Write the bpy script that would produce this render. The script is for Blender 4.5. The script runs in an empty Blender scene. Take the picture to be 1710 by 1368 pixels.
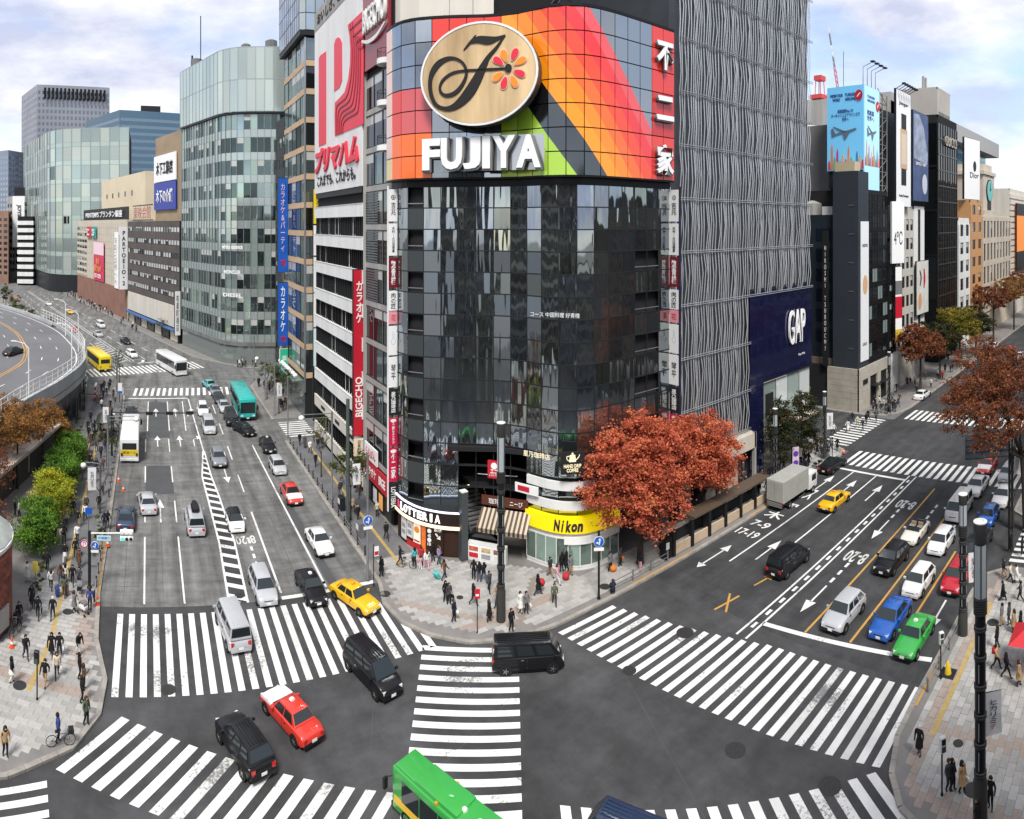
import bpy,bmesh,math,random
import numpy as np
from mathutils import Vector,Matrix
random.seed(7);np.random.seed(7)
SC=bpy.context.scene;COL=SC.collection
R=math.radians
# ------------------------------------------------------------------ camera
# The photograph is a cylindrical phone panorama: about 92 degrees wide, the horizon well above the middle.
# World: +Y runs along the street on the left, +X along the street on the right, camera 30 m up.
F,YH,H,A0=1070.0,375.0,30.0,0.569
cd=bpy.data.cameras.new('camera');cam=bpy.data.objects.new('camera',cd);COL.objects.link(cam)
cd.type='PANO';cd.panorama_type='CENTRAL_CYLINDRICAL'
cd.central_cylindrical_range_u_min=-855/F;cd.central_cylindrical_range_u_max=855/F
cd.central_cylindrical_range_v_min=-(1368-YH)/F;cd.central_cylindrical_range_v_max=YH/F
cd.central_cylindrical_radius=1.0
cd.clip_start=0.1;cd.clip_end=6000
cam.location=(0,0,H);cam.rotation_euler=(R(90),0,-A0)
SC.camera=cam
# ------------------------------------------------------------------ sky, sun, exposure
SUN_AZ,SUN_EL=R(212),R(54) # azimuth clockwise from +Y: behind the camera
w=bpy.data.worlds.new('World');SC.world=w;w.use_nodes=True
nt=w.node_tree;nt.nodes.clear()
def nn(t,k,**kw):
    n=t.nodes.new(k)
    for a,b in kw.items():setattr(n,a,b)
    return n
sky=nn(nt,'ShaderNodeTexSky',sky_type='NISHITA',sun_disc=False)
sky.sun_elevation=SUN_EL;sky.sun_rotation=SUN_AZ;sky.air_density=1.0;sky.dust_density=.6;sky.ozone_density=2.0
tc=nn(nt,'ShaderNodeTexCoord')
mp=nn(nt,'ShaderNodeMapping');mp.inputs['Scale'].default_value=(1.0,1.0,2.6);mp.inputs['Location'].default_value=(.35,.1,.2)
n1=nn(nt,'ShaderNodeTexNoise');n1.inputs['Scale'].default_value=2.1;n1.inputs['Detail'].default_value=7;n1.inputs['Roughness'].default_value=.52
n1.inputs['Distortion'].default_value=.35
r1=nn(nt,'ShaderNodeValToRGB');r1.color_ramp.elements[0].position=.29;r1.color_ramp.elements[1].position=.52
n2=nn(nt,'ShaderNodeTexNoise');n2.inputs['Scale'].default_value=3.6;n2.inputs['Detail'].default_value=9;n2.inputs['Roughness'].default_value=.6
r2=nn(nt,'ShaderNodeValToRGB');r2.color_ramp.elements[0].position=.36;r2.color_ramp.elements[1].position=.62
r2.color_ramp.elements[0].color=(.55,.59,.76,1);r2.color_ramp.elements[1].color=(1.0,1.0,1.0,1)
bgs=nn(nt,'ShaderNodeBackground');bgs.inputs['Strength'].default_value=.15
bgc=nn(nt,'ShaderNodeBackground');bgc.inputs['Strength'].default_value=.68
mx=nn(nt,'ShaderNodeMixShader');ow=nn(nt,'ShaderNodeOutputWorld')
L=nt.links.new
L(tc.outputs['Generated'],mp.inputs['Vector']);L(mp.outputs[0],n1.inputs['Vector']);L(mp.outputs[0],n2.inputs['Vector'])
L(n1.outputs['Fac'],r1.inputs[0]);L(n2.outputs['Fac'],r2.inputs[0]);L(sky.outputs[0],bgs.inputs[0]);L(r2.outputs[0],bgc.inputs[0])
L(r1.outputs[0],mx.inputs[0]);L(bgs.outputs[0],mx.inputs[1]);L(bgc.outputs[0],mx.inputs[2]);L(mx.outputs[0],ow.inputs[0])
sd=bpy.data.lights.new('sun','SUN');sd.energy=2.6;sd.angle=R(16);sd.color=(1,.96,.9)
so=bpy.data.objects.new('sun',sd);COL.objects.link(so);so.location=(-30,-40,90)
sv=Vector((math.sin(SUN_AZ)*math.cos(SUN_EL),math.cos(SUN_AZ)*math.cos(SUN_EL),math.sin(SUN_EL)))
so.rotation_euler=sv.to_track_quat('Z','Y').to_euler()
SC.view_settings.view_transform='Standard';SC.view_settings.look='None'
SC.view_settings.exposure=0.80;SC.view_settings.gamma=1.0
SC.cycles.max_bounces=6;SC.cycles.diffuse_bounces=3;SC.cycles.glossy_bounces=4;SC.cycles.transmission_bounces=4
SC.cycles.use_denoising=True
SC.cycles.caustics_reflective=False;SC.cycles.caustics_refractive=False
# ------------------------------------------------------------------ helpers
def G(px,py,z=0.0): # where the sight line through a point of the photograph meets the level z
    a=(px-855)/F+A0;d=F*(H-z)/(py-YH)
    return d*math.sin(a),d*math.cos(a)
def onY(px,Y):return Y*math.tan((px-855)/F+A0)
def onX(px,X):return X/math.tan((px-855)/F+A0)
def ZA(x,y,py):return H-math.hypot(x,y)*(py-YH)/F
def lin(c):
    c=c.lstrip('#');o=[]
    for i in(0,2,4):
        v=int(c[i:i+2],16)/255;o.append(v/12.92 if v<=.04045 else((v+.055)/1.055)**2.4)
    return tuple(o)
MATS={}
def mat(name,col,rough=.6,metal=0.0,var=0.0,scale=3.0,bump=0.0,bscale=40.0,emit=0.0,coat=0.0,spec=.5,var2=None,coord='Object',streak=False):
    """Principled colour; var = how far a large noise moves the value, var2 = a second stain colour."""
    if name in MATS:return MATS[name]
    m=bpy.data.materials.new(name);m.use_nodes=True;t=m.node_tree;p=t.nodes['Principled BSDF']
    c=lin(col)if isinstance(col,str)else col
    if spec==.5 and max(c)<.07:spec=.22
    p.inputs['Base Color'].default_value=(*c,1);p.inputs['Roughness'].default_value=rough;p.inputs['Metallic'].default_value=metal
    p.inputs['Coat Weight'].default_value=coat;p.inputs['Coat Roughness'].default_value=.06;p.inputs['Specular IOR Level'].default_value=spec
    if emit:
        p.inputs['Emission Color'].default_value=(*c,1);p.inputs['Emission Strength'].default_value=emit
    if var or bump:
        tcn=nn(t,'ShaderNodeTexCoord');src=tcn.outputs[coord]
        if streak:
            mpn=nn(t,'ShaderNodeMapping');mpn.inputs['Scale'].default_value=(1,1,.12);t.links.new(src,mpn.inputs[0]);src=mpn.outputs[0]
    if var:
        n=nn(t,'ShaderNodeTexNoise');n.inputs['Scale'].default_value=scale;n.inputs['Detail'].default_value=8;n.inputs['Roughness'].default_value=.62
        t.links.new(src,n.inputs['Vector'])
        r=nn(t,'ShaderNodeValToRGB');r.color_ramp.elements[0].position=.3;r.color_ramp.elements[1].position=.7
        lo=var2 if var2 else tuple(max(0,x*(1-var))for x in c);hi=tuple(min(1,x*(1+var*.7))for x in c)
        r.color_ramp.elements[0].color=(*lo,1);r.color_ramp.elements[1].color=(*hi,1)
        t.links.new(n.outputs['Fac'],r.inputs[0]);t.links.new(r.outputs[0],p.inputs['Base Color'])
        rr=nn(t,'ShaderNodeMapRange');rr.inputs['To Min'].default_value=min(1,rough+.08);rr.inputs['To Max'].default_value=max(0.02,rough-.06)
        t.links.new(n.outputs['Fac'],rr.inputs['Value']);t.links.new(rr.outputs[0],p.inputs['Roughness'])
    if bump:
        b=nn(t,'ShaderNodeTexNoise');b.inputs['Scale'].default_value=bscale;b.inputs['Detail'].default_value=4
        t.links.new(src,b.inputs['Vector']);bn=nn(t,'ShaderNodeBump');bn.inputs['Strength'].default_value=bump
        t.links.new(b.outputs['Fac'],bn.inputs['Height']);t.links.new(bn.outputs[0],p.inputs['Normal'])
    MATS[name]=m;return m
def glass(name,col,metal=.55,rough=.04,bump=.02,bscale=.6,var=.25):
    """Reflecting facade glass: dark tinted body, mirror-like surface that waves a little."""
    m=mat(name,col,rough=rough,metal=metal,var=var,scale=.35,bump=bump,bscale=bscale)
    return m
class B:
    def __init__(s):s.v=[];s.f=[];s.m=[]
    def add(s,vs,fs,mi=0):
        o=len(s.v);s.v+=[tuple(v)for v in vs]
        for f in fs:s.f.append(tuple(i+o for i in f));s.m.append(mi)
        return s
    def box(s,x0,x1,y0,y1,z0,z1,mi=0):
        return s.add([(x0,y0,z0),(x1,y0,z0),(x1,y1,z0),(x0,y1,z0),(x0,y0,z1),(x1,y0,z1),(x1,y1,z1),(x0,y1,z1)],
                     [(0,3,2,1),(4,5,6,7),(0,1,5,4),(1,2,6,5),(2,3,7,6),(3,0,4,7)],mi)
    def obox(s,c,sx,sy,sz,rz=0,mi=0,base=True):
        ca,sa=math.cos(rz),math.sin(rz);z0=c[2]if base else c[2]-sz/2;vs=[]
        for z in(z0,z0+sz):
            for x,y in((-sx/2,-sy/2),(sx/2,-sy/2),(sx/2,sy/2),(-sx/2,sy/2)):
                vs.append((c[0]+x*ca-y*sa,c[1]+x*sa+y*ca,z))
        return s.add(vs,[(0,3,2,1),(4,5,6,7),(0,1,5,4),(1,2,6,5),(2,3,7,6),(3,0,4,7)],mi)
    def seg(s,a,b,th,z0,z1,mi=0): # a slab standing on the line a-b in plan, th thick to its right
        dx,dy=b[0]-a[0],b[1]-a[1];l=math.hypot(dx,dy)or 1;nx,ny=dy/l*th,-dx/l*th
        p=[a,b,(b[0]+nx,b[1]+ny),(a[0]+nx,a[1]+ny)]
        return s.prism(p,z0,z1,mi)
    def prism(s,poly,z0,z1,mi=0,top=None):
        ar=sum(poly[i][0]*poly[(i+1)%len(poly)][1]-poly[(i+1)%len(poly)][0]*poly[i][1]for i in range(len(poly)))
        if ar<0:poly=poly[::-1]
        n=len(poly);vs=[(x,y,z0)for x,y in poly]+[(x,y,z1)for x,y in poly]
        fs=[tuple(range(n-1,-1,-1))]+[(i,(i+1)%n,n+(i+1)%n,n+i)for i in range(n)]
        s.add(vs,fs,mi);return s.add(vs[n:],[tuple(range(n))],mi if top is None else top)
    def tube(s,pts,r,n=6,mi=0):
        rs=r if isinstance(r,(list,tuple))else[r]*len(pts);vs=[];P=[Vector(p)for p in pts]
        for i,p in enumerate(P):
            d=(P[min(i+1,len(P)-1)]-P[max(i-1,0)]).normalized()
            a=d.cross(Vector((0,0,1))if abs(d.z)<.95 else Vector((1,0,0))).normalized();b=d.cross(a)
            for k in range(n):
                t=2*math.pi*k/n;vs.append(p+(a*math.cos(t)+b*math.sin(t))*rs[i])
        fs=[(i*n+k,(i+1)*n+k,(i+1)*n+(k+1)%n,i*n+(k+1)%n)for i in range(len(P)-1)for k in range(n)]
        fs+=[tuple(range(n)),tuple(range((len(P)-1)*n+n-1,(len(P)-1)*n-1,-1))]
        return s.add(vs,fs,mi)
    def lathe(s,prof,n=12,c=(0,0,0),mi=0):
        vs=[(c[0]+r*math.cos(2*math.pi*k/n),c[1]+r*math.sin(2*math.pi*k/n),c[2]+z)for r,z in prof for k in range(n)]
        m=len(prof)
        fs=[(i*n+k,i*n+(k+1)%n,(i+1)*n+(k+1)%n,(i+1)*n+k)for i in range(m-1)for k in range(n)]
        fs+=[tuple(range(n-1,-1,-1)),tuple(range((m-1)*n,m*n))]
        return s.add(vs,fs,mi)
    def mesh(s,name,mats,smooth=None):
        me=bpy.data.meshes.new(name);me.from_pydata(s.v,[],s.f)
        for m in(mats if isinstance(mats,(list,tuple))else[mats]):me.materials.append(m)
        if any(s.m):me.polygons.foreach_set('material_index',s.m)
        if smooth is not None:
            me.polygons.foreach_set('use_smooth',[True]*len(me.polygons));me.set_sharp_from_angle(angle=R(smooth))
        me.update();return me
def tag(o,label=None,cat=None,group=None,kind=None):
    if label:o['label']=label
    if cat:o['category']=cat
    if group:o['group']=group
    if kind:o['kind']=kind
    return o
def obj(name,me,mats=None,parent=None,loc=None,rz=0,smooth=None,world=False):
    if isinstance(me,B):me=me.mesh(name,mats,smooth)
    o=bpy.data.objects.new(name,me);COL.objects.link(o)
    if loc is not None:o.location=loc
    if rz:o.rotation_euler=(0,0,rz)
    if parent is not None:
        o.parent=parent
        if world:
            p=parent;off=Vector((0,0,0))
            while p is not None:off=off+p.location;p=p.parent
            o.location=(o.location if loc is not None else Vector((0,0,0)))-off
    return o
def wobj(name,me,mats,parent,smooth=None,loc=None):return obj(name,me,mats,parent,loc,smooth=smooth,world=True)
def thing(name,label,cat,loc=(0,0,0),rz=0,group=None,kind=None):
    o=bpy.data.objects.new(name,None);COL.objects.link(o);o.location=loc;o.rotation_euler=(0,0,rz);o.empty_display_size=.3
    return tag(o,label,cat,group,kind)
def copy_tree(o,parent=None):
    c=o.copy();COL.objects.link(c);c.parent=parent
    for ch in o.children:copy_tree(ch,c)
    return c
TXT={}
def text_mesh(body,size,mats,depth=.03,bold=0.0,vertical=False,align='CENTER',spacing=1.0,slant=0.0):
    """Lettering as a flat solid in the XZ plane, facing -Y, centred."""
    cu=bpy.data.curves.new('lettering','FONT');cu.body='\n'.join(body)if vertical else body
    cu.size=size;cu.extrude=depth/2;cu.offset=bold*size;cu.align_x=align;cu.align_y='CENTER';cu.resolution_u=3
    cu.space_line=.95 if vertical else 1.05;cu.space_character=spacing;cu.shear=slant
    o=bpy.data.objects.new('lettering',cu);me=bpy.data.meshes.new_from_object(o)
    bpy.data.objects.remove(o);bpy.data.curves.remove(cu)
    me.transform(Matrix.Rotation(R(90),4,'X'));me.materials.clear();me.materials.append(mats);me.name='lettering'
    return me
def fit(me,wid=None,hei=None):
    co=np.empty(len(me.vertices)*3);me.vertices.foreach_get('co',co);co=co.reshape(-1,3)
    if not len(co):return me
    c=(co.max(0)+co.min(0))/2;d=co.max(0)-co.min(0);co[:,0]-=c[0];co[:,2]-=c[2]
    if wid:co[:,0]*=wid/max(d[0],1e-6)
    if hei:co[:,2]*=hei/max(d[2],1e-6)
    me.vertices.foreach_set('co',co.ravel());me.update();return me
def letter(parent,body,c,rz,m,wid=None,hei=None,size=1.0,depth=.04,bold=0.0,vertical=False,name='lettering',**kw):
    """rz turns the face: 0 looks to -Y, -90 degrees to -X."""
    me=fit(text_mesh(body,size,m,depth,bold,vertical,**kw),wid,hei)
    return obj(name,me,None,parent,c,rz,world=True)if parent is not None else obj(name,me,None,None,c,rz)
FX=-math.pi/2 # face towards -X
# ================================================================== ground, roads, pavements, markings
def asphalt(name,c,sx,sy,amt,fine):
    """Asphalt with broad stains, tracks worn along the driving direction and a fine grain."""
    m=mat(name,c,.84,var=.26,scale=.12,bump=.3,bscale=50,spec=.3);t=m.node_tree;p=t.nodes['Principled BSDF'];src=p.inputs['Base Color'].links[0].from_socket;ge=nn(t,'ShaderNodeNewGeometry')
    for sc,k,det in(((sx,sy,1),amt,6),((fine,fine,1),.22,8),((.55,.7,1),amt*.7,9),((sy*1.5,sx*1.5,1),amt*.45,7)):
        mp_=nn(t,'ShaderNodeMapping');mp_.inputs['Scale'].default_value=sc;n=nn(t,'ShaderNodeTexNoise');n.inputs['Scale'].default_value=1.0;n.inputs['Detail'].default_value=det;n.inputs['Roughness'].default_value=.65;t.links.new(ge.outputs['Position'],mp_.inputs[0]);t.links.new(mp_.outputs[0],n.inputs['Vector'])
        r=nn(t,'ShaderNodeMapRange');r.inputs['From Min'].default_value=.3;r.inputs['From Max'].default_value=.7;r.inputs['To Min'].default_value=1-k;r.inputs['To Max'].default_value=1+k;t.links.new(n.outputs['Fac'],r.inputs['Value'])
        v=nn(t,'ShaderNodeVectorMath',operation='SCALE');t.links.new(src,v.inputs[0]);t.links.new(r.outputs[0],v.inputs['Scale']);src=v.outputs[0]
    t.links.new(src,p.inputs['Base Color']);return m
M_asph=asphalt('asphalt_crossing',(.058,.058,.060),.16,.05,.36,24);M_asph2=asphalt('asphalt_old',(.145,.145,.14),.9,.06,.42,16);M_asph3=asphalt('asphalt_dark',(.048,.049,.051),.05,.5,.36,24)
M_pave=mat('paving_joint',(.20,.19,.18),.85,var=.2,scale=.6)
M_pdark=mat('paving_dark',(.13,.13,.135),.85,var=.25,scale=.5,bump=.15,bscale=8)
M_kerb=mat('kerb_stone',(.30,.28,.25),.8,var=.3,scale=1.1)
def roadpaint(name,c,wear):
    """Road paint rubbed through to the asphalt in flecks and long scuffs."""
    m=mat(name,c,.7,var=.16,scale=.5);t=m.node_tree;p=t.nodes['Principled BSDF'];src=p.inputs['Base Color'].links[0].from_socket
    ge=nn(t,'ShaderNodeNewGeometry');a=nn(t,'ShaderNodeTexNoise');a.inputs['Scale'].default_value=5.5;a.inputs['Detail'].default_value=9;a.inputs['Roughness'].default_value=.72
    b=nn(t,'ShaderNodeTexNoise');b.inputs['Scale'].default_value=.33;b.inputs['Detail'].default_value=3;ad=nn(t,'ShaderNodeMath',operation='ADD');r=nn(t,'ShaderNodeMapRange')
    for n in(a,b):t.links.new(ge.outputs['Position'],n.inputs['Vector'])
    t.links.new(a.outputs['Fac'],ad.inputs[0]);t.links.new(b.outputs['Fac'],ad.inputs[1]);t.links.new(ad.outputs[0],r.inputs['Value'])
    r.inputs['From Min'].default_value=1.24-wear;r.inputs['From Max'].default_value=1.36-wear;r.inputs['To Max'].default_value=.8
    mx_=nn(t,'ShaderNodeMix',data_type='RGBA');mx_.inputs[7].default_value=(.085,.085,.085,1);t.links.new(r.outputs[0],mx_.inputs[0]);t.links.new(src,mx_.inputs[6]);t.links.new(mx_.outputs[2],p.inputs['Base Color']);return m
M_white=roadpaint('road_paint',(.70,.70,.68),.13);M_white2=roadpaint('road_paint_worn',(.60,.60,.58),.22);M_yel=roadpaint('road_paint_yellow',(.50,.27,.06),.1)
M_tact=mat('tactile_yellow',(.42,.30,.10),.8,var=.2,scale=2)
M_iron=mat('cast_iron',(.06,.06,.06),.55,.5,var=.3,scale=8)
def struct(name,b,m,label=None,parent=None,smooth=None):
    o=obj(name,b,m,parent,smooth=smooth);o['kind']='structure'
    if label:o['label']=label
    return o
struct('ground',B().add([(-900,-700,-.02),(1500,-700,-.02),(1500,1500,-.02),(-900,1500,-.02)],[(0,1,2,3)]),M_pdark,'dark city ground running out under the distant buildings')
XL,XR,YN,YF=-3.7,19.0,14.5,38.6 # kerb lines of the two streets
def sheet(pts,z):return B().add([(x,y,z)for x,y in pts],[tuple(range(len(pts)))])
cross=struct('crossing_road',sheet([(-60,-40),(70,-40),(70,58),(-60,58)],0.0),M_asph,'dark asphalt of the scramble crossing')
lroad=struct('left_street_road',sheet([(XL-.3,50.2),(XR+.4,50.2),(XR+.4,122),(XL-.3,122)],.004),M_asph2,'worn grey asphalt of the seven lane street beside the highway')
rroad=struct('right_street_road',sheet([(39.0,YN-.3),(320,YN-.3),(320,YF+.3),(39.0,YF+.3)],.004),M_asph3,'dark asphalt of the avenue lined with cars')
fdir=Vector((-.33,.944,0));fper=Vector((.944,.33,0)) # the street bends to the left beyond the second crossing
def FP(t,s):v=Vector((2.0,122,0))+fdir*t+fper*s;return(v.x,v.y)
froad=struct('far_street_road',sheet([FP(-3,-17),FP(-3,17),FP(16,15),FP(420,15),FP(420,-13),FP(16,-13)],.002),M_asph2,'far stretch of the street bending left past department stores')
struct('side_street_road',sheet([(19,87.6),(80,87.6),(80,95.4),(19,95.4)],.002),M_asph2,'narrow side street beside the white banded building')
struct('second_cross_road',sheet([(18,121),(140,121),(140,131),(18,131)],.003),M_asph2,'cross street in front of the green glass tower')
struct('avenue_side_road',sheet([(75.5,36),(90.5,36),(90.5,140),(75.5,140)],.003),M_asph3,'side street opening between the blue shopfront and the dark slab building')
struct('avenue_near_side_road',sheet([(55.0,-60),(63.5,-60),(63.5,16),(55.0,16)],.003),M_asph3,'narrow side street behind the near right pavement')
def arc(c,r,a0,a1,n=10):return[(c[0]+r*math.cos(R(a0+(a1-a0)*i/n)),c[1]+r*math.sin(R(a0+(a1-a0)*i/n)))for i in range(n+1)]
def pavement(name,outline,kerb_idx,label,m=M_pave,z=.14):
    """A raised slab; the kerb stones follow the outline points kerb_idx (a run)."""
    o=struct(name,B().prism(outline,-.01,z),m,label)
    run=[Vector((*outline[i],0))for i in kerb_idx]
    # kerb stones as pieces
    kb=B();acc=0
    pts=[run[0]]
    for a,b in zip(run,run[1:]):
        l=(b-a).length;k=max(1,round(l/1.0))
        for i in range(1,k+1):pts.append(a.lerp(b,i/k))
    for i,(a,b)in enumerate(zip(pts,pts[1:])):
        d=(b-a).normalized();n=Vector((-d.y,d.x,0));g=.012
        p0,p1=a+d*g,b-d*g;wd=.32
        kb.prism([(p0+n*wd*s)[:2]for s in(-.25,)]+[(p1+n*wd*-.25)[:2],(p1+n*wd*.75)[:2],(p0+n*wd*.75)[:2]],0,z+.022+.004*(i%2))
    obj('kerb_stones',kb,M_kerb,o)['kind']='stuff'
    return o
# corner of the dark glass building (both streets), left-hand pavement, near right pavement, far blocks
pav_c=pavement('corner_pavement',[(18.9,86.5),(18.9,52)]+[(18.9,50),(18.2,47.2)]+[(18.6,44.4),(19.9,42.2),(22,40.2),(25,38.9),(28.5,38.4),(33,38.45)]+[(72,38.6),(75.3,39.6),(76.6,42),(76.6,60),(60,62),(40,62),(26,86.5)],
                 list(range(0,14)),'light stone pavement at the corner of the dark glass building')
pav_l=pavement('left_pavement',[(-4,112),(-3.7,84),(-3.8,60),(-3.9,52),(-3.6,46),(-2.7,42),(-2.9,39),(-4.2,36.4),(-7.5,33.9),(-13,31.6),(-40,27),(-60,60),(-60,112)][::-1],list(range(2,13)),
                 'pale paved corner at the bottom left with waiting pedestrians')
pav_r=pavement('right_pavement',[(54.6,12.2),(52.8,14.2),(50,14.5),(44,14.5),(38,14.6),(34.5,14.5),(32,13.8),(30.4,12.6),(29.6,11),(29.3,6),(29.3,-40),(54.6,-40)][::-1],list(range(2,12)),
                 'pale stone paved corner at the bottom right')
pav_r2=pavement('right_far_pavement',[(63.8,-40),(63.8,12.4),(65.4,14.3),(80,14.5),(83,13),(83.5,9),(83.5,-40)],list(range(0,6)),'pavement under the dark trees along the avenue')
pav_f=pavement('slab_corner_pavement',[(90.6,120),(90.6,44),(91.6,41),(94,39.4),(97,38.8),(320,38.6),(320,140)],list(range(0,6)),'pavement in front of the dark slab building')
pav_f2=pavement('avenue_far_near_pavement',[(320,14.4),(103,14.4),(99.5,13.6),(98,11),(98,-60),(320,-60)],list(range(0,5)),'far pavement along the avenue under red trees')
pav_t=pavement('tan_building_pavement',[(19.0,96.4),(19.0,117),(20.5,120),(23,120.6),(70,120.6),(70,96.4)][::-1],list(range(0,6)),'pavement below the tan banded office building')
pav_g=pavement('green_tower_pavement',[(60,131.6),(23,131.6),(19.5,133.5),FP(18,15.5),FP(420,15.5),FP(420,60),(120,200)],list(range(0,5)),'pavement around the green glass tower and stores')
pav_h=pavement('highway_pavement',[(-4.2,112.5),(-4.4,117),FP(2,-14),FP(20,-13.6),FP(420,-13.6),FP(420,-60),(-60,140),(-60,112.5)],list(range(0,5)),'pavement beside the elevated highway')
# ---- paving slabs: the nearest ones singly, the rest as one mass
PM=[mat('slab_pale',(.37,.36,.34),.75,var=.2,scale=1.2,bump=.08,bscale=20),mat('slab_grey',(.32,.315,.30),.75,var=.2,scale=1.4,bump=.08,bscale=20),
      mat('slab_light',(.42,.41,.39),.72,var=.18,scale=1.2,bump=.08,bscale=20),mat('slab_pink',(.34,.28,.24),.78,var=.22,scale=1.3,bump=.08,bscale=20),
      mat('slab_brown',(.25,.215,.19),.8,var=.22,scale=1.3,bump=.08,bscale=20)]
def inside(p,poly):
    c=False;j=len(poly)-1
    for i in range(len(poly)):
        if(poly[i][1]>p[1])!=(poly[j][1]>p[1])and p[0]<(poly[j][0]-poly[i][0])*(p[1]-poly[i][1])/(poly[j][1]-poly[i][1])+poly[i][0]:c=not c
        j=i
    return c
slabm={}
def slab_mesh(k):
    if k not in slabm:
        b=B();a,c,h=.89,.445,.02
        b.add([(0,0,0),(a,0,0),(a,c,0),(0,c,0),(.012,.012,h),(a-.012,.012,h),(a-.012,c-.012,h),(.012,c-.012,h)],
              [(4,5,6,7),(0,1,5,4),(1,2,6,5),(2,3,7,6),(3,0,4,7)])
        slabm[k]=b.mesh('paving_slab',PM[k])
    return slabm[k]
def pave(par,poly,org,ang,band,lim=300):
    ca,sa=math.cos(ang),math.sin(ang);cells=[]
    for i in range(-70,70):
        for j in range(-110,110):
            u,v=(i+.5*(j%2))*.9,j*.455
            x,y=org[0]+u*ca-v*sa,org[1]+u*sa+v*ca
            cs=[(x+a*ca-b*sa,y+a*sa+b*ca)for a,b in((0,0),(.9,0),(.9,.45),(0,.45))]
            if inside(((cs[0][0]+cs[2][0])/2,(cs[0][1]+cs[2][1])/2),poly):cells.append((x,y,i,j))
    cells.sort(key=lambda c:math.hypot(c[0],c[1]))
    rest=[B()for _ in PM]
    for n,(x,y,i,j)in enumerate(cells):
        k=band(x+.45*ca,y+.45*sa)
        if k is None:k=random.choices((0,1,2),(5,3,3))[0]
        if n<lim:
            o=obj('paving_slab',slab_mesh(k),None,par,(x,y,.139+random.uniform(-.003,.003)),ang)
        else:
            h=.159+random.uniform(-.002,.002);g=.008
            pts=[(x+a*ca-b*sa,y+a*sa+b*ca,h)for a,b in((g,g),(.89-g,g),(.89-g,.445-g),(g,.445-g))]
            rest[k].add(pts,[(0,1,2,3)])
    for k,b in enumerate(rest):
        if b.v:obj('paving_slabs_beyond',b,PM[k],par)['kind']='stuff'
pave(pav_l,[(-4.4,53),(-4.1,46),(-3.25,42),(-3.4,39.2),(-4.7,36.9),(-7.9,34.5),(-13,32.3),(-19,31),(-19,44),(-9,45),(-9,53)],(-8,40),R(-12),lambda x,y:3 if(abs((y-40.6)+.25*(x+6))<.45 or(abs(x+4.7)<.6 and y>43))else None)
pave(pav_r,[(50,13.9),(38,13.9),(34.6,13.8),(32.3,13.1),(31.0,12),(30.3,10.6),(30.1,4),(30.1,-2),(53.5,-2),(53.5,12)],(36,8),R(0),lambda x,y:3 if(12.2<y<13.3 or(30.5<x<31.6 and y<12.2)or(35.2<x<36.1 and y<12.2))else None)
pave(pav_c,[(19.9,50),(19.1,47),(19.6,44.8),(20.8,42.8),(22.7,41),(25.4,39.8),(28.8,39.2),(33,39.2),(74,39.3),(75.6,41),(75.6,43.2),(46,43.2),(34,42.6),(32,45),(29.5,48.5),(26,50.2),(23,53.5),(20,53.5)],(28,42),R(0),
     lambda x,y:(4 if abs(x-y+13.6)<.55 and x<31 else 3 if(abs(y-(41.4+.0*x))<.45 and x<31)or(abs(x+y-66)<.6)else None))
# dark asphalt pavement strips with the yellow tactile line
obj('pavement_surface',sheet([(19.4,53.6),(23.5,53.6),(23.5,86.2),(19.4,86.2)],.146),M_pdark,pav_c)
obj('pavement_surface',sheet([(-9.2,53.2),(-4.3,53.2),(-4.3,111.8),(-9.2,111.8)],.146),M_pdark,pav_l)
def tactile(par,pts,wd=.32):
    b=B();P=[Vector((*p,.165))for p in pts]
    for a,c in zip(P,P[1:]):
        d=(c-a).normalized();n=Vector((-d.y,d.x,0))*wd/2;k=int((c-a).length/.32)
        for i in range(k):
            q=a+d*i*.32;e=q+d*.30
            b.add([q-n,e-n,e+n,q+n],[(0,1,2,3)])
    obj('tactile_strip',b,M_tact,par)['kind']='stuff'
tactile(pav_c,[(21.6,84),(21.6,51.5)]);tactile(pav_l,[(-6.9,100),(-6.9,46),(-7.6,40)])
tactile(pav_r,[(49,12.7),(35,12.7)])
# ---- crosswalk stripes, each a painted piece of its road
Z1=.010
def stripe(par,pts,m=M_white,z=Z1,name='crosswalk_stripe'):
    return obj(name,B().add([(x,y,z)for x,y in pts],[(0,1,2,3)]),m,par)
def bar(par,a,b,wd,m=M_white,z=Z1,name='lane_line'):
    a,b=Vector((*a,z)),Vector((*b,z));d=(b-a).normalized();n=Vector((-d.y,d.x,0))*wd/2
    return obj(name,B().add([a-n,b-n,b+n,a+n],[(0,1,2,3)]),m,par)
def stripes(par,p0,p1,q0,q1,n,frac=.5,worn=()):
    """n stripes: first corner pair p0-q0, last p1-q1 (in the photograph's points on the road)."""
    p0,p1,q0,q1=(Vector((*G(*p),0))for p in(p0,p1,q0,q1))
    for i in range(n):
        t0,t1=i/(n-1+frac),(i+frac)/(n-1+frac)
        a,b,c,d=p0.lerp(p1,t0),p0.lerp(p1,t1),q0.lerp(q1,t1),q0.lerp(q1,t0)
        stripe(par,[a[:2],b[:2],c[:2],d[:2]],M_white2 if i in worn else M_white)
# across the left street (stripes run along it): near edge y 41, far edge y 49.5
for i in range(25):
    x0=-2.3+i*.905
    yn,yf=40.6+.018*i,49.3
    if x0>15.6:yf=49.3-(x0-15.6)*.75
    if x0>17.5:yf=47.8-(x0-17.5)*2.1
    if yf>yn+.5:stripe(cross,[(x0,yn),(x0+.45,yn),(x0+.45,yf),(x0,yf)],M_white2 if i in(3,14)else M_white)
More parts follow.
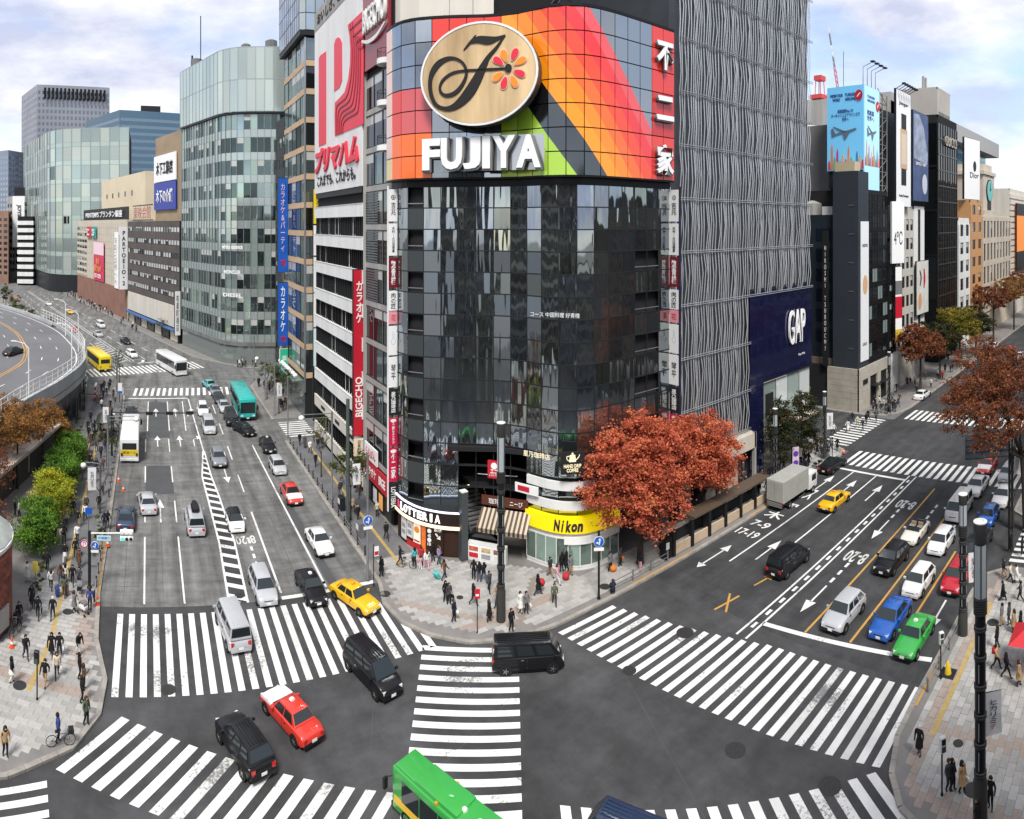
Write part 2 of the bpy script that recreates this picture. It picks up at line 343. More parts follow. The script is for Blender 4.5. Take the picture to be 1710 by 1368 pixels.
# across the avenue (stripes run along it): from the corner pavement to the near right kerb
for i in range(26):
    y1=37.75-i*.905;y0=y1-.45
    u=37.75-y1;xa=28.15+u*.174;xb=33.5+.355*min(u,12)+.09*max(0,u-12)
    stripe(cross,[(xa+.1,y0),(xb+.02,y0),(xb,y1),(xa,y1)],M_white2 if i in(19,23)else M_white)
# diagonal in front: stripes of the scramble
stripes(cross,(706,1078),(668,1368),(866,1082),(872,1368),14)
stripes(cross,(203,1197),(664,1325),(93,1285),(598,1440),15,worn=(6,11))
stripes(cross,(935,1345),(1462,1290),(948,1460),(1560,1420),16)
stripes(cross,(-150,1330),(-168,1440),(78,1304),(86,1420),5)
# far crossings
for i in range(20):
    x0=-2.6+i*1.03;stripe(lroad,[(x0,112.2),(x0+.52,112.2),(x0+.9,117.3),(x0+.38,117.3)])
for i in range(26):
    c=Vector((*FP(11,-11+i*.95),0));a=fdir*3.3;n=fper*.48
    stripe(froad,[(c-a)[:2],(c-a+n)[:2],(c+a+n)[:2],(c+a)[:2]])
for i in range(8):
    y0=88.2+i*.92;stripe(lroad,[(19.6,y0),(23.8,y0),(23.8,y0+.46),(19.6,y0+.46)])
for i in range(25):
    y1=37.6-i*.93;stripe(rroad,[(71.2,y1-.47),(76.2,y1-.47),(76.0,y1),(71.0,y1)]if i<40 else None)
for i in range(25):
    y1=37.6-i*.93;stripe(rroad,[(91.6,y1-.47),(96.6,y1-.47),(96.4,y1),(91.4,y1)])
for i in range(13):
    x0=77.0+i*1.02;stripe(rroad,[(x0,39.9),(x0+.5,39.9),(x0+.5,43.9),(x0,43.9)])
for i in range(8):
    x0=55.6+i*.98;stripe(rroad,[(x0,8.6),(x0+.5,8.6),(x0+.5,12.8),(x0,12.8)])
# ---- lane lines of the left street
def dashes(par,x,y0,y1,on,off,wd=.15,m=M_white,alongx=False):
    y=y0
    while y<y1:
        e=min(y+on,y1)
        bar(par,(y,x)if alongx else(x,y),(e,x)if alongx else(x,e),wd,m);y+=on+off
for x in(-.25,2.95):bar(lroad,(x,50.6),(x,61.5),.15);dashes(lroad,x,64.5,92,5,5);bar(lroad,(x+.25,93),(x+.4,108.6),.15)
bar(lroad,(5.6,93),(5.9,108.6),.15)
bar(lroad,(XL+.45,110.4),(6.9,110.4),.45,name='stop_line');bar(lroad,(10.7,50.3),(18.6,50.5),.45,name='stop_line')
bar(lroad,(10.8,51),(10.8,66),.18);dashes(lroad,10.8,71,110,5,5)
bar(lroad,(14.6,51),(14.2,86),.18);dashes(lroad,14.2,90,110,5,5)
# hatched median
med=[((6.45,50.2),(7.95,50.2)),((6.75,60),(8.2,60)),((6.6,70),(7.9,70)),((6.5,76),(7.6,76)),((7.35,84.5),(7.5,84.5))]
def medx(y,s):
    for(a,b)in zip(med,med[1:]):
        if a[s][1]<=y<=b[s][1]:return a[s][0]+(b[s][0]-a[s][0])*(y-a[s][1])/(b[s][1]-a[s][1])
    return med[-1][s][0]
mb=obj('median_hatching',B().add([(x,y,.007)for x,y in[m[0]for m in med]+[m[1]for m in med][::-1]],[tuple(range(10))]),M_asph3,lroad)
for s in(0,1):
    for a,b in zip(med,med[1:]):bar(lroad,a[s],b[s],.18,name='median_line',z=.012)
bar(lroad,(7.42,84.5),(7.0,110),.18,name='median_line')
y=50.9
while y<83.6:
    xa,xb=medx(y,0),medx(y+.75,1)
    stripe(lroad,[(xa,y+.2),(xb,y-.55),(xb,y+.05),(xa,y+.8)],name='median_stripe',z=.0115);y+=1.62
# road patches
obj('road_patch',sheet([(-.2,71.2),(3.0,71.2),(3.0,79.6),(-.2,79.6)],.0075),mat('patch',(.068,.07,.072),.8,var=.15,scale=.4,bump=.2,bscale=50),lroad)
obj('road_patch',sheet([(.1,90),(3.2,90),(3.3,108),(.2,108)],.0075),MATS['patch'],lroad)
obj('road_patch',sheet([(14.9,50.8),(15.7,50.8),(15.3,68),(14.5,68)],.0075),MATS['patch'],lroad)
def arrow(par,x,y,h,ln,wd=.15,head=.9,m=M_white,turn=0):
    """Painted arrow with its tail at x, y; h is the heading (0 = +Y, clockwise)."""
    b=B();ca,sa=math.cos(-h),math.sin(-h)
    def P(u,v):return(x+u*ca-v*sa,y+u*sa+v*ca,.0105)
    if turn==0:
        b.add([P(-wd/2,0),P(wd/2,0),P(wd/2,ln*.62),P(-wd/2,ln*.62)],[(0,1,2,3)])
        b.add([P(-head/2,ln*.6),P(head/2,ln*.6),P(0,ln)],[(0,1,2)])
    else:
        s=turn
        b.add([P(-wd/2,0),P(wd/2,0),P(wd/2,ln*.6),P(-wd/2,ln*.6)],[(0,1,2,3)])
        b.add([P(-wd/2,ln*.6-wd),P(-wd/2+s*.7,ln*.75-wd),P(-wd/2+s*.7,ln*.75),P(-wd/2,ln*.6)],[(0,1,2,3)])
        b.add([P(s*.55,ln*.58),P(s*1.15,ln*.8),P(s*.5,ln*.95)],[(0,1,2)])
    return obj('lane_arrow',b,m,par)
def dasharrow(par,x,y,h,m=M_white):
    arrow(par,x,y,h,4.2);ca,sa=math.cos(-h),math.sin(-h)
    for k in(1,2,3):
        v=-k*1.35;stripe(par,[(x+u*ca-vv*sa,y+u*sa+vv*ca)for u,vv in((-.12,v),(.12,v),(.12,v+.75),(-.12,v+.75))],m,name='lane_arrow')
for x,t in((1.4,0),(4.5,0),(6.4,1)):
    arrow(lroad,x,86.5,0,4.4,turn=t);arrow(lroad,x-.05,100,0,4.4,turn=t)
arrow(lroad,1.35,64.5,0,5.5);dasharrow(lroad,9.6,56.2,math.pi);dasharrow(lroad,9.4,78,math.pi)
def painted(par,body,x,y,rz,wid,hei,m=M_white,name='road_lettering'):
    me=fit(text_mesh(body,1,m,.002,.02),wid,hei);me.transform(Matrix.Rotation(R(-90),4,'X'))
    return obj(name,me,None,par,(x,y,.011),rz)
painted(lroad,'8-20',9.3,60.2,math.pi,1.9,1.6,M_white2)
# ---- the avenue
for y in(27.6,28.45):
    bar(rroad,(37.3,y),(71.0,y),.17,name='centre_line')
x=38.6
while x<70.6:
    stripe(rroad,[(x,27.9),(x+.75,27.9),(x+.75,28.15),(x,28.15)],name='centre_mark');x+=1.9
bar(rroad,(39.5,27.6),(41.5,15.0),.45,name='stop_line');bar(rroad,(69.6,38.2),(69.6,28.5),.45,name='stop_line')
bar(rroad,(40.3,24.4),(68.5,24.4),.18,M_yel);bar(rroad,(40.9,21.0),(62,21.0),.18,M_yel);bar(rroad,(41.4,17.9),(56,17.9),.18,M_yel)
bar(rroad,(45,35.1),(69.3,35.1),.16);bar(rroad,(47.5,32.1),(69.3,32.1),.16)
for a in((62.6,36.6),(62.6,33.6),(62.6,30.3)):arrow(rroad,a[0],a[1],math.pi/2,4.6)
arrow(rroad,44.4,36.7,math.pi/2,3.0);arrow(rroad,44.4,36.7,-math.pi/2,2.0)
arrow(rroad,46.6,33.4,math.pi/2,4.2)
dasharrow(rroad,46.4,26.0,-math.pi/2);dasharrow(rroad,59.5,26.1,-math.pi/2);dasharrow(rroad,60.6,22.7,-math.pi/2);dasharrow(rroad,59.5,19.5,-math.pi/2)
dasharrow(rroad,48.5,16.3,-math.pi/2)
painted(rroad,'8-20',51.6,25.9,math.pi/2,2.0,2.0,M_white2);painted(rroad,'8-20',63.5,25.9,math.pi/2,2.0,2.0,M_white2)
for i,ch in enumerate(('17-19','7-9','木','曜','バス')):
    painted(rroad,ch,(50.2,52.4,54.9,57.4,61.4)[i],36.9,-math.pi/2,(2.4,2.0,2.0,2.0,2.0)[i],(1.3,1.3,1.7,1.7,3.2)[i])
bar(rroad,(38.6,31.6),(41.3,31.2),.18,M_yel,name='painted_cross');bar(rroad,(38.9,30.7),(41.1,32.0),.18,M_yel,name='painted_cross',z=.0125)
arrow(rroad,43.2,31.1,R(100),2.6,m=M_yel)
# yellow kerb lines
def kline(par,a,b):bar(par,a,b,.16,M_yel,name='kerb_line',z=.168)
kline(pav_c,(36.5,38.62),(44,38.62));kline(pav_c,(53,38.72),(70,38.72));kline(pav_r,(37,14.42),(40.5,14.4));kline(pav_l,(-4.0,50),(-4.0,62))
# manholes
def manhole(par,px,py,r,z=.009,m=M_iron):
    x,y=G(px,py,0 if z<.1 else .15);b=B().lathe([(r,0),(r,.006),(r*.86,.006),(r*.84,.003),(r*.05,.003)],18)
    for k in range(-3,4):
        hw=math.sqrt(max(0,(r*.78)**2-(k*r*.22)**2));b.box(-hw,hw,k*r*.22-r*.05,k*r*.22+r*.05,.002,.0075)
    obj('manhole_cover',b,m,par,(x,y,z))
for a in((1144,1057,.65),(1051,1120,.48),(1228,1253,.6),(1386,1313,.62),(281,1152,.5),(400,995,.4)):manhole(cross,*a)
for a in((33,1145,.45),):manhole(pav_l,*a,z=.162)
for a in((113,1022,.4),):manhole(pav_l,*a,z=.162)
for a in((1600,1242,.3),(1625,1320,.5),(1658,1040,.45)):manhole(pav_r,*a,z=.162)
for a in((1010,980,.45),(643,992,.45),(768,998,.28)):manhole(pav_c,*a,z=.162)
manhole(rroad,1450,1056,.6)
# repair seams and cracks in the old asphalt
for i in range(16):
    x0=(-3.4,-.25,2.95,5.9)[i%4];y0=53+i*3.4+(i%3);bar(lroad,(x0+.2,y0),(x0+2.8,y0+.05),.05,MATS['patch'],.0085,'repair_seam')
for a,b in(((-1.9,51),(-1.9,84)),((1.3,52),(1.35,70)),((12.6,52),(12.5,90)),((16.8,52),(16.6,80))):bar(lroad,a,b,.04,MATS['patch'],.0085,'repair_seam')
for a,b in(((3,27),(24,35)),((6,19),(14,38)),((22,14),(30,34)),((-2,33),(18,24)),((33,16),(30,35))):bar(cross,a,b,.035,MATS['patch'],.0085,'repair_seam')
for s_ in(-9.5,-6,-2.6,4.4,8):
    for k in range(16):a,b=FP(20+k*9,s_),FP(24.5+k*9,s_);bar(froad,a,b,.16)
for s_ in(.6,1.4):bar(froad,FP(19,s_),FP(170,s_),.16,name='centre_line')
bar(froad,FP(17,1.6),FP(17,12),.45,name='stop_line')
for k in range(11):bar(froad,FP(19+k*2.2,-1.9),FP(20.6+k*2.2,.3),.35,name='median_stripe')
# ================================================================== facade tools
def rglass(name,col,metal=.9,rough=.035,vary=.35,bump=.03,bscale=.5):
    """Facade glass whose tint and waviness differ from pane to pane."""
    if name in MATS:return MATS[name]
    m=bpy.data.materials.new(name);m.use_nodes=True;t=m.node_tree;p=t.nodes['Principled BSDF']
    c=lin(col)if isinstance(col,str)else col
    oi=nn(t,'ShaderNodeObjectInfo');mr=nn(t,'ShaderNodeMapRange');mr.inputs['To Min'].default_value=1-vary;mr.inputs['To Max'].default_value=1+vary
    t.links.new(oi.outputs['Random'],mr.inputs['Value'])
    vm=nn(t,'ShaderNodeVectorMath',operation='SCALE');vm.inputs[0].default_value=c;t.links.new(mr.outputs[0],vm.inputs['Scale'])
    t.links.new(vm.outputs[0],p.inputs['Base Color'])
    p.inputs['Metallic'].default_value=metal;p.inputs['Roughness'].default_value=rough
    ge=nn(t,'ShaderNodeNewGeometry');ns=nn(t,'ShaderNodeTexNoise');ns.inputs['Scale'].default_value=bscale;ns.inputs['Detail'].default_value=2
    mpn=nn(t,'ShaderNodeMapping');mpn.inputs['Scale'].default_value=(1,1,.1);t.links.new(ge.outputs['Position'],mpn.inputs[0]);t.links.new(mpn.outputs[0],ns.inputs['Vector'])
    bn=nn(t,'ShaderNodeBump');bn.inputs['Strength'].default_value=bump;bn.inputs['Distance'].default_value=1.0
    t.links.new(ns.outputs['Fac'],bn.inputs['Height']);t.links.new(bn.outputs[0],p.inputs['Normal'])
    MATS[name]=m;return m
M_dk=mat('dark_frame',(.025,.027,.03),.45,.3)
M_black=mat('black_metal',(.012,.012,.013),.4,.2)
M_alu=mat('aluminium',(.45,.46,.47),.35,.8,var=.15,scale=1)
M_conc=mat('concrete',(.33,.32,.30),.85,var=.3,scale=.35,streak=True)
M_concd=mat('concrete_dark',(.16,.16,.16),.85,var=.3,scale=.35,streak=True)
M_cream=mat('cream_panel',(.62,.58,.51),.7,var=.12,scale=.5,streak=True)
M_wpanel=mat('white_panel',(.72,.72,.70),.55,var=.14,scale=.5,streak=True)
M_wsign=mat('sign_white',(.80,.80,.79),.5)
M_bsign=mat('sign_black',(.02,.02,.02),.5)
M_rsign=mat('sign_red',(.50,.012,.03),.45)
M_ink=mat('ink_black',(.03,.03,.035),.6)
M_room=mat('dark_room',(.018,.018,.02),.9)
M_roof=mat('roof_grey',(.24,.24,.24),.85,var=.25,scale=.25)
G_dark=rglass('glass_dark',(.36,.39,.40),.96,vary=.3,bump=.10,bscale=.9)
G_win=rglass('glass_window',(.09,.10,.11),.85,vary=.5)
G_blind=mat('window_blind',(.46,.47,.45),.35,var=.1,scale=.4,coat=.6)
G_grn=rglass('glass_green',(.33,.41,.39),.8,vary=.22)
G_grnd=rglass('glass_green_dark',(.11,.15,.15),.85,vary=.5)
G_spn=rglass('glass_spandrel',(.43,.49,.475),.55,rough=.12,vary=.10)
G_blue=rglass('glass_blue',(.12,.20,.30),.85)
def unit_pane(key,m,frame=None,fw=.06,mull=0,th=.03,blind=None):
    """A pane 1 x 1 in the XZ plane facing -Y (scaled on the object), with a frame in real thickness when asked."""
    b=B().box(-.5,.5,-th,0,-.5,.5,0);ms=[m]
    if blind is not None:b.box(-.47,.47,-th-.004,-th,.5-blind,.48,2)
    if frame is not None or blind is not None:
        ms.append(frame or M_dk)
        if frame is not None:
            d=th+.06
            b.box(-.5,.5,-d,0,.5-fw,.5,1).box(-.5,.5,-d,0,-.5,-.5+fw,1).box(-.5,-.5+fw,-d,0,-.5+fw,.5-fw,1).box(.5-fw,.5,-d,0,-.5+fw,.5-fw,1)
            for k in range(mull):
                x=-.5+(k+1)/(mull+1);b.box(x-fw*.4,x+fw*.4,-d+.01,0,-.5+fw,.5-fw,1)
        ms.append(G_blind)
    return b.mesh(key,ms)
def put(par,me,name,p,rz,sx,sz,tilt=0.0):
    o=bpy.data.objects.new(name,me);COL.objects.link(o);o.parent=par;off=par.location
    o.location=(p[0]-off.x,p[1]-off.y,p[2]-off.z);o.rotation_euler=(tilt,0,rz);o.scale=(sx,1,sz);return o
def resample(path,step):
    P=[Vector((*p,0))for p in path];out=[P[0]];L=[0]
    for a,b in zip(P,P[1:]):L.append(L[-1]+(b-a).length)
    n=max(1,round(L[-1]/step));res=[]
    for i in range(n+1):
        s=L[-1]*i/n
        for k in range(len(P)-1):
            if s<=L[k+1]+1e-9:
                res.append(P[k].lerp(P[k+1],(s-L[k])/max(1e-9,L[k+1]-L[k])));break
    return[(p.x,p.y)for p in res]
def catmull(pts,n=8):
    P=[pts[0]]+list(pts)+[pts[-1]];out=[]
    for i in range(1,len(P)-2):
        p0,p1,p2,p3=(Vector(P[i+k])for k in(-1,0,1,2))
        for j in range(n):
            t=j/n;out.append(tuple(.5*((2*p1)+(-p0+p2)*t+(2*p0-5*p1+4*p2-p3)*t*t+(-p0+3*p1-3*p2+p3)*t**3)))
    out.append(tuple(pts[-1]));return out
def offset(path,d): # to the right of the walking direction = outwards
    out=[]
    for i,p in enumerate(path):
        a,b=path[max(0,i-1)],path[min(len(path)-1,i+1)];dx,dy=b[0]-a[0],b[1]-a[1];l=math.hypot(dx,dy)or 1
        out.append((p[0]+dy/l*d,p[1]-dx/l*d))
    return out
def ribbon(b,path,th,z0,z1,mi=0,out=0.0):
    """A band that follows a plan path, th thick, its outer face `out` proud of the path."""
    o=offset(path,out);q=offset(path,out-th);n=len(path)
    vs=[(x,y,z0)for x,y in o]+[(x,y,z1)for x,y in o]+[(x,y,z0)for x,y in q]+[(x,y,z1)for x,y in q];fs=[]
    for i in range(n-1):
        fs+=[(i,i+1,n+i+1,n+i),(2*n+i+1,2*n+i,3*n+i,3*n+i+1),(n+i,n+i+1,3*n+i+1,3*n+i),(2*n+i,2*n+i+1,i+1,i)]
    fs+=[(0,n,3*n,2*n),(n-1,3*n-1,4*n-1,2*n-1)]
    return b.add(vs,fs,mi)
def rz_of(a,b):return math.atan2(b[1]-a[1],b[0]-a[0])
def facade(par,a,b,z0,z1,nf,nc,band=.35,pier=.2,depth=.18,wins=None,wall=M_conc,name='window',skip=None,topband=None,bandmat=None,weights=None):
    """Wall bands and piers standing proud of recessed windows, each window an object."""
    Lx=math.hypot(b[0]-a[0],b[1]-a[1]);ux,uy=(b[0]-a[0])/Lx,(b[1]-a[1])/Lx;fh=(z1-z0)/nf;cw=Lx/nc;rz=rz_of(a,b)
    wb=B();q=lambda s,o=0:(a[0]+ux*s+uy*o,a[1]+uy*s-ux*o)
    for k in range(nf):
        wb.seg(q(-.02),q(Lx+.02),depth,z0+k*fh,z0+(k+band)*fh,1)
    if topband:wb.seg(q(-.02),q(Lx+.02),depth,z1,z1+topband,1)
    if pier:
        for i in range(nc+1):
            s0,s1=max(-.01,i*cw-pier*cw/2),min(Lx+.01,i*cw+pier*cw/2);wb.seg(q(s0),q(s1),depth-.012,z0,z1,0)
    wobj('wall',wb,[wall,bandmat or wall],par)
    wins=wins or WV;ww,wh=cw*(1-pier),fh*(1-band)
    for k in range(nf):
        for i in range(nc):
            if skip and skip(i,k):continue
            p=q((i+.5)*cw,.03);me=random.choices(wins,weights)[0]if weights else random.choice(wins)
            put(par,me,name,(p[0],p[1],z0+(k+band)*fh+wh/2),rz,ww,wh)
WV=[unit_pane('window',G_win,M_dk,.04),unit_pane('window',G_win,M_dk,.04,blind=.45),unit_pane('window',G_win,M_dk,.04,1)]
WB=[unit_pane('window',G_win,M_dk,.04,blind=.85),unit_pane('window',G_win,M_dk,.04,blind=.3),unit_pane('window',G_win,M_dk,.04)]
def block(par,poly,z0,z1,m,roofm=M_roof,parapet=.6,name='core'):
    o=wobj(name,B().prism(poly,z0,z1,0,1),[m,roofm],par)
    if parapet:
        pb=B();n=len(poly)
        ar=sum(poly[i][0]*poly[(i+1)%n][1]-poly[(i+1)%n][0]*poly[i][1]for i in range(n));pl=poly if ar>0 else poly[::-1]
        for i in range(n):pb.seg(pl[(i+1)%n],pl[i],.22,z1+.001,z1+parapet)
        wobj('parapet',pb,m,par)
    return o
def curtain(par,path,z0,z1,nf,step,split,pane,spand,fin=M_alu,fin_w=.07,fin_d=.12,tilt=.25,skip=None,weights=None,slab=None,name='window_pane',sband=None):
    """A curtain wall on a plan path: per floor a spandrel strip below and panes above, fins between."""
    P=resample(path,step);fh=(z1-z0)/nf;fb=B()
    for i,(a,b)in enumerate(zip(P,P[1:])):
        l=math.hypot(b[0]-a[0],b[1]-a[1]);rz=rz_of(a,b);c=((a[0]+b[0])/2,(a[1]+b[1])/2)
        for k in range(nf):
            if skip and skip(i,k):continue
            zb=z0+k*fh;h1=fh*(1-split);me=random.choices(pane,weights)[0]if weights else random.choice(pane)
            put(par,me,name,(c[0],c[1],zb+fh*split+h1/2),rz,l*.985,h1*.985,R(random.uniform(-tilt,tilt)))
            if split>0 and sband is None:put(par,spand,'spandrel_panel',(c[0],c[1],zb+fh*split/2),rz,l*.985,fh*split*.97,R(random.uniform(-tilt,tilt)*.5))
    if fin is not None:
        O=offset(P,fin_d)
        for p,o in zip(P,O):
            d=Vector((o[0]-p[0],o[1]-p[1],0)).normalized();n=Vector((-d.y,d.x,0))*fin_w/2
            fb.prism([(p[0]-n.x,p[1]-n.y),(p[0]+n.x,p[1]+n.y),(o[0]+n.x,o[1]+n.y),(o[0]-n.x,o[1]-n.y)],z0,z1)
        wobj('mullions',fb,fin,par)
    if sband is not None:
        for k in range(nf):wobj('spandrel_band',ribbon(B(),P,.04,z0+k*fh+.02,z0+(k+split)*fh,0,.03),sband,par)
    sb=B()
    for k in range(nf+1):ribbon(sb,P,.3,z0+k*fh-(slab or .06),z0+k*fh+(slab or .06),0,.05)
    wobj('floor_rails',sb,fin or M_dk,par)
def sign(name,label,cat,c,rz,w,h,d,m,edge=None,group=None):
    """A flat board as a thing of its own: centre c, face to local -Y."""
    t=thing(name,label,cat,c,rz,group)
    e=min(.06,w*.08)
    obj('panel',B().box(-w/2,w/2,-d/2,d/2,-h/2,h/2),m,t)
    if edge is not None:
        f=d/2+.025
        obj('frame',B().box(-w/2-e,w/2+e,-f,f,h/2,h/2+e).box(-w/2-e,w/2+e,-f,f,-h/2-e,-h/2)
            .box(-w/2-e,-w/2,-f,f,-h/2,h/2).box(w/2,w/2+e,-f,f,-h/2,h/2),edge,t)
    return t
def slet(t,body,x,z,d,m,wid=None,hei=None,**kw):
    me=fit(text_mesh(body,1.0,m,kw.pop('depth',.03),kw.pop('bold',0),kw.pop('vertical',False),**kw),wid,hei)
    return obj('lettering',me,None,t,(x,-d,z))
def ellipse(b,cx,cz,rx,rz,y0,y1,n=24,mi=0,rot=0):
    p=[]
    for k in range(n):
        a=2*math.pi*k/n;u,v=rx*math.cos(a),rz*math.sin(a)
        p.append((cx+u*math.cos(rot)-v*math.sin(rot),cz+u*math.sin(rot)+v*math.cos(rot)))
    return flat(b,p,y0,y1,mi)
def flat(b,poly,y0,y1,mi=0): # a solid cut-out in XZ, front face at y0 (towards -Y), back at y1
    ar=sum(poly[i][0]*poly[(i+1)%len(poly)][1]-poly[(i+1)%len(poly)][0]*poly[i][1]for i in range(len(poly)))
    if ar<0:poly=poly[::-1]
    n=len(poly)
    return b.add([(x,y0,z)for x,z in poly]+[(x,y1,z)for x,z in poly],[tuple(range(n)),tuple(range(2*n-1,n-1,-1))]+[(i,n+i,n+(i+1)%n,(i+1)%n)for i in range(n)],mi)
def brush(b,pts,y0,y1,mi=0,n=5):
    """A stroke of changing width (x, z, w) in XZ, smoothed."""
    P=catmull([Vector(p)for p in pts],n);lft,rgt=[],[]
    for i,p in enumerate(P):
        a,c=P[max(0,i-1)],P[min(len(P)-1,i+1)];dx,dz=c[0]-a[0],c[1]-a[1];l=math.hypot(dx,dz)or 1;h=max(.005,p[2]/2)
        lft.append((p[0]-dz/l*h,p[1]+dx/l*h));rgt.append((p[0]+dz/l*h,p[1]-dx/l*h))
    for i in range(len(P)-1):
        q=[lft[i],lft[i+1],rgt[i+1],rgt[i]]
        b.add([(x,y0,z)for x,z in q]+[(x,y1,z)for x,z in q],[(0,1,2,3),(4,7,6,5),(0,4,5,1),(2,6,7,3)],mi)
    return b
# ================================================================== the dark glass corner building
FJ=catmull([(23.6,58.6),(23.6,56.4),(24.4,54.6),(26.9,52.6),(29.9,50.6),(31.9,48.2),(32.9,45.6),(34.5,43.8),(37,43.2),(41,43.25),(46,43.4)],6)
fj=thing('corner_building','dark reflecting glass corner building with a wavy front and a coloured panel crown','building',(34,54,0))
poly=offset(FJ,-.5)+[(46,62),(24.1,62)]
block(fj,poly,9.3,34.2,M_room,parapet=0)
wobj('roof_core',B().prism(offset(FJ,-1.0)+[(46,62),(24.6,62)],34.2,48.2,0,1),[M_concd,M_roof],fj)
pd=[unit_pane('window_pane',G_dark),unit_pane('window_pane',rglass('glass_dark_blue',(.33,.38,.42),.96,vary=.3,bump=.16,bscale=.7)),unit_pane('window_pane',rglass('glass_dark_green',(.36,.40,.38),.96,vary=.3,bump=.24,bscale=.6))]
louv=B()
for k in range(16):louv.box(-.5+k/16,-.5+(k+.55)/16,-.05,0,-.5,.5)
m_louv=louv.mesh('louvre',mat('louvre_grey',(.11,.125,.13),.5,.5))
NZ0,NROW=3.9,15;RH=(33.5-NZ0)/NROW
Pj=resample(FJ,1.6);NCJ=len(Pj)-1
ENT=[i for i in range(NCJ)if onX is not None and 27.2<(Pj[i][0]+Pj[i+1][0])/2<32.1] # columns over the recessed entrance
BAL=2 # the column of open balconies
RB=[NCJ-3,NCJ-2]
def fskip(i,k):return(i in ENT and k<3)or(i==BAL)or(i in RB and k in(5,7,9,11,3))
curtain(fj,FJ,NZ0,33.5,NROW,1.6,0,pd,None,M_dk,.07,.06,tilt=.5,skip=fskip,slab=.055)
for i in[BAL]+RB:
    a,b=Pj[i],Pj[i+1];rz=rz_of(a,b);c=((a[0]+b[0])/2,(a[1]+b[1])/2);l=math.hypot(b[0]-a[0],b[1]-a[1])
    nx,ny=(b[1]-a[1])/l,-(b[0]-a[0])/l
    for k in range(NROW):
        z=NZ0+(k+.5)*RH
        if i==BAL and k%2==1:put(fj,m_louv,'louvre_panel',(*c,z),rz,l*.97,RH*.95)
        elif i==BAL or k in(5,7,9,11,3):
            bb=B();q=lambda s,o:(a[0]+(b[0]-a[0])*s+nx*o,a[1]+(b[1]-a[1])*s+ny*o)
            bb.seg(q(0,0),q(1,0),.06,z-RH*.30,z-RH*.26,1).seg(q(0,0),q(1,0),.05,z-RH*.5,z-RH*.44,0)
            for s in(0.02,.98):bb.seg(q(s-.01,0),q(s+.01,0),.05,z-RH*.5,z-RH*.26,0)
            wobj('balcony_rail',bb,[M_dk,M_alu],fj)
            ob=B();ob.add([(*q(0,-1.2),z-RH*.5),(*q(1,-1.2),z-RH*.5),(*q(1,-1.2),z+RH*.5),(*q(0,-1.2),z+RH*.5)],[(0,1,2,3)])
            ob.add([(*q(0,0),z-RH*.46),(*q(1,0),z-RH*.46),(*q(1,-1.2),z-RH*.46),(*q(0,-1.2),z-RH*.46)],[(0,1,2,3)])
            wobj('balcony_recess',ob,M_room,fj)
# soffit and ledge between glass and coloured crown
for th_,z_,z__,o_ in((1.0,33.5,34.11,.1),(1.2,34.12,34.24,.66),(.5,48.85,49.1,.68)):wobj('crown_ledge',ribbon(B(),resample(FJ,.8),th_,z_,z__,0,o_),M_black,fj)
# ---- coloured crown: glazed panels carrying printed diagonals (u = run along the front, v = height)
CR=resample(offset(FJ,.6),1.6);sA=[0]
for a,b in zip(CR,CR[1:]):sA.append(sA[-1]+math.hypot(b[0]-a[0],b[1]-a[1]))
def s_at(px,py=None):
    best=None
    for i in range(len(CR)-1):
        for t in(0,.25,.5,.75):
            x,y=CR[i][0]+(CR[i+1][0]-CR[i][0])*t,CR[i][1]+(CR[i+1][1]-CR[i][1])*t
            p=855+(math.atan2(x,y)-A0)*F
            if best is None or abs(p-px)<best[0]:best=(abs(p-px),sA[i]+(sA[i+1]-sA[i])*t,math.hypot(x,y))
    return best[1],best[2]
def tval(px,py):s,d=s_at(px);return s+.75*(30+d*(YH-py)/F)
tg,tb,tr=(tval(886,187)+tval(970,292))/2,(tval(912,134)+tval(1011,295))/2,(tval(988,17)+tval(1086,225))/2
mc=bpy.data.materials.new('crown_print');mc.use_nodes=True;t=mc.node_tree;p=t.nodes['Principled BSDF']
uv=nn(t,'ShaderNodeUVMap');sp=nn(t,'ShaderNodeSeparateXYZ');t.links.new(uv.outputs[0],sp.inputs[0])
ma=nn(t,'ShaderNodeMath',operation='MULTIPLY_ADD');ma.inputs[1].default_value=.75;t.links.new(sp.outputs[1],ma.inputs[0]);t.links.new(sp.outputs[0],ma.inputs[2])
T0,T1=tg-8,tr+6;mr=nn(t,'ShaderNodeMapRange');mr.inputs['From Min'].default_value=T0;mr.inputs['From Max'].default_value=T1;t.links.new(ma.outputs[0],mr.inputs['Value'])
def ramp(elems,mode='CONSTANT'):
    r=nn(t,'ShaderNodeValToRGB');r.color_ramp.interpolation=mode;e=r.color_ramp.elements
    for i,(pos,col)in enumerate(elems):
        if i<2:e[i].position=pos;e[i].color=col
        else:e.new(pos).color=col
    t.links.new(mr.outputs[0],r.inputs[0]);return r
n_=lambda v:(v-T0)/(T1-T0);K=lambda h:(*lin(h),1)
dt=tr-tb
rc=ramp([(0,K('b9d43a')),(n_(tg-3.2),K('a9cf45')),(n_(tg),(.10,.11,.12,1)),(n_(tb),K('ff9a1e')),(n_(tb+.17*dt),K('fb8a1c')),(n_(tb+.33*dt),K('f26a28')),(n_(tb+.5*dt),K('ee4a2e')),(n_(tb+.68*dt),K('e8353a')),(n_(tb+.85*dt),K('e4555a')),(n_(tr),(.30,.33,.36,1))])
rm=ramp([(0,(.12,)*3+(1,)),(n_(tg),(.92,)*3+(1,)),(n_(tb),(.12,)*3+(1,)),(n_(tr),(.92,)*3+(1,))])
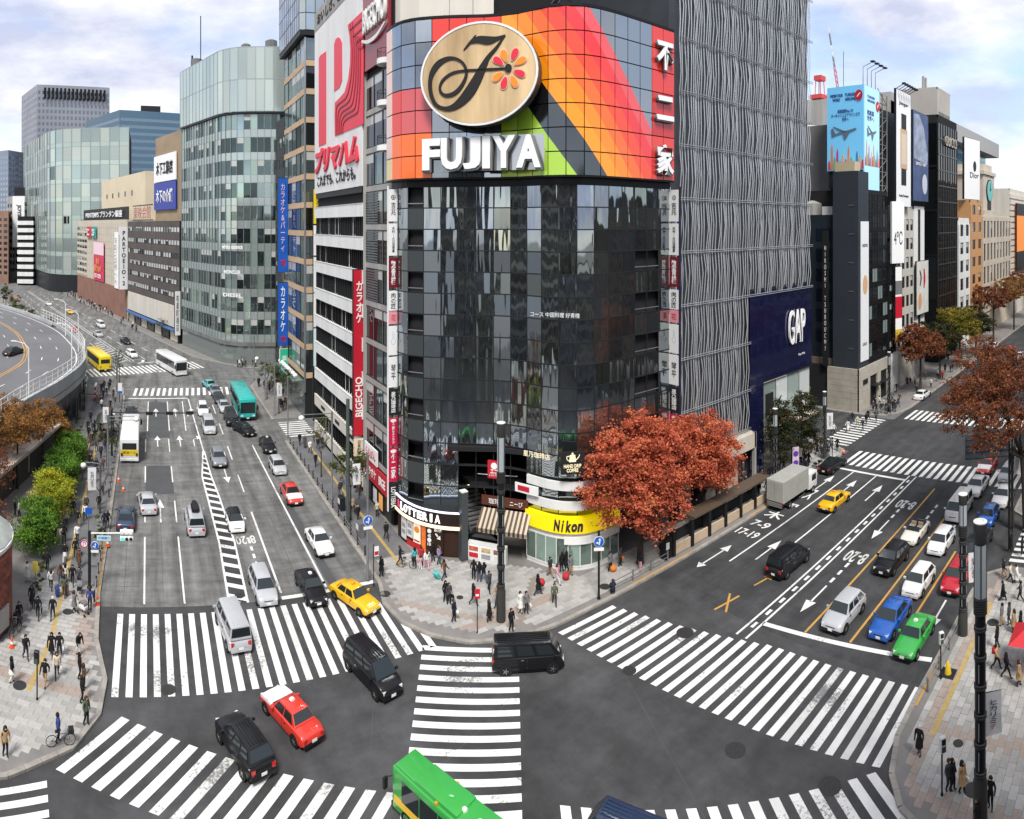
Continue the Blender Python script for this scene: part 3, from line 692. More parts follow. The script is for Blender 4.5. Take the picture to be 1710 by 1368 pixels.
t.links.new(rc.outputs[0],p.inputs['Base Color']);t.links.new(rm.outputs[0],p.inputs['Metallic']);p.inputs['Roughness'].default_value=.12;p.inputs['Coat Weight'].default_value=.5;p.inputs['Coat Roughness'].default_value=.04
PC={'pale':mat('crown_pale','#e8c3b6',.2,coat=.5),'red':mat('crown_red','#d8382f',.18,coat=.5),'orange':mat('crown_orange','#ef6a22',.18,coat=.5),'pink':mat('crown_pink','#c8585a',.2,coat=.5),'mir':rglass('crown_mirror',(.34,.38,.42),.9,bump=.06),
      'deep':mat('crown_deep_red','#c0201f',.18,coat=.5),'cream':mat('crown_cream','#e9cf9a',.2,coat=.5)}
CZ0,CZ1,CN=34.24,48.85,7;ch=(CZ1-CZ0)/CN;NCC=len(CR)-1
for i in range(NCC):
    a,b=CR[i],CR[i+1];l=sA[i+1]-sA[i];rz=rz_of(a,b);c=((a[0]+b[0])/2,(a[1]+b[1])/2)
    for k in range(CN):
        z=CZ0+(k+.5)*ch;up=k>=4
        if i<=0:m=PC['pale']if k>0 else PC['cream']
        elif i==1:m=PC['mir']if k>=4 else PC['red']if k>=2 else PC['orange']
        elif i<=3:m=PC['mir']if k>=4 else PC['pink']if k>=2 else PC['orange']
        elif i<=7:m=PC['red']if k>=6 else PC['pink']if k==5 else PC['deep']if k>=3 else PC['mir']
        elif i>=NCC-2:m=PC['deep']if k in(2,3)else PC['red']
        else:m=mc
        hw,hh=l/2-.035,ch/2-.05
        me=bpy.data.meshes.new('crown_panel');bb=B().box(-hw,hw,-.05,.02,-hh,hh);me.from_pydata(bb.v,[],bb.f);me.materials.append(m)
        ul=me.uv_layers.new(name='UVMap')
        for lp in me.loops:
            v=me.vertices[lp.vertex_index].co;ul.data[lp.index].uv=(sA[i]+l/2+v.x,z+v.z)
        o=obj('crown_panel',me,None,fj,(c[0]-34,c[1]-54,z),rz);o.rotation_euler[0]=R(random.uniform(-.3,.3))
# dark backing behind the panel joints, blank cream plant room on the roof
cb=B();ribbon(cb,CR,.06,CZ0,CZ1,0,-.08);wobj('crown_backing',cb,M_black,fj)
rb=thing('roof_plant_room','cream clad plant room on the roof behind the oval sign','plant room',(27.5,57,48.2))
wobj('wall_panel',B().prism([(24.0,57.6),(25.0,55.3),(27.2,53.4),(30.6,51.0),(33.2,56),(30,62),(24,62)],48.2,60),M_cream,rb)
jb=B();jb.seg((27.2,53.4),(27.23,53.38),.02,49,60).seg((29.0,52.13),(29.04,52.1),.02,49,60);wobj('panel_joint',jb,M_concd,rb)
cr2=thing('roof_escape_stair','dark steel stair climbing behind the crown beside the pipe covered tower','stair',(36,54,48.2))
sb=B()
for k in range(12):sb.obox((36+k*.28,53-.1*k,48.4+k*.42),.34,1.5,.07,0)
wobj('tread',sb,M_dk,cr2);wobj('stringer',B().tube([(36,52.2,48.6),(39.3,51,53.6)],.1,6).tube([(36,53.8,48.6),(39.3,52.6,53.6)],.1,6),M_dk,cr2)
# ---- oval sign with the script letter and flower
OU=Vector((.64,-.768,0));ON=Vector((-.768,-.64,0));ORZ=math.atan2(OU.y,OU.x)
oc=Vector((*[56.0*v for v in(math.sin(-55/F+A0),math.cos(-55/F+A0))],43.1))
ov=thing('oval_sign','giant tan oval sign with black script letter and red orange flower','sign',oc,ORZ)
ob=B();ellipse(ob,0,0,5.45,4.5,-.35,.9,48,0);obj('rim',ob,mat('oval_rim',(.10,.085,.07),.5,.4,var=.3,scale=1),ov,smooth=40)
ob=B();ellipse(ob,0,0,5.25,4.3,-.42,-.3,48,0);obj('face',ob,mat('oval_face','#cdb288',.6,var=.30,scale=.35,var2=lin('8f7450'),streak=True),ov)
ob=B()
for k in range(48):
    a0,a1=2*math.pi*k/48,2*math.pi*(k+1)/48
    flat(ob,[(5.28*math.cos(a0),4.33*math.sin(a0)),(5.28*math.cos(a1),4.33*math.sin(a1)),(5.47*math.cos(a1),4.52*math.sin(a1)),(5.47*math.cos(a0),4.52*math.sin(a0))],-.46,-.3)
obj('rim_trim',ob,M_wpanel,ov)
Q=lambda l:[((x-1000)*.00875,(775-y)*.00875,w_*.00875)for x,y,w_ in l]
lb=B()
brush(lb,Q([(1290,425,12),(1200,540,30),(1120,620,42),(1060,720,75),(1000,830,100),(920,950,112),(830,1040,92),(740,1092,62),(650,1100,42),(560,1060,38),(510,980,38),(487,880,40),(492,780,46),(525,700,62),(590,632,62),(680,597,42),(760,602,28),(830,640,26),(875,705,26),(884,780,30),(850,860,36),(790,930,42),(720,965,42),(650,963,32),(607,930,28),(596,880,26),(622,820,30),(680,772,28),(760,742,26),(880,735,24),(1000,740,24),(1150,745,24),(1310,750,24)]),-.52,-.40)
brush(lb,Q([(855,530,8),(915,470,22),(985,392,8)]),-.515,-.40);brush(lb,Q([(925,462,20),(1010,440,66),(1120,458,78),(1210,448,40),(1295,424,14)]),-.518,-.40)
obj('script_letter',lb,mat('script_black',(.02,.018,.018),.5),ov)
hub=B();ellipse(hub,(1325-1000)*.00875,(775-748)*.00875,.3,.36,-.56,-.40,16);obj('flower_hub',hub,MATS['script_black'],ov)
for k,(x,y,o)in enumerate(((1285,625,1),(1388,618,0),(1448,690,1),(1438,805,0),(1382,880,1),(1284,888,0),(1218,822,1),(1222,672,0))):
    dx,dz=(x-1325)*.00875,(748-y)*.00875;an=math.atan2(dz,dx);b0,b1=B(),B();cx,cz=(x-1000)*.00875,(775-y)*.00875
    def petal(b,g,y0):
        pts=[]
        for j in range(18):
            a=2*math.pi*j/18;u=.62*math.cos(a);v=(.33+.10*math.cos(a))*math.sin(a);u*=g;v*=g
            pts.append((cx+u*math.cos(an)-v*math.sin(an),cz+u*math.sin(an)+v*math.cos(an)))
        flat(b,pts,y0,-.40)
    petal(b0,1.0,-.5);petal(b1,.84,-.54);pt=obj('petal',b0,mat('petal_edge',(.75,.45,.30),.5),ov)
    obj('petal_face',b1,mat('petal_orange','#f5871f',.5)if o else mat('petal_red','#d81f3c',.5),pt)
# ---- name in block letters below the oval
fc=Vector(((24.3+32.2)/2,(53.6+44.9)/2,36.35));fu=Vector((32.2-24.3,44.9-53.6,0));frz=math.atan2(fu.y,fu.x)
fs=thing('block_letter_sign','huge white block letters below the oval sign on the coloured crown','sign',fc,frz)
M_lshadow=mat('letter_side_shadow',(.20,.20,.20),.5,.4)
adv={'F':.62,'U':.72,'J':.58,'I':.34,'Y':.74,'A':.78};tot=sum(adv[c]for c in 'FUJIYA');xx=-5.55
for c_ in 'FUJIYA':
    wd=11.1*adv[c_]/tot
    me=fit(text_mesh(c_,3,M_wsign,.12,.045),wd*.96 if c_!='I' else wd*.72,2.85);lt=obj('letter',me,None,fs,(xx+wd/2,-.35,0))
    me2=fit(text_mesh(c_,3,M_lshadow,.55,.065),(wd*.96 if c_!='I' else wd*.72)+.24,3.08);obj('letter_side_shadow',me2,None,lt,(.06,.36,-.07));xx+=wd  # larger grey copy shifted down: letter sides with their dark shadow built in
bk=B()
for k in range(7):bk.box(-5.7+k*1.64,-5.7+k*1.64+1.6,.42,.5,-1.55,1.55)
obj('backing_panel',bk,rglass('letter_backing',(.40,.41,.42),.7,rough=.15),fs)
# vertical name on the red end of the crown
for ch_,zc,hh in(('不',46.1,2.7),('二',41.1,2.3),('家',36.2,2.9)):
    s=thing('crown_character',{'不':'topmost white raised character on the red end of the crown','二':'two white raised bars in the middle of the red crown end','家':'lowest white raised character on the red end of the crown'}[ch_],'sign',(44.3,42.62,zc),0)
    me=fit(text_mesh(ch_,3,M_wsign,.14,.035),2.3,hh);obj('letter',me,None,s,(0,-.32,0))
    me=fit(text_mesh(ch_,3,M_lshadow,.4,.05),2.45,hh+.15);obj('letter_side_shadow',me,None,s,(.05,-.1,-.06))
# ---- blade signs stacked on both ends of the front
SEG=[('white','吉兆',33.4,30.3),('white','木村・人口法律事務所',30.1,27.0),('dred','惣青楼',26.8,23.9),('white','肉の匠',23.6,21.7),('pink','花',21.6,20.4),('white','0',20.2,17.4),('white','琴平',17.2,14.3),('black','星乃珈琲店',14.1,11.6),('red','不二家レストラン',11.3,8.6),('red','不二家',8.4,5.2),('black','LOTTERIA',5.0,2.4)]
sm={'white':(M_wsign,M_ink),'dred':(mat('sign_darkred',(.17,.006,.015),.45),M_wsign),'pink':(mat('sign_pink',(.72,.30,.33),.5),mat('sign_crimson',(.5,.02,.06),.5)),'black':(M_bsign,M_wsign),'red':(mat('sign_crimson2',(.55,.01,.06),.4),M_wsign)}
lab={0:'white top panel with round crest',1:'white panel with a thin column of characters',2:'dark red panel with white brush characters',3:'white panel with brush characters',4:'small pink panel with a red flower',5:'white panel with a pale gourd outline',6:'white panel with sparse small characters',7:'black panel with white brush lettering',8:'crimson panel with white logo in two columns',9:'crimson panel with three large white characters',10:'black panel with vertical latin lettering'}
for side,(bx,by,rz,wd,lst,where)in enumerate(((23.14,57.4,0,.95,11,'left edge of the dark glass'),(46.05,42.72,FX,1.25,9,'right edge of the dark glass'))):
    bt=thing('blade_sign_post','tall thin frame carrying stacked panels at the '+where,'sign frame',(bx,by,2.4),rz)
    obj('post',B().box(-wd/2-.09,-wd/2-.02,-.12,.12,0,31.3),M_wsign,bt);obj('post',B().box(wd/2+.02,wd/2+.09,-.12,.12,0,31.3),M_dk,bt)
    for k,(m_,tx,z1,z0)in enumerate(SEG[:lst]):
        s=sign('blade_sign',lab[k]+' at the '+where,'sign',(bx,by,(z0+z1)/2),rz,wd,z1-z0,.2,sm[m_][0],None,'stacked blade signs on the glass corner')
        h=z1-z0
        if tx=='0':
            g=B();brush(g,[(-.1,.9,.03),(.1,.6,.03),(.05,.3,.03),(.22,-.1,.03),(0,-.4,.03),(-.22,-.1,.03),(-.05,.3,.03),(-.12,.7,.03)],-.112,-.1);obj('outline',g,mat('pale_blue_ink',(.25,.4,.5),.6),s)
        elif tx=='LOTTERIA':
            me=fit(text_mesh(tx,1,sm[m_][1],.02,.02),h*.75,wd*.5);me.transform(Matrix.Rotation(R(90),4,'Y'));obj('lettering',me,None,s,(0,-.115,0))
        else:
            ty=tx[:8];slet(s,ty,0,-.1*h if k==0 else 0,.115,sm[m_][1],wd*(.5 if len(ty)<6 else .3),h*(.4 if k==0 else .8 if len(ty)>2 else .5),vertical=True,depth=.02,bold=.02 if k in(2,7,8,9)else 0)
        if k==0:
            g=B();ellipse(g,0,h*.25,.24,.24,-.115,-.1,16);cr_=obj('crest',g,M_ink,s)
            g=B()
            for j in range(6):ellipse(g,.13*math.cos(j*1.047),h*.25+.13*math.sin(j*1.047),.055,.055,-.12,-.11,8)
            obj('crest_petals',g,M_wsign,cr_)
        if k in(8,9):
            g=B();ellipse(g,0,h*.42,.3,.16,-.118,-.1,16);obj('logo',g,M_wsign,s)
bl=B().box(46.6,47.3,43.0,43.6,5,32.4);wobj('edge_slab',bl,mat('deep_blue_panel',(.012,.014,.20),.3),fj);wobj('edge_strip',B().box(46.42,46.56,42.9,43.5,4,33.4),M_wsign,fj)
wobj('side_wall',B().box(45.2,46.4,43.9,62,0,48),M_concd,fj)
# ---- ground level: burger shop, recessed entrance, camera shop
LP_=catmull([(23.5,57.0),(23.6,55.2),(24.3,53.2),(25.6,51.6),(27.0,50.6)],5);LP_r=resample(LP_,.5)
bs=thing('burger_shop','burger shop with curved brown fascia under the glass corner','shop',(24.5,54,.15))
g=B();ribbon(g,LP_r,.3,.15,3.0,0,0);wobj('shop_wall',g,mat('shop_brown',(.035,.018,.012),.5),bs)
g=B();ribbon(g,LP_r,.35,3.0,4.15,0,.25);fas=wobj('fascia',g,mat('fascia_brown',(.022,.014,.012),.4),bs)
g=B();ribbon(g,LP_r,.3,2.72,3.0,0,.32);wobj('light_strip',g,mat('lit_cream',(.85,.62,.40),.5,emit=.8),bs)
g=B();ribbon(g,LP_r,.2,4.15,4.25,0,.32);wobj('fascia_edge',g,mat('lit_edge',(.75,.78,.95),.4,emit=.5),bs)
wobj('shop_roof',B().prism(LP_+[(29,55),(24,58)],4.0,4.12),M_dk,bs)
LF=resample(offset(LP_,.32),.62)
for k,c_ in enumerate('LOTTERIA'):
    i=2+k;i=min(i,len(LF)-2);a,b=LF[i],LF[i+1]
    me=fit(text_mesh(c_,1,mat('lit_white',(.9,.9,.9),.4,emit=.9),.05,.04),.5 if c_!='I' else .22,.72);obj('letter',me,None,bs,((a[0]+b[0])/2-24.5,(a[1]+b[1])/2-54,3.43),rz_of(a,b))
a,b=LF[1],LF[2];me=fit(text_mesh('L',1,mat('lit_pink',(.75,.03,.12),.4,emit=.5),.05,.06),.4,.6);obj('logo',me,None,bs,((a[0]+b[0])/2-24.5,(a[1]+b[1])/2-54,3.47),rz_of(a,b))
LW=resample(offset(LP_,.04),.95)
for k,(m_,nm)in enumerate(((M_wpanel,'menu_board'),(M_wpanel,'menu_board'),(mat('poster_cream',(.78,.62,.5),.4,emit=.35),'poster'),(mat('door_orange',(.60,.13,.02),.4,var=.5,scale=1.6,emit=.25),'shop_door'))):
    j=k+1;a,b=LW[j],LW[j+1];c_=((a[0]+b[0])/2-24.5,(a[1]+b[1])/2-54)
    hh=(1.9,1.5,1.75,2.3)[k];o=obj(nm,B().box(-.42,.42,-.06,.0,-hh/2,hh/2),m_,bs,(*c_,(1.3,1.6,1.5,1.2)[k]),rz_of(a,b))
    if k==2:
        g=B();ellipse(g,0,.35,.34,.3,-.075,-.06,16);obj('printed_burger',g,mat('print_orange',(.75,.25,.03),.5),o);obj('printed_band',B().box(-.36,.36,-.07,-.06,-.75,-.6),M_rsign,o)
    if k<2:obj('printed_menu',B().box(-.3,.3,-.066,-.06,.1,.5).box(-.3,.3,-.066,-.06,-.5,-.1),mat('print_grey',(.3,.3,.33),.6),o)
wobj('counter_front',B().seg(LW[2],LW[3],-.02,.16,.7).seg(LW[3],LW[4],-.02,.16,.66),mat('shop_red',(.5,.02,.02),.4),bs)
a,b=LW[5],LW[6];c_=((a[0]+b[0])/2,(a[1]+b[1])/2);rzb=rz_of(a,b)
b1=sign('basement_sign','brown wall sign with basement number and white arrow beside the burger shop','sign',(c_[0]+ON.x*.12,c_[1]+ON.y*.12,1.7),rzb,1.7,2.4,.08,mat('sign_brown',(.03,.016,.01),.5))
slet(b1,'B1F',.35,.85,.06,M_wsign,.7,.32,bold=.03);slet(b1,'45',-.5,.2,.06,M_wsign,.32,.28,bold=.03);slet(b1,'10',-.5,-.55,.06,M_wsign,.32,.28,bold=.03)
for z_ in(.62,-.18):g=B();ellipse(g,-.5,z_,.2,.2,-.055,-.03,14);obj('disc',g,M_wsign,b1)
g=B();brush(g,[(.1,.5,.14),(.35,.25,.14)],-.055,-.04,n=1);flat(g,[(.6,0),(.55,.38),(.22,.05)],-.055,-.04);obj('arrow',g,M_wsign,b1)
# recessed dark entrance with stair, awning and counter
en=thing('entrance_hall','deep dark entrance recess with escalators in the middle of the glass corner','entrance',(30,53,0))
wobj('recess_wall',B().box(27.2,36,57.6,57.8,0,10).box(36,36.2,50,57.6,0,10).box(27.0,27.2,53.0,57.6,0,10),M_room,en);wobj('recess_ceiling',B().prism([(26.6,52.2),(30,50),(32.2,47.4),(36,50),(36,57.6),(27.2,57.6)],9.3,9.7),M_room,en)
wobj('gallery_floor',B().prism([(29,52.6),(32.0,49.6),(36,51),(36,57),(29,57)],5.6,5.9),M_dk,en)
g=B()
for k in range(14):g.box(29.0,31.6,52.2+k*.3,52.6+k*.3,.15+k*.3,.3+k*.3)
wobj('stair',g,M_concd,en)
wobj('stair_rail',B().tube([(28.9,52,1.2),(28.9,56.4,5.6)],.05).tube([(31.7,52,1.2),(31.7,56.4,5.6)],.05).tube([(29.4,51.9,6.8),(32.2,49.4,6.8)],.05),M_alu,en)
for z in(2.6,6.8):
    for k in range(5):wobj('ceiling_lamp',B().box(29.5+k*1.1,29.8+k*1.1,54,54.3,z+2.2,z+2.26),mat('lamp_warm',(1,.8,.55),.4,emit=2.0),en)
col=B().box(26.7,27.35,50.0,50.6,.15,6.2);cp=thing('entrance_pillar','square grey pillar between the burger shop and the entrance','pillar',(27,50.3,.15));wobj('shaft',col,mat('pillar_grey',(.07,.08,.085),.35,.3),cp);wobj('lamp_cap',B().box(26.72,27.33,49.98,50.58,6.2,6.3),M_wpanel,cp)
aw=thing('striped_awning','brown and cream striped awning over the dark entrance','awning',(30.6,48.6,3))
A_,B_=Vector((29.0,50.4,0)),Vector((32.0,46.9,0));du=(B_-A_)/22;nv=Vector((-.768,-.64,0))*1.5
for k in range(22):
    p0,p1=A_+du*k,A_+du*(k+1);zt,zb=4.4,3.2
    vs=[(*p0[:2],zt),(*p1[:2],zt),(*(p1+nv)[:2],zb),(*(p0+nv)[:2],zb),(*(p1+nv)[:2],zb-.35),(*(p0+nv)[:2],zb-.35)]
    wobj('awning_strip',B().add(vs,[(0,3,2,1),(3,5,4,2)]).add([(x,y,z-.03)for x,y,z in vs],[(0,1,2,3),(3,2,4,5)]),mat('awning_cream',(.50,.44,.34),.8)if k%2 else mat('awning_brown',(.10,.065,.04),.8),aw)
hs=sign('hall_sign','brown lit sign with characters above the striped awning','sign',(30.5,48.9,5.0),ORZ,4.4,.85,.15,mat('sign_umber',(.09,.025,.012),.5),None)
slet(hs,'珈琲!',-.9,0,.1,M_wsign,1.2,.5);slet(hs,'ニーび',1.1,0,.1,M_wsign,1.2,.45)
rs=sign('hanging_red_sign','square red hanging sign with white circle over the entrance','sign',(30.2,50.2,7.6),ORZ,1.25,1.6,.2,M_rsign,None)
g=B();ellipse(g,0,.35,.3,.3,-.13,-.1,16);obj('disc',g,M_wsign,rs);slet(rs,'エニ',0,-.15,.12,M_wsign,.7,.35,bold=.02);slet(rs,'レストラン',0,-.5,.12,M_wsign,.9,.22)
ct=thing('poster_counter','white poster counter with food pictures in front of the entrance','counter',(28.6,48.9,.15),ORZ)
obj('body',B().box(-1.8,1.8,-.1,.5,0,1.5),M_wpanel,ct)
for k in range(3):
    p=obj('poster',B().box(-1.7+k*1.15,-.65+k*1.15,-.13,-.1,.2,1.35),M_wsign,ct)
    obj('picture',B().box(-1.6+k*1.15,-.75+k*1.15,-.14,-.13,.85,1.25),mat('food_%d'%k,((.5,.12,.08),(.55,.4,.2),(.25,.12,.1))[k],.6,var=.6,scale=5),p)
    obj('caption',B().box(-1.6+k*1.15,-.75+k*1.15,-.14,-.13,.28,.7),(M_rsign,MATS['print_grey'],M_wpanel)[k],p)
cr=thing('stair_hood','dark curved canopy of a stair entrance behind the poster counter','canopy',(29.2,50.3,.15),ORZ)
g=B();pr=[(-1.8,.2),(-1.8,1.2),(-1.2,1.9),(-.2,2.2),(.8,2.1),(1.6,1.6),(1.8,.2)]
flat(g,pr,-.6,.6);obj('hood',g,mat('hood_black',(.01,.01,.012),.1,coat=1),cr)
# camera shop
NP=catmull([(31.9,47.4),(32.6,45.4),(33.5,44.0),(34.9,43.0),(36.5,42.7),(38.6,42.75)],5);NR=resample(NP,.45)
ns=thing('camera_shop','curved yellow fronted camera shop beside the red tree','shop',(34.5,44,.15))
g=B();ribbon(g,NR,.3,.15,.5,0,0);ribbon(g,NR,.3,2.9,3.4,0,.0);wobj('base',g,M_wpanel,ns)
g=B();ribbon(g,NR,.5,3.4,4.75,0,.25);wobj('fascia',g,mat('fascia_yellow',(.85,.62,.0),.4,emit=.25),ns)
curtain(ns,NP,.5,2.9,1,1.0,0,[unit_pane('shop_window',rglass('shop_glass',(.26,.36,.32),.6,rough=.1))],None,M_wpanel,.07,.05,tilt=0,name='shop_window')
NL=resample(offset(NP,.28),.5)
for k,c_ in enumerate('Nikon'):
    i=6+k;a,b=NL[i],NL[i+1];me=fit(text_mesh(c_,1,M_ink,.05,.05 if c_!='i' else .015,slant=.2),(.62,.30,.52,.52,.52)[k],1.0 if c_ in 'Nik' else .72);obj('letter',me,None,ns,((a[0]+b[0])/2-34.5,(a[1]+b[1])/2-44,(3.92 if c_ in 'Nik' else 3.8)),rz_of(a,b))
g=B();ribbon(g,resample(NP[10:],.45),.1,2.45,3.1,0,.2);wobj('shop_banner',g,M_wsign,ns)
wobj('inner_wall',B().prism([(32.6,47.6),(33.4,45.4),(34.4,44.3),(38.6,43.5),(40,47)],.15,9),M_room,ns)
for zz in(5.3,7.0):
    g=B();ribbon(g,NR,.2,zz,zz+.75,0,.05);wobj('white_band',g,M_wpanel,ns)
yp=sign('lemon_poster','green poster with a lemon above the yellow fascia','poster',(36.6,42.55,6.4),0,1.7,1.5,.06,mat('poster_green',(.16,.24,.02),.5,var=.6,scale=1.5),M_dk)
g=B();ellipse(g,.35,-.35,.36,.3,-.05,-.02,14);obj('printed_lemon',g,mat('lemon',(.75,.65,.05),.5),yp)
fs2=sign('floor_sign','white strip with a red label between the shop floors','sign',(31.6,47.0,6.6),R(-66),2.4,.8,.1,M_wsign);obj('label_plate',B().box(-.9,.3,-.08,-.05,-.22,.22),M_rsign,fs2)
cf=sign('coffee_sign','black coffee sign with a gold pot emblem on the glass corner','sign',(33.6,43.0,9.7),R(-28),2.0,1.9,.12,M_bsign)
M_gold=mat('gold_letters',(.80,.70,.45),.5,emit=.3)
g=B();flat(g,[(-.3,.1),(.3,.1),(.22,.7),(-.22,.7)],-.09,-.06);brush(g,[(.28,.25,.07),(.5,.45,.06),(.62,.7,.05)],-.09,-.06);brush(g,[(-.25,.6,.06),(-.5,.55,.06),(-.45,.3,.06),(-.28,.2,.05)],-.09,-.06);ellipse(g,0,.8,.09,.09,-.09,-.06,8);obj('pot_emblem',g,M_gold,cf)
slet(cf,'HAND DRIP',0,-.25,.075,M_gold,1.5,.3,bold=.02);slet(cf,'COFFEE',0,-.62,.075,M_gold,1.0,.3,bold=.02)
c2=thing('lit_wall_lettering','small lit characters on dark glass left of the coffee sign','sign',(31.95,45.9,9.9),R(-62));slet(c2,'星乃珈琲店',0,0,.1,M_gold,2.6,.5)
c3=thing('glass_lettering','white restaurant lettering across the middle of the dark glass front','sign',(33.0,44.6,22.2),R(-52));slet(c3,'コース 中国料理 好青楼',0,0,.25,M_wsign,4.4,.42)
# ================================================================== buildings along the left street
def farwins(par,a,b,z0,z1,nf,nc,fx=.6,fz=.6,m=None,name='window_grid'):
    """Windows of a far facade, too small to pick apart: one part."""
    Lx=math.hypot(b[0]-a[0],b[1]-a[1]);ux,uy=(b[0]-a[0])/Lx,(b[1]-a[1])/Lx;cw,fh=Lx/nc,(z1-z0)/nf;wb=B()
    for k in range(nf):
        for i in range(nc):
            s0,s1=(i+.5-fx/2)*cw,(i+.5+fx/2)*cw
            wb.seg((a[0]+ux*s0,a[1]+uy*s0),(a[0]+ux*s1,a[1]+uy*s1),.06,z0+(k+.5-fz/2)*fh,z0+(k+.5+fz/2)*fh)
    o=wobj(name,wb,m or G_win,par);o['kind']='stuff';return o
# ---- white banded building with the giant billboard
X0=23.8;YA,YB=67.0,87.2
wb_=thing('white_banded_building','office building with white floor bands and dark window strips beside the side street','building',(34,77,0))
block(wb_,[(X0,YA),(48,YA),(48,YB),(X0,YB)],0,33.6,M_room)
wobj('side_wall',B().box(24.2,48,YB,YB+.2,0,33.6),M_conc,wb_)
wv=[unit_pane('window',G_win,M_black,.05),unit_pane('window',rglass('glass_grey',(.16,.18,.18),.8,vary=.5),M_black,.05),unit_pane('window',G_win,M_wpanel,.07,blind=.5)]
for k in range(9):
    zt=32.35-3.75*k;zb=zt-1.45
    m_=M_wpanel if k<7 else M_cream
    if zb>.5:wobj('floor_band',B().box(X0-.45,X0+.1,YA,YB+.3,zb,zt).box(X0-.5,X0+.1,YA-.01,YB+.32,zt,zt+.06),m_,wb_)
    z0=zt-3.75+.03
    for i in range(14):
        if zb-max(z0,.3)<.6:continue
        y=YB-(i+.5)*(YB-YA)/14;put(wb_,random.choices(wv,(4,2,2))[0],'window',(X0-.04,y,(max(z0,.3)+zb)/2),FX,(YB-YA)/14*.96,zb-max(z0,.3))
    fb=B()
    for i in range(29):
        y=YB-i*(YB-YA)/28;fb.box(X0-.28,X0-.05,y-.04,y+.04,max(z0,.3),zb)
    if zb-max(z0,.3)>.6:wobj('window_fins',fb,M_black if k%2 else M_dk,wb_)['kind']='stuff'
for i,y in enumerate((83,76.5,70.5)):wobj('name_plate',B().box(X0-.5,X0-.455,y-.9,y+.9,5.1-.0,5.5),M_bsign,wb_)
# giant billboard
bb=thing('giant_billboard','giant red and white billboard with a striped letter on the white banded building','billboard',(X0-.45,77,34))
wobj('board',B().box(X0-.5,X0-.05,YA,YB,34.3,57.0),mat('board_white',(.70,.69,.68),.55,var=.12,scale=.5,streak=True),bb)
wobj('top_strip',B().box(X0-.55,X0-.02,YA,YB,57.0,59.6),M_conc,bb)
wobj('support',B().box(X0-.4,X0+.6,YA+.3,YB-.3,33.6,34.3),M_dk,bb)
M_pr=mat('print_red','#dc2f46',.45);M_prd=mat('print_red_dark','#8f1024',.5)
def bz(zx,zy): # billboard layout: run from the far edge, height
    px=520+zx/4.025;y=onX(px,X0-.5);return(YB-y,ZA(X0-.5,y,zy/4.025))
def bpoly(pts,off,m,nm):
    q=[bz(*p)for p in pts];b=B();flat(b,[(u,z)for u,z in q],-off,0);o=obj(nm,b,m,bb,(X0-.5-bb.location.x,YB-77,-34),FX);return o
bpoly([(52,395),(60,375),(100,345),(100,965),(52,985)],.06,M_pr,'red_bar')
bpoly([(155,300),(165,265),(180,250),(195,258),(207,290),(208,540),(190,590),(155,615)],.06,M_pr,'red_counter')
A_l=[(246,170),(258,240),(264,330),(262,430),(250,530),(225,620),(190,660),(160,690),(158,770),(160,915)]
B_l=[(352,68),(353,250),(353,400),(352,560),(350,680),(345,780),(330,800),(270,830),(235,855),(232,890)]
bpoly(A_l+[(352,835),(353,68)],.06,M_pr,'red_field')
for j in range(1,6):
    t=j/6.5;pts=[((1-t)*a[0]+t*b[0],(1-t)*a[1]+t*b[1])for a,b in zip(A_l,B_l)]
    pts=[(p[0],p[1]+(40*t if i==0 else 0))for i,p in enumerate(pts)]
    b=B();brush(b,[(*bz(*p),.22)for p in pts[0 if j<3 else 1:]],-.12,-.05,n=3);obj('stripe_line',b,M_prd,bb,(X0-.5-bb.location.x,YB-77,-34),FX)
for j in range(4):
    b=B();brush(b,[(*bz(262+j*22,205+j*42),.22),(*bz(352,120+j*65),.22)],-.12,-.05,n=1);obj('stripe_line',b,M_prd,bb,(X0-.5-bb.location.x,YB-77,-34),FX)
letter(bb,'プリマハム',(X0-.62,77.1,38.6),FX,M_pr,18.5,3.4,depth=.25,bold=.05,slant=.25);letter(bb,'これまでも、これからも。',(X0-.56,77.3,35.9),FX,M_ink,16.5,1.5,bold=.02);letter(bb,'おいしさ、ふれあい',(X0-.6,77,58.2),FX,M_ink,17,1.4,bold=.02)
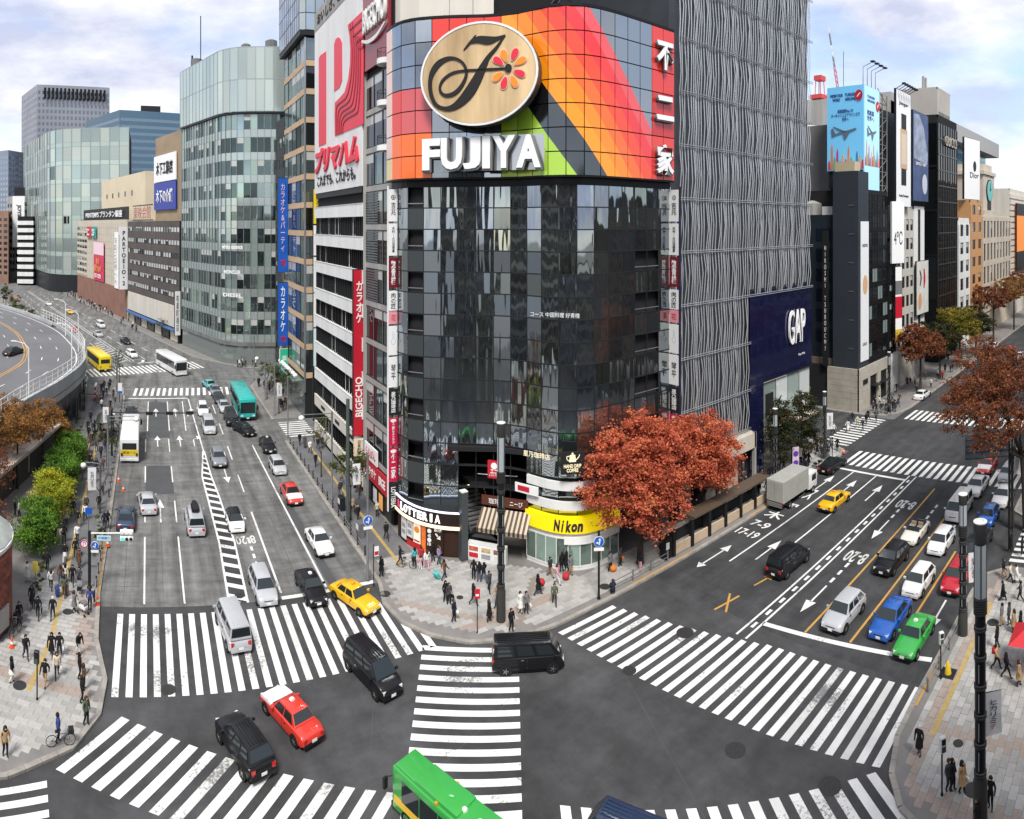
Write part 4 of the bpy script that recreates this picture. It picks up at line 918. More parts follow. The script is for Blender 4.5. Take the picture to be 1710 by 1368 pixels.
# ---- karaoke tower between it and the corner building
kt=thing('karaoke_tower','narrow dark glass karaoke tower squeezed beside the glass corner building','building',(34,63,0))
block(kt,[(X0,58.9),(44,58.9),(44,66.9),(X0,66.9)],0,60,M_room)
facade(kt,(X0,66.85),(X0,59.0),4.6,46.0,10,3,.14,.03,.15,[unit_pane('window',rglass('glass_teal',(.12,.17,.18),.85,vary=.5),M_dk,.03),unit_pane('window',G_win,M_dk,.03,blind=.3)],M_concd,bandmat=M_conc)
m_louh=B()
for k in range(12):m_louh.box(-.5,.5,-.09,0,-.5+k/12,-.5+(k+.6)/12)
m_louh=m_louh.mesh('louvre',mat('louvre_steel',(.13,.15,.16),.45,.5))
for k in range(4,7):put(kt,m_louh,'louvre_panel',(X0-.1,64.8,4.6+(k+.57)*4.14),FX,3.6,3.4)
for z in(46.1,41.9,37.4):
    g=B()
    for j in range(10):
        a0,a1=R(90+j*18),R(90+(j+1)*18)
        g.prism([(X0,60.1),(X0+1.25*math.cos(a0),60.1+1.15*math.sin(a0)),(X0+1.25*math.cos(a1),60.1+1.15*math.sin(a1))],z,z+.55)
    bo=wobj('round_balcony',g,M_wpanel,kt);g=B()
    for j in range(7):
        a0=R(100+j*27);g.tube([(X0+1.2*math.cos(a0),60.1+1.1*math.sin(a0),z+.5),(X0+1.2*math.cos(a0),60.1+1.1*math.sin(a0),z+1.5)],.025,4)
    g.tube([(X0+1.2*math.cos(R(a)),60.1+1.1*math.sin(R(a)),z+1.5)for a in range(90,271,20)],.03,4);wobj('balcony_railing',g,M_dk,kt)
ks=thing('karaoke_crown_sign','dark red crown sign with white curved lettering atop the karaoke tower','sign',(X0-.3,63,46.6))
wobj('board',B().box(X0-.45,X0-.1,59.2,66.8,46.7,62),mat('karaoke_red',(.22,.004,.012),.35,coat=.4),ks);letter(ks,'BIGECHO',(X0-.6,62.8,52.0),FX,M_wpanel,6.6,2.6,depth=.35,bold=.02);letter(ks,'カラ',(X0-.6,63.5,58.8),FX,M_wpanel,4.5,3.2,depth=.3,bold=.03)
g=B();brush(g,[(-3.6,.5,.25),(-1.5,-.1,.4),(1,-.1,.4),(3.4,.6,.2)],-.15,0);obj('swoosh',g,M_wpanel,ks,(-.3,-.2,3.0),FX)
wobj('side_pillar',B().box(X0-.35,X0+.1,66.6,67.0,0,60),M_conc,kt)
# long red blade sign and the boards below it
v=sign('long_red_blade_sign','long red karaoke blade sign hanging down the white banded building','sign',(23.05,67.3,15.8),0,1.35,18.4,.25,M_rsign,M_dk)
slet(v,'カラオケ',0,5.6,.15,M_wsign,.75,4.6,vertical=True,bold=.02);me=fit(text_mesh('BIGECHO',1,M_wsign,.03,.02),4.4,.8);me.transform(Matrix.Rotation(R(-90),4,'Y'));obj('lettering',me,None,v,(-.05,-.15,-4.9))
g=B();brush(g,[(.45,-2.8,.08),(.55,-5,.1),(.42,-7.2,.06)],-.16,-.14);obj('swoosh',g,M_wsign,v)
v=sign('cream_blade_sign','small cream blade sign under the long red one','sign',(23.05,67.3,5.3),0,1.2,1.9,.22,mat('sign_cream',(.75,.62,.45),.5));slet(v,'日本料理',0,0,.13,M_ink,.4,1.5,vertical=True)
v=sign('navy_blade_sign','navy blade sign with white lettering below the cream one','sign',(23.05,67.3,1.9+.6),0,1.2,3.4,.22,mat('sign_navy',(.012,.014,.03),.4))
for dx,tx in((-.28,'THE SUIT'),(.2,'COMPANY')):
    me=fit(text_mesh(tx,1,M_wsign,.02),2.5,.25);me.transform(Matrix.Rotation(R(90),4,'Y'));obj('lettering',me,None,v,(dx,-.12,.2))
v=sign('karaoke_banner','red slanted karaoke banner over the pavement entrance','sign',(X0-.35,63.0,3.6),FX,6.6,1.9,.15,M_rsign);slet(v,'カラオケ',-1.3,0,.09,M_wsign,3,.95,bold=.02);slet(v,'BIGE',2.0,0,.09,M_wsign,1.8,.9,bold=.02)
v=sign('white_menu_banner','white banner with red lettering above the red karaoke banner','sign',(X0-.35,64.4,5.5),FX,3.8,1.6,.15,M_wsign);slet(v,'ららぽん',0,0,.09,M_rsign,3,.9)
for i,y in enumerate((61.5,63.2,65)):sign('shop_placard',('lit orange placard at the karaoke entrance nearest the corner','white menu placard in the middle of the karaoke entrance','dark placard with pale picture at the karaoke entrance')[i],'placard',(X0-.3,y,1.5),FX,1.2,1.6,.1,(mat('plac_orange',(.6,.28,.08),.5,emit=.3),M_wsign,mat('plac_dark',(.05,.05,.06),.5))[i],M_dk)
wobj('shopfront',B().box(X0-.1,X0+.2,59.2,66.6,.15,2.6),mat('shopfront_dark',(.03,.028,.025),.3),kt)
# ---- tan banded building across the side street
tb_=thing('tan_banded_building','glass office building with tan floor bands on the corner of the side street','building',(32,103,0))
block(tb_,[(24.2,96.2),(44,96.2),(44,111),(24.2,111)],0,76,M_room)
gl=[unit_pane('window',rglass('glass_seagreen',(.27,.35,.35),.8,vary=.3),M_dk,.02),unit_pane('window',G_win,M_dk,.03),unit_pane('window',rglass('glass_seagreen',(.27,.35,.35)),M_alu,.03,blind=.4)]
facade(tb_,(24.2,110.9),(24.2,96.2),6.2,59,12,5,.2,.03,.14,gl,M_dk,bandmat=mat('tan_band',(.52,.36,.22),.7,var=.15,scale=.4),weights=(4,1,2))
facade(tb_,(24.2,96.2),(34,96.2),6.2,59,12,3,.2,.03,.14,gl,M_dk,bandmat=MATS['tan_band'],weights=(2,2,1))
curtain(tb_,[(23.2,111),(23.2,95.6),(36,95.6)],60,76,6,1.5,0,[unit_pane('window_pane',rglass('glass_pale',(.40,.45,.47),.75,vary=.2))],None,M_dk,.1,.05)
wobj('upper_floor',B().box(23.2,44,95.6,111,59.2,60),M_dk,tb_)
wobj('corner_mullion',B().box(24.0,24.25,96.0,96.25,4,59),M_alu,tb_)
wobj('shopfront',B().box(24.0,24.3,96.4,110.8,.15,5.6),rglass('shop_glass2',(.2,.25,.24),.6,rough=.1),tb_)
cn=thing('glass_canopy','green glass canopy with hanging lanterns below the tan building','canopy',(23,103,5.8));wobj('roof',B().box(22.2,24.1,96.4,110,5.7,5.85),rglass('canopy_glass',(.2,.3,.3),.6),cn)
for i in range(8):wobj('globe_lamp',B().lathe([(.02,0),(.3,.15),(.4,.4),(.3,.65),(.02,.8)],10,(22.9,97.5+i*1.6,6.0)),mat('globe_white',(.75,.75,.75),.4),cn)
for z0,z1,m_,tx,lc in((35.3,30.1,mat('sign_yellow',(.80,.60,.02),.45),'STUDIO BRILLING','yellow blade sign at the corner of the tan building'),(29.9,25.4,M_wsign,'新幹通信','white blade sign with an orange dot below the yellow one'),(25.2,20,M_wsign,'塚本商事保険','white blade sign with a grey ring on the tan building'),(19.8,14.8,M_wsign,'銀座税理士法人','white blade sign with seven small characters on the tan building'),(14.6,9.0,mat('sign_paleblue',(.62,.74,.78),.5),'五百住歯科','pale blue blade sign with five characters on the tan building'),(8.6,.9,M_bsign,'THE SUIT COMPANY','black blade sign with long latin lettering above the side street')):
    v=sign('corner_blade_sign',lc,'sign',(25.1,92.0,(z0+z1)/2),0,1.5,z0-z1,.25,m_,M_dk)
    if tx.isascii():
        me=fit(text_mesh(tx,1,M_ink if m_ is not M_bsign else M_wsign,.03,.01),(z0-z1)*.75,.6);me.transform(Matrix.Rotation(R(90),4,'Y'));obj('lettering',me,None,v,(0,-.14,0))
    else:slet(v,tx,0,-.1,.14,M_ink,.75,(z0-z1)*.7,vertical=True)
wobj('blade_mast',B().box(25.9,26.1,91.9,92.1,.9,35.4),M_dk,v)
# ---- dark narrow building with blue blade signs, green pharmacy sign
dn=thing('dark_narrow_building','dark narrow building behind the blue blade signs','building',(32,118,0))
block(dn,[(24.6,111.4),(44,111.4),(44,121),(24.6,121)],0,49,mat('charcoal_wall',(.045,.048,.05),.6,var=.2,scale=.3));wobj('roof_box',B().box(26,36,112.5,119,49,52),M_concd,dn)
facade(dn,(24.6,120.9),(24.6,111.5),4,46,11,3,.5,.3,.12,WV,MATS['charcoal_wall'])
wobj('olive_panel',B().box(24.3,24.5,111.4,113.6,6,34),mat('olive_wall',(.10,.09,.03),.6),dn)
M_bl=mat('sign_blue',(.01,.09,.42),.4)
for z1,z0,tx,last,lc in((38,21.8,'カラオケ&パーティ','館','upper blue karaoke blade sign with pale characters'),(20,9.2,'カラオケ','館','lower blue karaoke blade sign with pale characters')):
    v=sign('blue_blade_sign',lc,'sign',(23.15,108,(z0+z1)/2),0,1.75,z1-z0,.3,M_bl,M_dk);h=z1-z0
    slet(v,tx,0,h*.08,.17,mat('pale_pink_ink',(.65,.45,.6),.5)if len(tx)>5 else M_wsign,.8,h*.72,vertical=True,bold=.01);slet(v,last,0,-h*.40,.17,M_rsign,.9,1.1,bold=.02)
v=sign('green_blade_sign','green lit blade sign low on the dark narrow building','sign',(23.5,108.3,6.3),0,1.6,4.4,.3,mat('sign_green',(.02,.32,.18),.4,emit=.2),M_wsign);slet(v,'薬',0,.6,.17,M_wsign,.9,.9)
# ---- rounded green glass tower
gt=thing('green_glass_tower','tall pale green glass tower with rounded corner at the second crossing','building',(24,145,0))
arcp=[(15.2,140.2),(15.9,138.3),(17.1,136.6),(18.8,135.2),(20.9,134.4)]
GP=[(8.6,158.5)]+arcp+[(36,131.6)];GPo=offset(GP,-.4)
wobj('core',B().prism(GPo+[(36,158),(20,164)],0,66.6,0,1),[M_room,M_roof],gt)
pg=[unit_pane('window_pane',G_grn),unit_pane('window_pane',G_grnd),unit_pane('window_pane',G_grnd,blind=.4),unit_pane('window_pane',rglass('glass_mint',(.40,.52,.46),.6,rough=.08,vary=.15))]
curtain(gt,GP,5.0,53.4,10,1.45,.34,pg,None,mat('mullion_grey',(.34,.38,.37),.4,.6),.07,.22,sband=G_spn,weights=(4,7,3,2),slab=.05)
curtain(gt,offset(GP,.5),54.0,67.6,2,1.9,0,[unit_pane('window_pane',rglass('glass_mint_pale',(.47,.54,.51),.45,rough=.1,vary=.12))],None,MATS['mullion_grey'],.12,.1,slab=.08,name='crown_pane')
g=B();ribbon(g,resample(GP,1),1.2,53.5,54.0,0,.5);wobj('dark_ledge',g,M_dk,gt)  # dark ledge at the foot of the overhanging crown
g=B();ribbon(g,resample(GP,1),.6,4.2,5.0,0,.25);wobj('canopy_band',g,M_concd,gt)
g=B();ribbon(g,resample(GP,1),.3,0.15,4.2,0,-.1);wobj('shopfront',g,rglass('shop_glass3',(.25,.28,.27),.5,rough=.1,vary=.2),gt)
for i,(x,y,s)in enumerate(((12,156,1.6),(22,142,1.2),(27,138,1.5),(31,140,1.8),(18.5,147,1))):
    wobj('roof_tank',B().box(x-s,x+s,y-s,y+s,66.6,68.0).lathe([(s*.8,0),(s*.9,.3),(s*.9,2.2),(s*.5,2.5)],10,(x,y,68)),M_concd,gt)
wobj('antenna',B().tube([(12.5,150,66.6),(12.5,150,79)],.12,5).tube([(29,138,66.6),(29,138,83)],.14,5).tube([(11,157,66.6),(11,157,71.5)],.25,5),M_dk,gt)
for tx,z,w_,x,y,rz in(('white essence',25.3,5,18.2,135.2,R(-36)),('DIESEL',15.0,4.6,18.3,135.2,R(-36)),('MONCLER',19.9,4,18.2,135.2,R(-36))):
    v=thing('tower_window_sign',{'white essence':'white clinic lettering in the rounded corner windows','DIESEL':'white latin lettering low on the rounded glass corner','MONCLER':'small pale lettering between two window bands of the green tower'}[tx],'sign',(x,y,z),rz);slet(v,tx,0,0,.45,M_wsign,w_,.8 if tx!='white essence' else 1.0,bold=.02)
# ---- brown window-strip building with roof billboard
DF=Vector((-.331,.9436,0));P0=Vector((8.3,159.4,0))
def LF_(t,o=0):return(P0.x+DF.x*t-DF.y*o,P0.y+DF.y*t+DF.x*o) # o > 0 stands out over the pavement
br=thing('brown_strip_building','dark brown department store with long window strips and louvred base','building',(*LF_(20),0))
block(br,[LF_(.6),LF_(43),LF_(43,-24),LF_(.6,-24)],0,30.3,M_room)
M_brn=mat('brown_tile',(.075,.062,.055),.6,var=.25,scale=.25)
facade(br,LF_(43),LF_(.6),9.4,29.4,6,22,.55,.12,.16,WB,M_brn,topband=1.4,weights=(4,1,2))
g=B()
for k in range(14):g.seg(LF_(42.6),LF_(1),.25,3.8+k*.4,4.12+k*.4)
wobj('louvre_base',g,M_cream,br)['kind']='stuff'
wobj('awning',B().seg(LF_(42.6),LF_(1),1.6,3.2,3.45),mat('awning_blue',(.04,.10,.25),.7),br)
for i in range(7):wobj('shop_window',B().seg(LF_(41.5-i*5.8),LF_(36.8-i*5.8),.15,.3,2.9),(rglass('shop_lit',(.55,.5,.4),.2,rough=.2),G_win)[i%2],br)
bt=thing('roof_billboard_tower','brown roof tower carrying a white billboard above a blue one','billboard',(*LF_(10,-3),30.3))
wobj('tower',B().prism([LF_(1.5,-1),LF_(21,-1),LF_(21,-10),LF_(1.5,-10)],30.3,54),mat('tower_brown',(.30,.22,.14),.7,var=.2,scale=.2),bt)
A1,A2=LF_(20.8,-.75),LF_(4.5,-.75);crz=rz_of(A1,A2);cm=((A1[0]+A2[0])/2,(A1[1]+A2[1])/2)
for z0,z1,m_,ink,tx,nm in((41.6,48.8,M_wsign,M_ink,'木下工務店','white_board'),(34,41.4,mat('board_blue',(.01,.03,.28),.4),M_wsign,'木下の介護','blue_board')):
    wobj(nm,B().seg(A1,A2,.3,z0,z1),m_,bt);letter(bt,tx,(cm[0]-.33*1.2,cm[1]-.13,(z0+z1)/2),crz,ink,12.5,3.6,bold=.02)
v=sign('tall_white_blade_sign','tall white blade sign with stacked black letters between two stores','sign',(*LF_(43.6,1.4),19.5),R(20),2.6,19.5,.4,M_wsign);slet(v,'PARTOEIO・2',0,0,.22,M_ink,1.3,17,vertical=True,bold=.03)
v=sign('slim_street_blade','slim white blade sign where the brown store meets the green tower','sign',(*LF_(-.2,1.0),8.0),R(20),1.5,11,.3,M_wsign,M_dk);slet(v,'有楽町商店',0,0,.17,M_ink,.7,9,vertical=True)
# ---- cream tiled department store
cs=thing('cream_department_store','cream tiled department store with red brick base and posters','building',(*LF_(80),0))
block(cs,[LF_(44.5),LF_(113),LF_(113,-30),LF_(44.5,-30)],0,31,mat('cream_tile',(.50,.45,.36),.75,var=.12,scale=.15))
wobj('brick_base',B().seg(LF_(112),LF_(44.6),.3,0.15,9.4),mat('pink_brick',(.22,.11,.08),.8,var=.2,scale=.3),cs)
facade(cs,LF_(112.8),LF_(96),10,29,8,4,.45,.1,.2,WB,MATS['cream_tile'])
g=B()
for k in range(20):g.seg(LF_(95-k*2.5),LF_(94.9-k*2.5),.05,9.5,30.5)
for k in range(8):g.seg(LF_(95),LF_(44.6),.04,12+k*2.4,12.06+k*2.4)
wobj('tile_joint',g,M_conc,cs)['kind']='stuff'
for i in range(5):
    t0=62+i*4;g=B()
    for j in range(6):
        a0,a1=R(180-j*30),R(150-j*30);c0=LF_(t0+1.9+1.9*math.cos(a0));c1=LF_(t0+1.9+1.9*math.cos(a1))
        g.seg(c0,c1,.9,4.3,4.3+1.9*max(math.sin(a0),math.sin(a1),.1))
    wobj('arched_canopy',g,M_wpanel,cs)
def board(nm,lab_,t0,t1,z0,z1,m_,cat='poster',o=.45):
    A1,A2=LF_(t1,o),LF_(t0,o);v=thing(nm,lab_,cat,(*A1,z0));wobj('panel',B().seg(A1,A2,.12,z0,z1),m_,v);return v,((A1[0]+A2[0])/2-.3,(A1[1]+A2[1])/2-.1),rz_of(A1,A2),(A1,A2)
v,c_,z_,_=board('tall_pink_poster','tall pink and red poster hanging on the cream store',70,84,9.6,23.5,mat('poster_red',(.55,.03,.09),.5));wobj('poster_top',B().seg(LF_(84,.6),LF_(70,.6),.08,19,23.5),mat('poster_pale',(.75,.55,.6),.5),v)
letter(v,'冬の\n贈りもの',(c_[0]-.2,c_[1]-.1,15.4),z_,mat('ink_orange',(.75,.30,.05),.5),9,5,bold=.02);letter(v,'12/1-12/25',(c_[0]-.2,c_[1]-.1,11.4),z_,M_wsign,9,1.4,bold=.02)
for i,(t0,m_,lc)in enumerate(((88,M_rsign,'small red square logo sign on the cream store'),(80.5,mat('sign_teal',(.02,.28,.25),.5),'small teal square logo sign on the cream store'))):
    v,c_,z_,_=board('square_logo_sign',lc,t0,t0+6.5,25,29.2,m_,'sign');letter(v,'ユニ' if i==0 else '23',(c_[0]-.2,c_[1]-.1,27.1),z_,M_wsign,4,2.4,bold=.02)
v,c_,z_,_=board('slim_white_banner','slim white vertical banner on the cream store',52,56.5,9,27.5,M_wsign,'banner');letter(v,'マロニエゲート',(c_[0]-.2,c_[1]-.1,18),z_,M_ink,2.0,15,vertical=True)
v,c_,z_,_=board('black_roof_sign','long black roof sign with white lettering on the cream store',47,108,31.6,35.8,M_bsign,'sign',-1.5);letter(v,'PRINTEMPS プランタン銀座',(c_[0]-.3,c_[1]-.1,33.7),z_,M_wsign,50,2.4,bold=.02)
rk=thing('roof_red_lattice','reddish steel lettering frame on the roof behind the black sign','sign frame',(*LF_(40,-2),30.6));wobj('frame',B().seg(LF_(44,-2),LF_(26,-2),.3,31.2,31.5).seg(LF_(44,-2),LF_(26,-2),.3,35.6,35.9),M_dk,rk);letter(rk,'東映会館',(*[(a+b)/2 for a,b in zip(LF_(44,-1.7),LF_(26,-1.7))],33.6),crz,mat('dull_red',(.35,.08,.08),.5),16,3.8)
lb_=thing('cream_roof_block','low cream block on the roof above the black sign','building',(*LF_(85,-16),31));wobj('wall',B().prism([LF_(50,-8),LF_(104,-8),LF_(104,-24),LF_(50,-24)],31,47.5),mat('cream_wall',(.62,.53,.38),.8,var=.1,scale=.1),lb_);farwins(lb_,LF_(100,-8),LF_(60,-8),38,44,1,5,.2,.3)
wt=thing('white_far_block','plain white block rising behind the brown store','building',(*LF_(60,-45),0));wobj('wall',B().prism([LF_(40,-40),LF_(82,-40),LF_(82,-60),LF_(40,-60)],0,56),M_wpanel,wt);wobj('upper_wall',B().prism([LF_(42,-40.2),LF_(62,-40.2),LF_(62,-55),LF_(42,-55)],56,70),M_wpanel,wt);farwins(wt,LF_(60,-40.2),LF_(44,-40.2),66,69,1,4,.6,.4)
# ---- second green glass block, rounded
g2=thing('rounded_green_block','wide pale green glass block with rounded corner above the cream store','building',(-35,300,0))
G2=catmull([(-66,340),(-52,305),(-46.5,291),(-43,284.5),(-37,280),(-29,278.4),(-8,276.5)],4)
wobj('core',B().prism(offset(G2,-.6)+[(-8,320),(-40,350)],0,71.5,0,1),[M_room,M_roof],g2)
pg2=[unit_pane('window_pane',rglass('glass_jade',(.36,.43,.41),.7,rough=.08,vary=.18)),unit_pane('window_pane',rglass('glass_jade_pale',(.47,.52,.47),.5,rough=.1,vary=.12)),unit_pane('window_pane',G_grnd)]
curtain(g2,G2,8,72,8,4.2,.25,pg2,None,MATS['mullion_grey'],.25,.3,sband=rglass('glass_jade_sp',(.44,.53,.48),.5,rough=.12,vary=.1),weights=(8,6,.7),slab=.12)
farwins(g2,(-37,279.6),(-10,276.3),30,34,1,16,.7,.8,M_black,'dark_window_row')
g=B();ribbon(g,resample(G2,3),.5,0.2,7.6,0,.1);wobj('shopfront',g,M_dk,g2)
# ---- far towers on the left skyline
def tower(nm,lab_,A,C,D,z1,m_,nf,nc1,nc2,fx,fz,wm,group='far skyline towers'):
    """Corner C nearest, A left end, D right end."""
    t_=thing(nm,lab_,'building',(*C,0),0,group);E_=(A[0]+D[0]-C[0],A[1]+D[1]-C[1])
    wobj('wall',B().prism([A,C,D,E_],0,z1,0,1),[m_,M_roof],t_);z0=20
    if nc1:farwins(t_,A,C,z0,z1-3,nf,nc1,fx,fz,wm)
    if nc2:farwins(t_,C,D,z0,z1-3,nf,nc2,fx,fz,wm)
    return t_
def PD(px,d):a=(px-855)/F+A0;return(d*math.sin(a),d*math.cos(a))
M_gtw=mat('granite_tower',(.27,.28,.31),.6,var=.15,scale=.05);M_steel=mat('steel_tower',(.20,.24,.30),.5,var=.15,scale=.05)
tw=tower('grid_tower','grey tower with a grid of square windows on the left skyline',PD(36,470),PD(62,430),PD(183,440),124,M_gtw,24,8,18,.5,.5,rglass('glass_slate',(.12,.15,.2),.8))
farwins(tw,PD(72,429),PD(178,438),114,122,1,16,.55,.95,M_black,'crown_slots')
tw=tower('banded_blue_tower','blue glass tower with horizontal bands behind the green block',PD(143,372),PD(200,335),PD(330,350),90,rglass('glass_tower_blue',(.14,.24,.33),.8,rough=.1),18,1,1,.98,.42,mat('blue_band',(.20,.27,.33),.4,.5));wobj('roof_box',B().prism([PD(235,350),PD(268,352),PD(268,372),PD(235,370)],90,95),M_dk,tw)
tower('hazy_tower','hazy tower with pale grid at the left picture edge',PD(-30,450),PD(14,430),PD(39,445),80,M_steel,16,10,6,.6,.55,rglass('glass_haze',(.3,.35,.42),.6))
for i,(p0,p1,d,z1,m_,lc)in enumerate(((-14,14,330,37,mat('brick_tan',(.24,.14,.10),.8,var=.2,scale=.1),'brownish slim building at the far left edge'),(12,25,345,45,M_conc,'grey slim building left of the white sign board'),(25,46,350,46,M_wpanel,'white slim building carrying a black lettered sign'))):
    A_,D_=PD(p0,d),PD(p1,d-6);t_=thing('slim_far_building',lc,'building',(*A_,0),0,'slim buildings at the far left');dd=Vector((-.2,1,0))*25
    wobj('wall',B().prism([A_,D_,(D_[0]+dd.x,D_[1]+dd.y),(A_[0]+dd.x,A_[1]+dd.y)],0,z1,0,1),[m_,M_roof],t_)
    a1,a2=A_,D_;farwins(t_,a1,a2,4,z1-3,10,3,.6,.5)
v=thing('white_tower_sign','white upright sign with black vertical lettering at the far left','sign',(*PD(31,338),18));c_=PD(31,338);obj('panel',B().box(-3.2,3.2,-.2,.2,0,27),M_wsign,v);me=fit(text_mesh('JOYSOUND',1,M_ink,.1,.03),15,2.6);me.transform(Matrix.Rotation(R(90),4,'Y'));obj('lettering',me,None,v,(.2,-.3,15));obj('dark_cap',B().box(-2.2,3.2,-.1,2,27,31.5),M_dk,v)
v=thing('white_slat_block','white and black striped slim building beside the rounded green block','building',(*PD(44,318),0));c_=PD(44,318)
for k in range(9):obj('floor_slab',B().box(-4,4,-3,8,1+k*3.6,3+k*3.6),M_wpanel,v)
obj('core',B().box(-3.7,3.7,-2.6,8,0,34),M_room,v)
# ---- elevated highway curving past on the left
HO=catmull([(-17.5,66),(-15.2,79),(-12.2,90),(-10.3,101),(-10.6,110),(-13.2,122),(-18.6,138),(-28,155.5),(-41,174),(-62,198)],5)
hw=thing('elevated_highway','curved elevated highway with grey outer wall on the left','highway',(-25,110,0));HZ=7.2
HI=offset(HO,-24)
wobj('deck',B().add([(x,y,HZ)for x,y in HO]+[(x,y,HZ)for x,y in HI],[(i,len(HO)+i,len(HO)+i+1,i+1)for i in range(len(HO)-1)]),mat('highway_asphalt',(.13,.13,.135),.8,var=.2,scale=.08),hw)
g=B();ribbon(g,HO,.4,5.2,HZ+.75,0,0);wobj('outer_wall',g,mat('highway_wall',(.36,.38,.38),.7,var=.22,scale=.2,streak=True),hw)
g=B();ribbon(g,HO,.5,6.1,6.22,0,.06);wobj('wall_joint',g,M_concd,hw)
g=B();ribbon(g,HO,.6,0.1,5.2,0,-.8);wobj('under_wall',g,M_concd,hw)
g=B();ribbon(g,offset(HO,-24),.5,HZ,HZ+.9,0,.25);wobj('inner_barrier',g,M_wpanel,hw)
def hline(off,wd,m_,dash=0):
    P=resample(offset(HO,off),2.5 if dash else 1.5)
    for i,(a,b)in enumerate(zip(P,P[1:])):
        if dash and i%4:continue
        bar(hw,(a[0]+25,a[1]-110),(b[0]+25,b[1]-110),wd,m_,HZ+.015)
hline(-1.6,.2,M_white);hline(-10.2,.2,M_yel);hline(-10.7,.2,M_yel);hline(-20.5,.2,M_white);hline(-4.7,.15,M_white,1);hline(-7.5,.15,M_white,1);hline(-13.5,.15,M_white,1);hline(-17,.15,M_white,1)
HR=resample(offset(HO,-.2),2.0)
for i,(a,b)in enumerate(zip(HR[2:],HR[3:])):
    if a[1]>150:break
    g=B().tube([(*a,HZ+.7),(*a,HZ+2.7)],.06,5).tube([(*a,HZ+2.65),(*b,HZ+2.65)],.05,5).tube([(*a,HZ+2.0),(*b,HZ+2.0)],.03,4).tube([(*a,HZ+1.35),(*b,HZ+1.35)],.03,4)
    wobj('guard_railing',g,M_wpanel,hw)
for i in range(7):
    for j in range(2):p=HO[8+i*5];wobj('pier',B().box(p[0]-6-j*10,p[0]-4-j*10,p[1]-1,p[1]+1,0,HZ-.3),M_conc,hw)
wobj('deck_soffit',B().add([(x,y,HZ-.6)for x,y in HO]+[(x,y,HZ-.6)for x,y in HI],[(i,i+1,len(HO)+i+1,len(HO)+i)for i in range(len(HO)-1)]),M_concd,hw)
g=B()
for i in range(9):
    p=resample(HO,5.5)[5+i];g.box(p[0]+.05,p[0]+.22,p[1]-2.0,p[1]+2.0,.4,3.6)
wobj('arcade_window',g,G_win,hw)
# ---- low park building with a pale stepped roof and the brick police box
lp=thing('low_park_building','low shop row with a pale stone roof edge behind the green trees','building',(-16,66,.15))
RP=[(-19.5,50),(-17.6,58),(-15.6,67),(-13.6,76),(-12.0,84)]
g=B();ribbon(g,RP,.3,.15,3.6,0,0);wobj('wall',g,mat('dark_plinth',(.07,.065,.06),.8,var=.2,scale=.5),lp)
for i,(a,b)in enumerate(zip(resample(RP,2.4),resample(RP,2.4)[1:])):wobj('roof_slab',B().seg(a,b,.9,3.6,3.95+.05*(i%2)).seg(b,a,3.2,3.75,4.0+.05*(i%2)),mat('pale_roof',(.50,.44,.39),.8,var=.2,scale=.6),lp)
for i in range(5):
    a=resample(RP,4.5)[2+i];wobj('show_window',B().seg((a[0],a[1]+1.4),(a[0]-.2,a[1]-1.2),.12,.8,3.2),(rglass('shop_lit',(.5,.5,.4)),G_win)[i%2],lp)
pbx=thing('brick_police_box','round red brick police box with a pale pointed roof at the left edge','building',(-14.5,46.4,.15))
M_brick=rglass('red_brick',(.22,.065,.042),0,rough=.85,vary=.4,bump=.3,bscale=9);bm_={}
PR=4.4;nb=44
obj('core',B().lathe([(PR-.1,0),(PR-.1,6.2)],44),mat('mortar_dark',(.07,.035,.03),.9),pbx)
bmesh_=B().add([(-.29,-.06,0),(.29,-.06,0),(.29,.1,0),(-.29,.1,0),(-.29,-.06,.27),(.29,-.06,.27),(.29,.1,.27),(-.29,.1,.27)],[(0,1,5,4),(4,5,6,7),(1,2,6,5),(3,0,4,7),(0,3,2,1)]).mesh('brick',M_brick)
for k in range(20):
    for j in range(12):
        a=R(-62+(j+.5*(k%2))*8.2)
        if k<7 and j in(5,6):continue
        o=obj('brick',bmesh_,None,pbx,(PR*math.cos(a),PR*math.sin(a),.3+k*.295),a+R(90));o.rotation_euler[0]=R(random.uniform(-2.5,.5))
obj('band',B().lathe([(PR+.12,6.2),(PR+.16,6.5),(PR-.3,6.6)],44),M_wpanel,pbx);obj('pale_roof',B().lathe([(PR+.1,6.6),(2.6,7.9),(.9,8.9),(.05,9.4)],20),mat('stone_roof',(.36,.39,.36),.75,var=.25,scale=.7),pbx,smooth=20)
obj('notice_board',B().obox((PR*math.cos(R(-20)),PR*math.sin(R(-20)),.6),.16,1.7,1.6,R(-20)),M_conc,pbx)
# ================================================================== buildings along the avenue
# ---- tower wrapped in bent steel pipes
pt=thing('pipe_wrapped_tower','tall grey tower wrapped in bent vertical steel pipes','building',(60,53,0))
PX0,PX1,PXM,PY=47.4,73.6,59.6,43.55
M_pback=mat('pipe_backing',(.055,.06,.068),.55,.2,var=.2,scale=.3)
block(pt,[(PX0,PY+.7),(PX1,PY+.7),(PX1,75),(PX0,75)],22.4,64,M_pback);block(pt,[(PX0,PY+.7),(PXM,PY+.7),(PXM,75),(PX0,75)],6.6,22.4,M_pback,parapet=0)
wobj('side_return',B().box(46.6,PX0,PY+.5,60,33,64),M_pback,pt)
M_pipe=mat('bent_pipe',(.52,.535,.56),.4,.4,var=.15,scale=.4)
bands=[6.6,11.0,16.4,21.8,27.2,32.6,38.0,43.4,48.8,54.2,59.6,64]
rnd=random.Random(3)
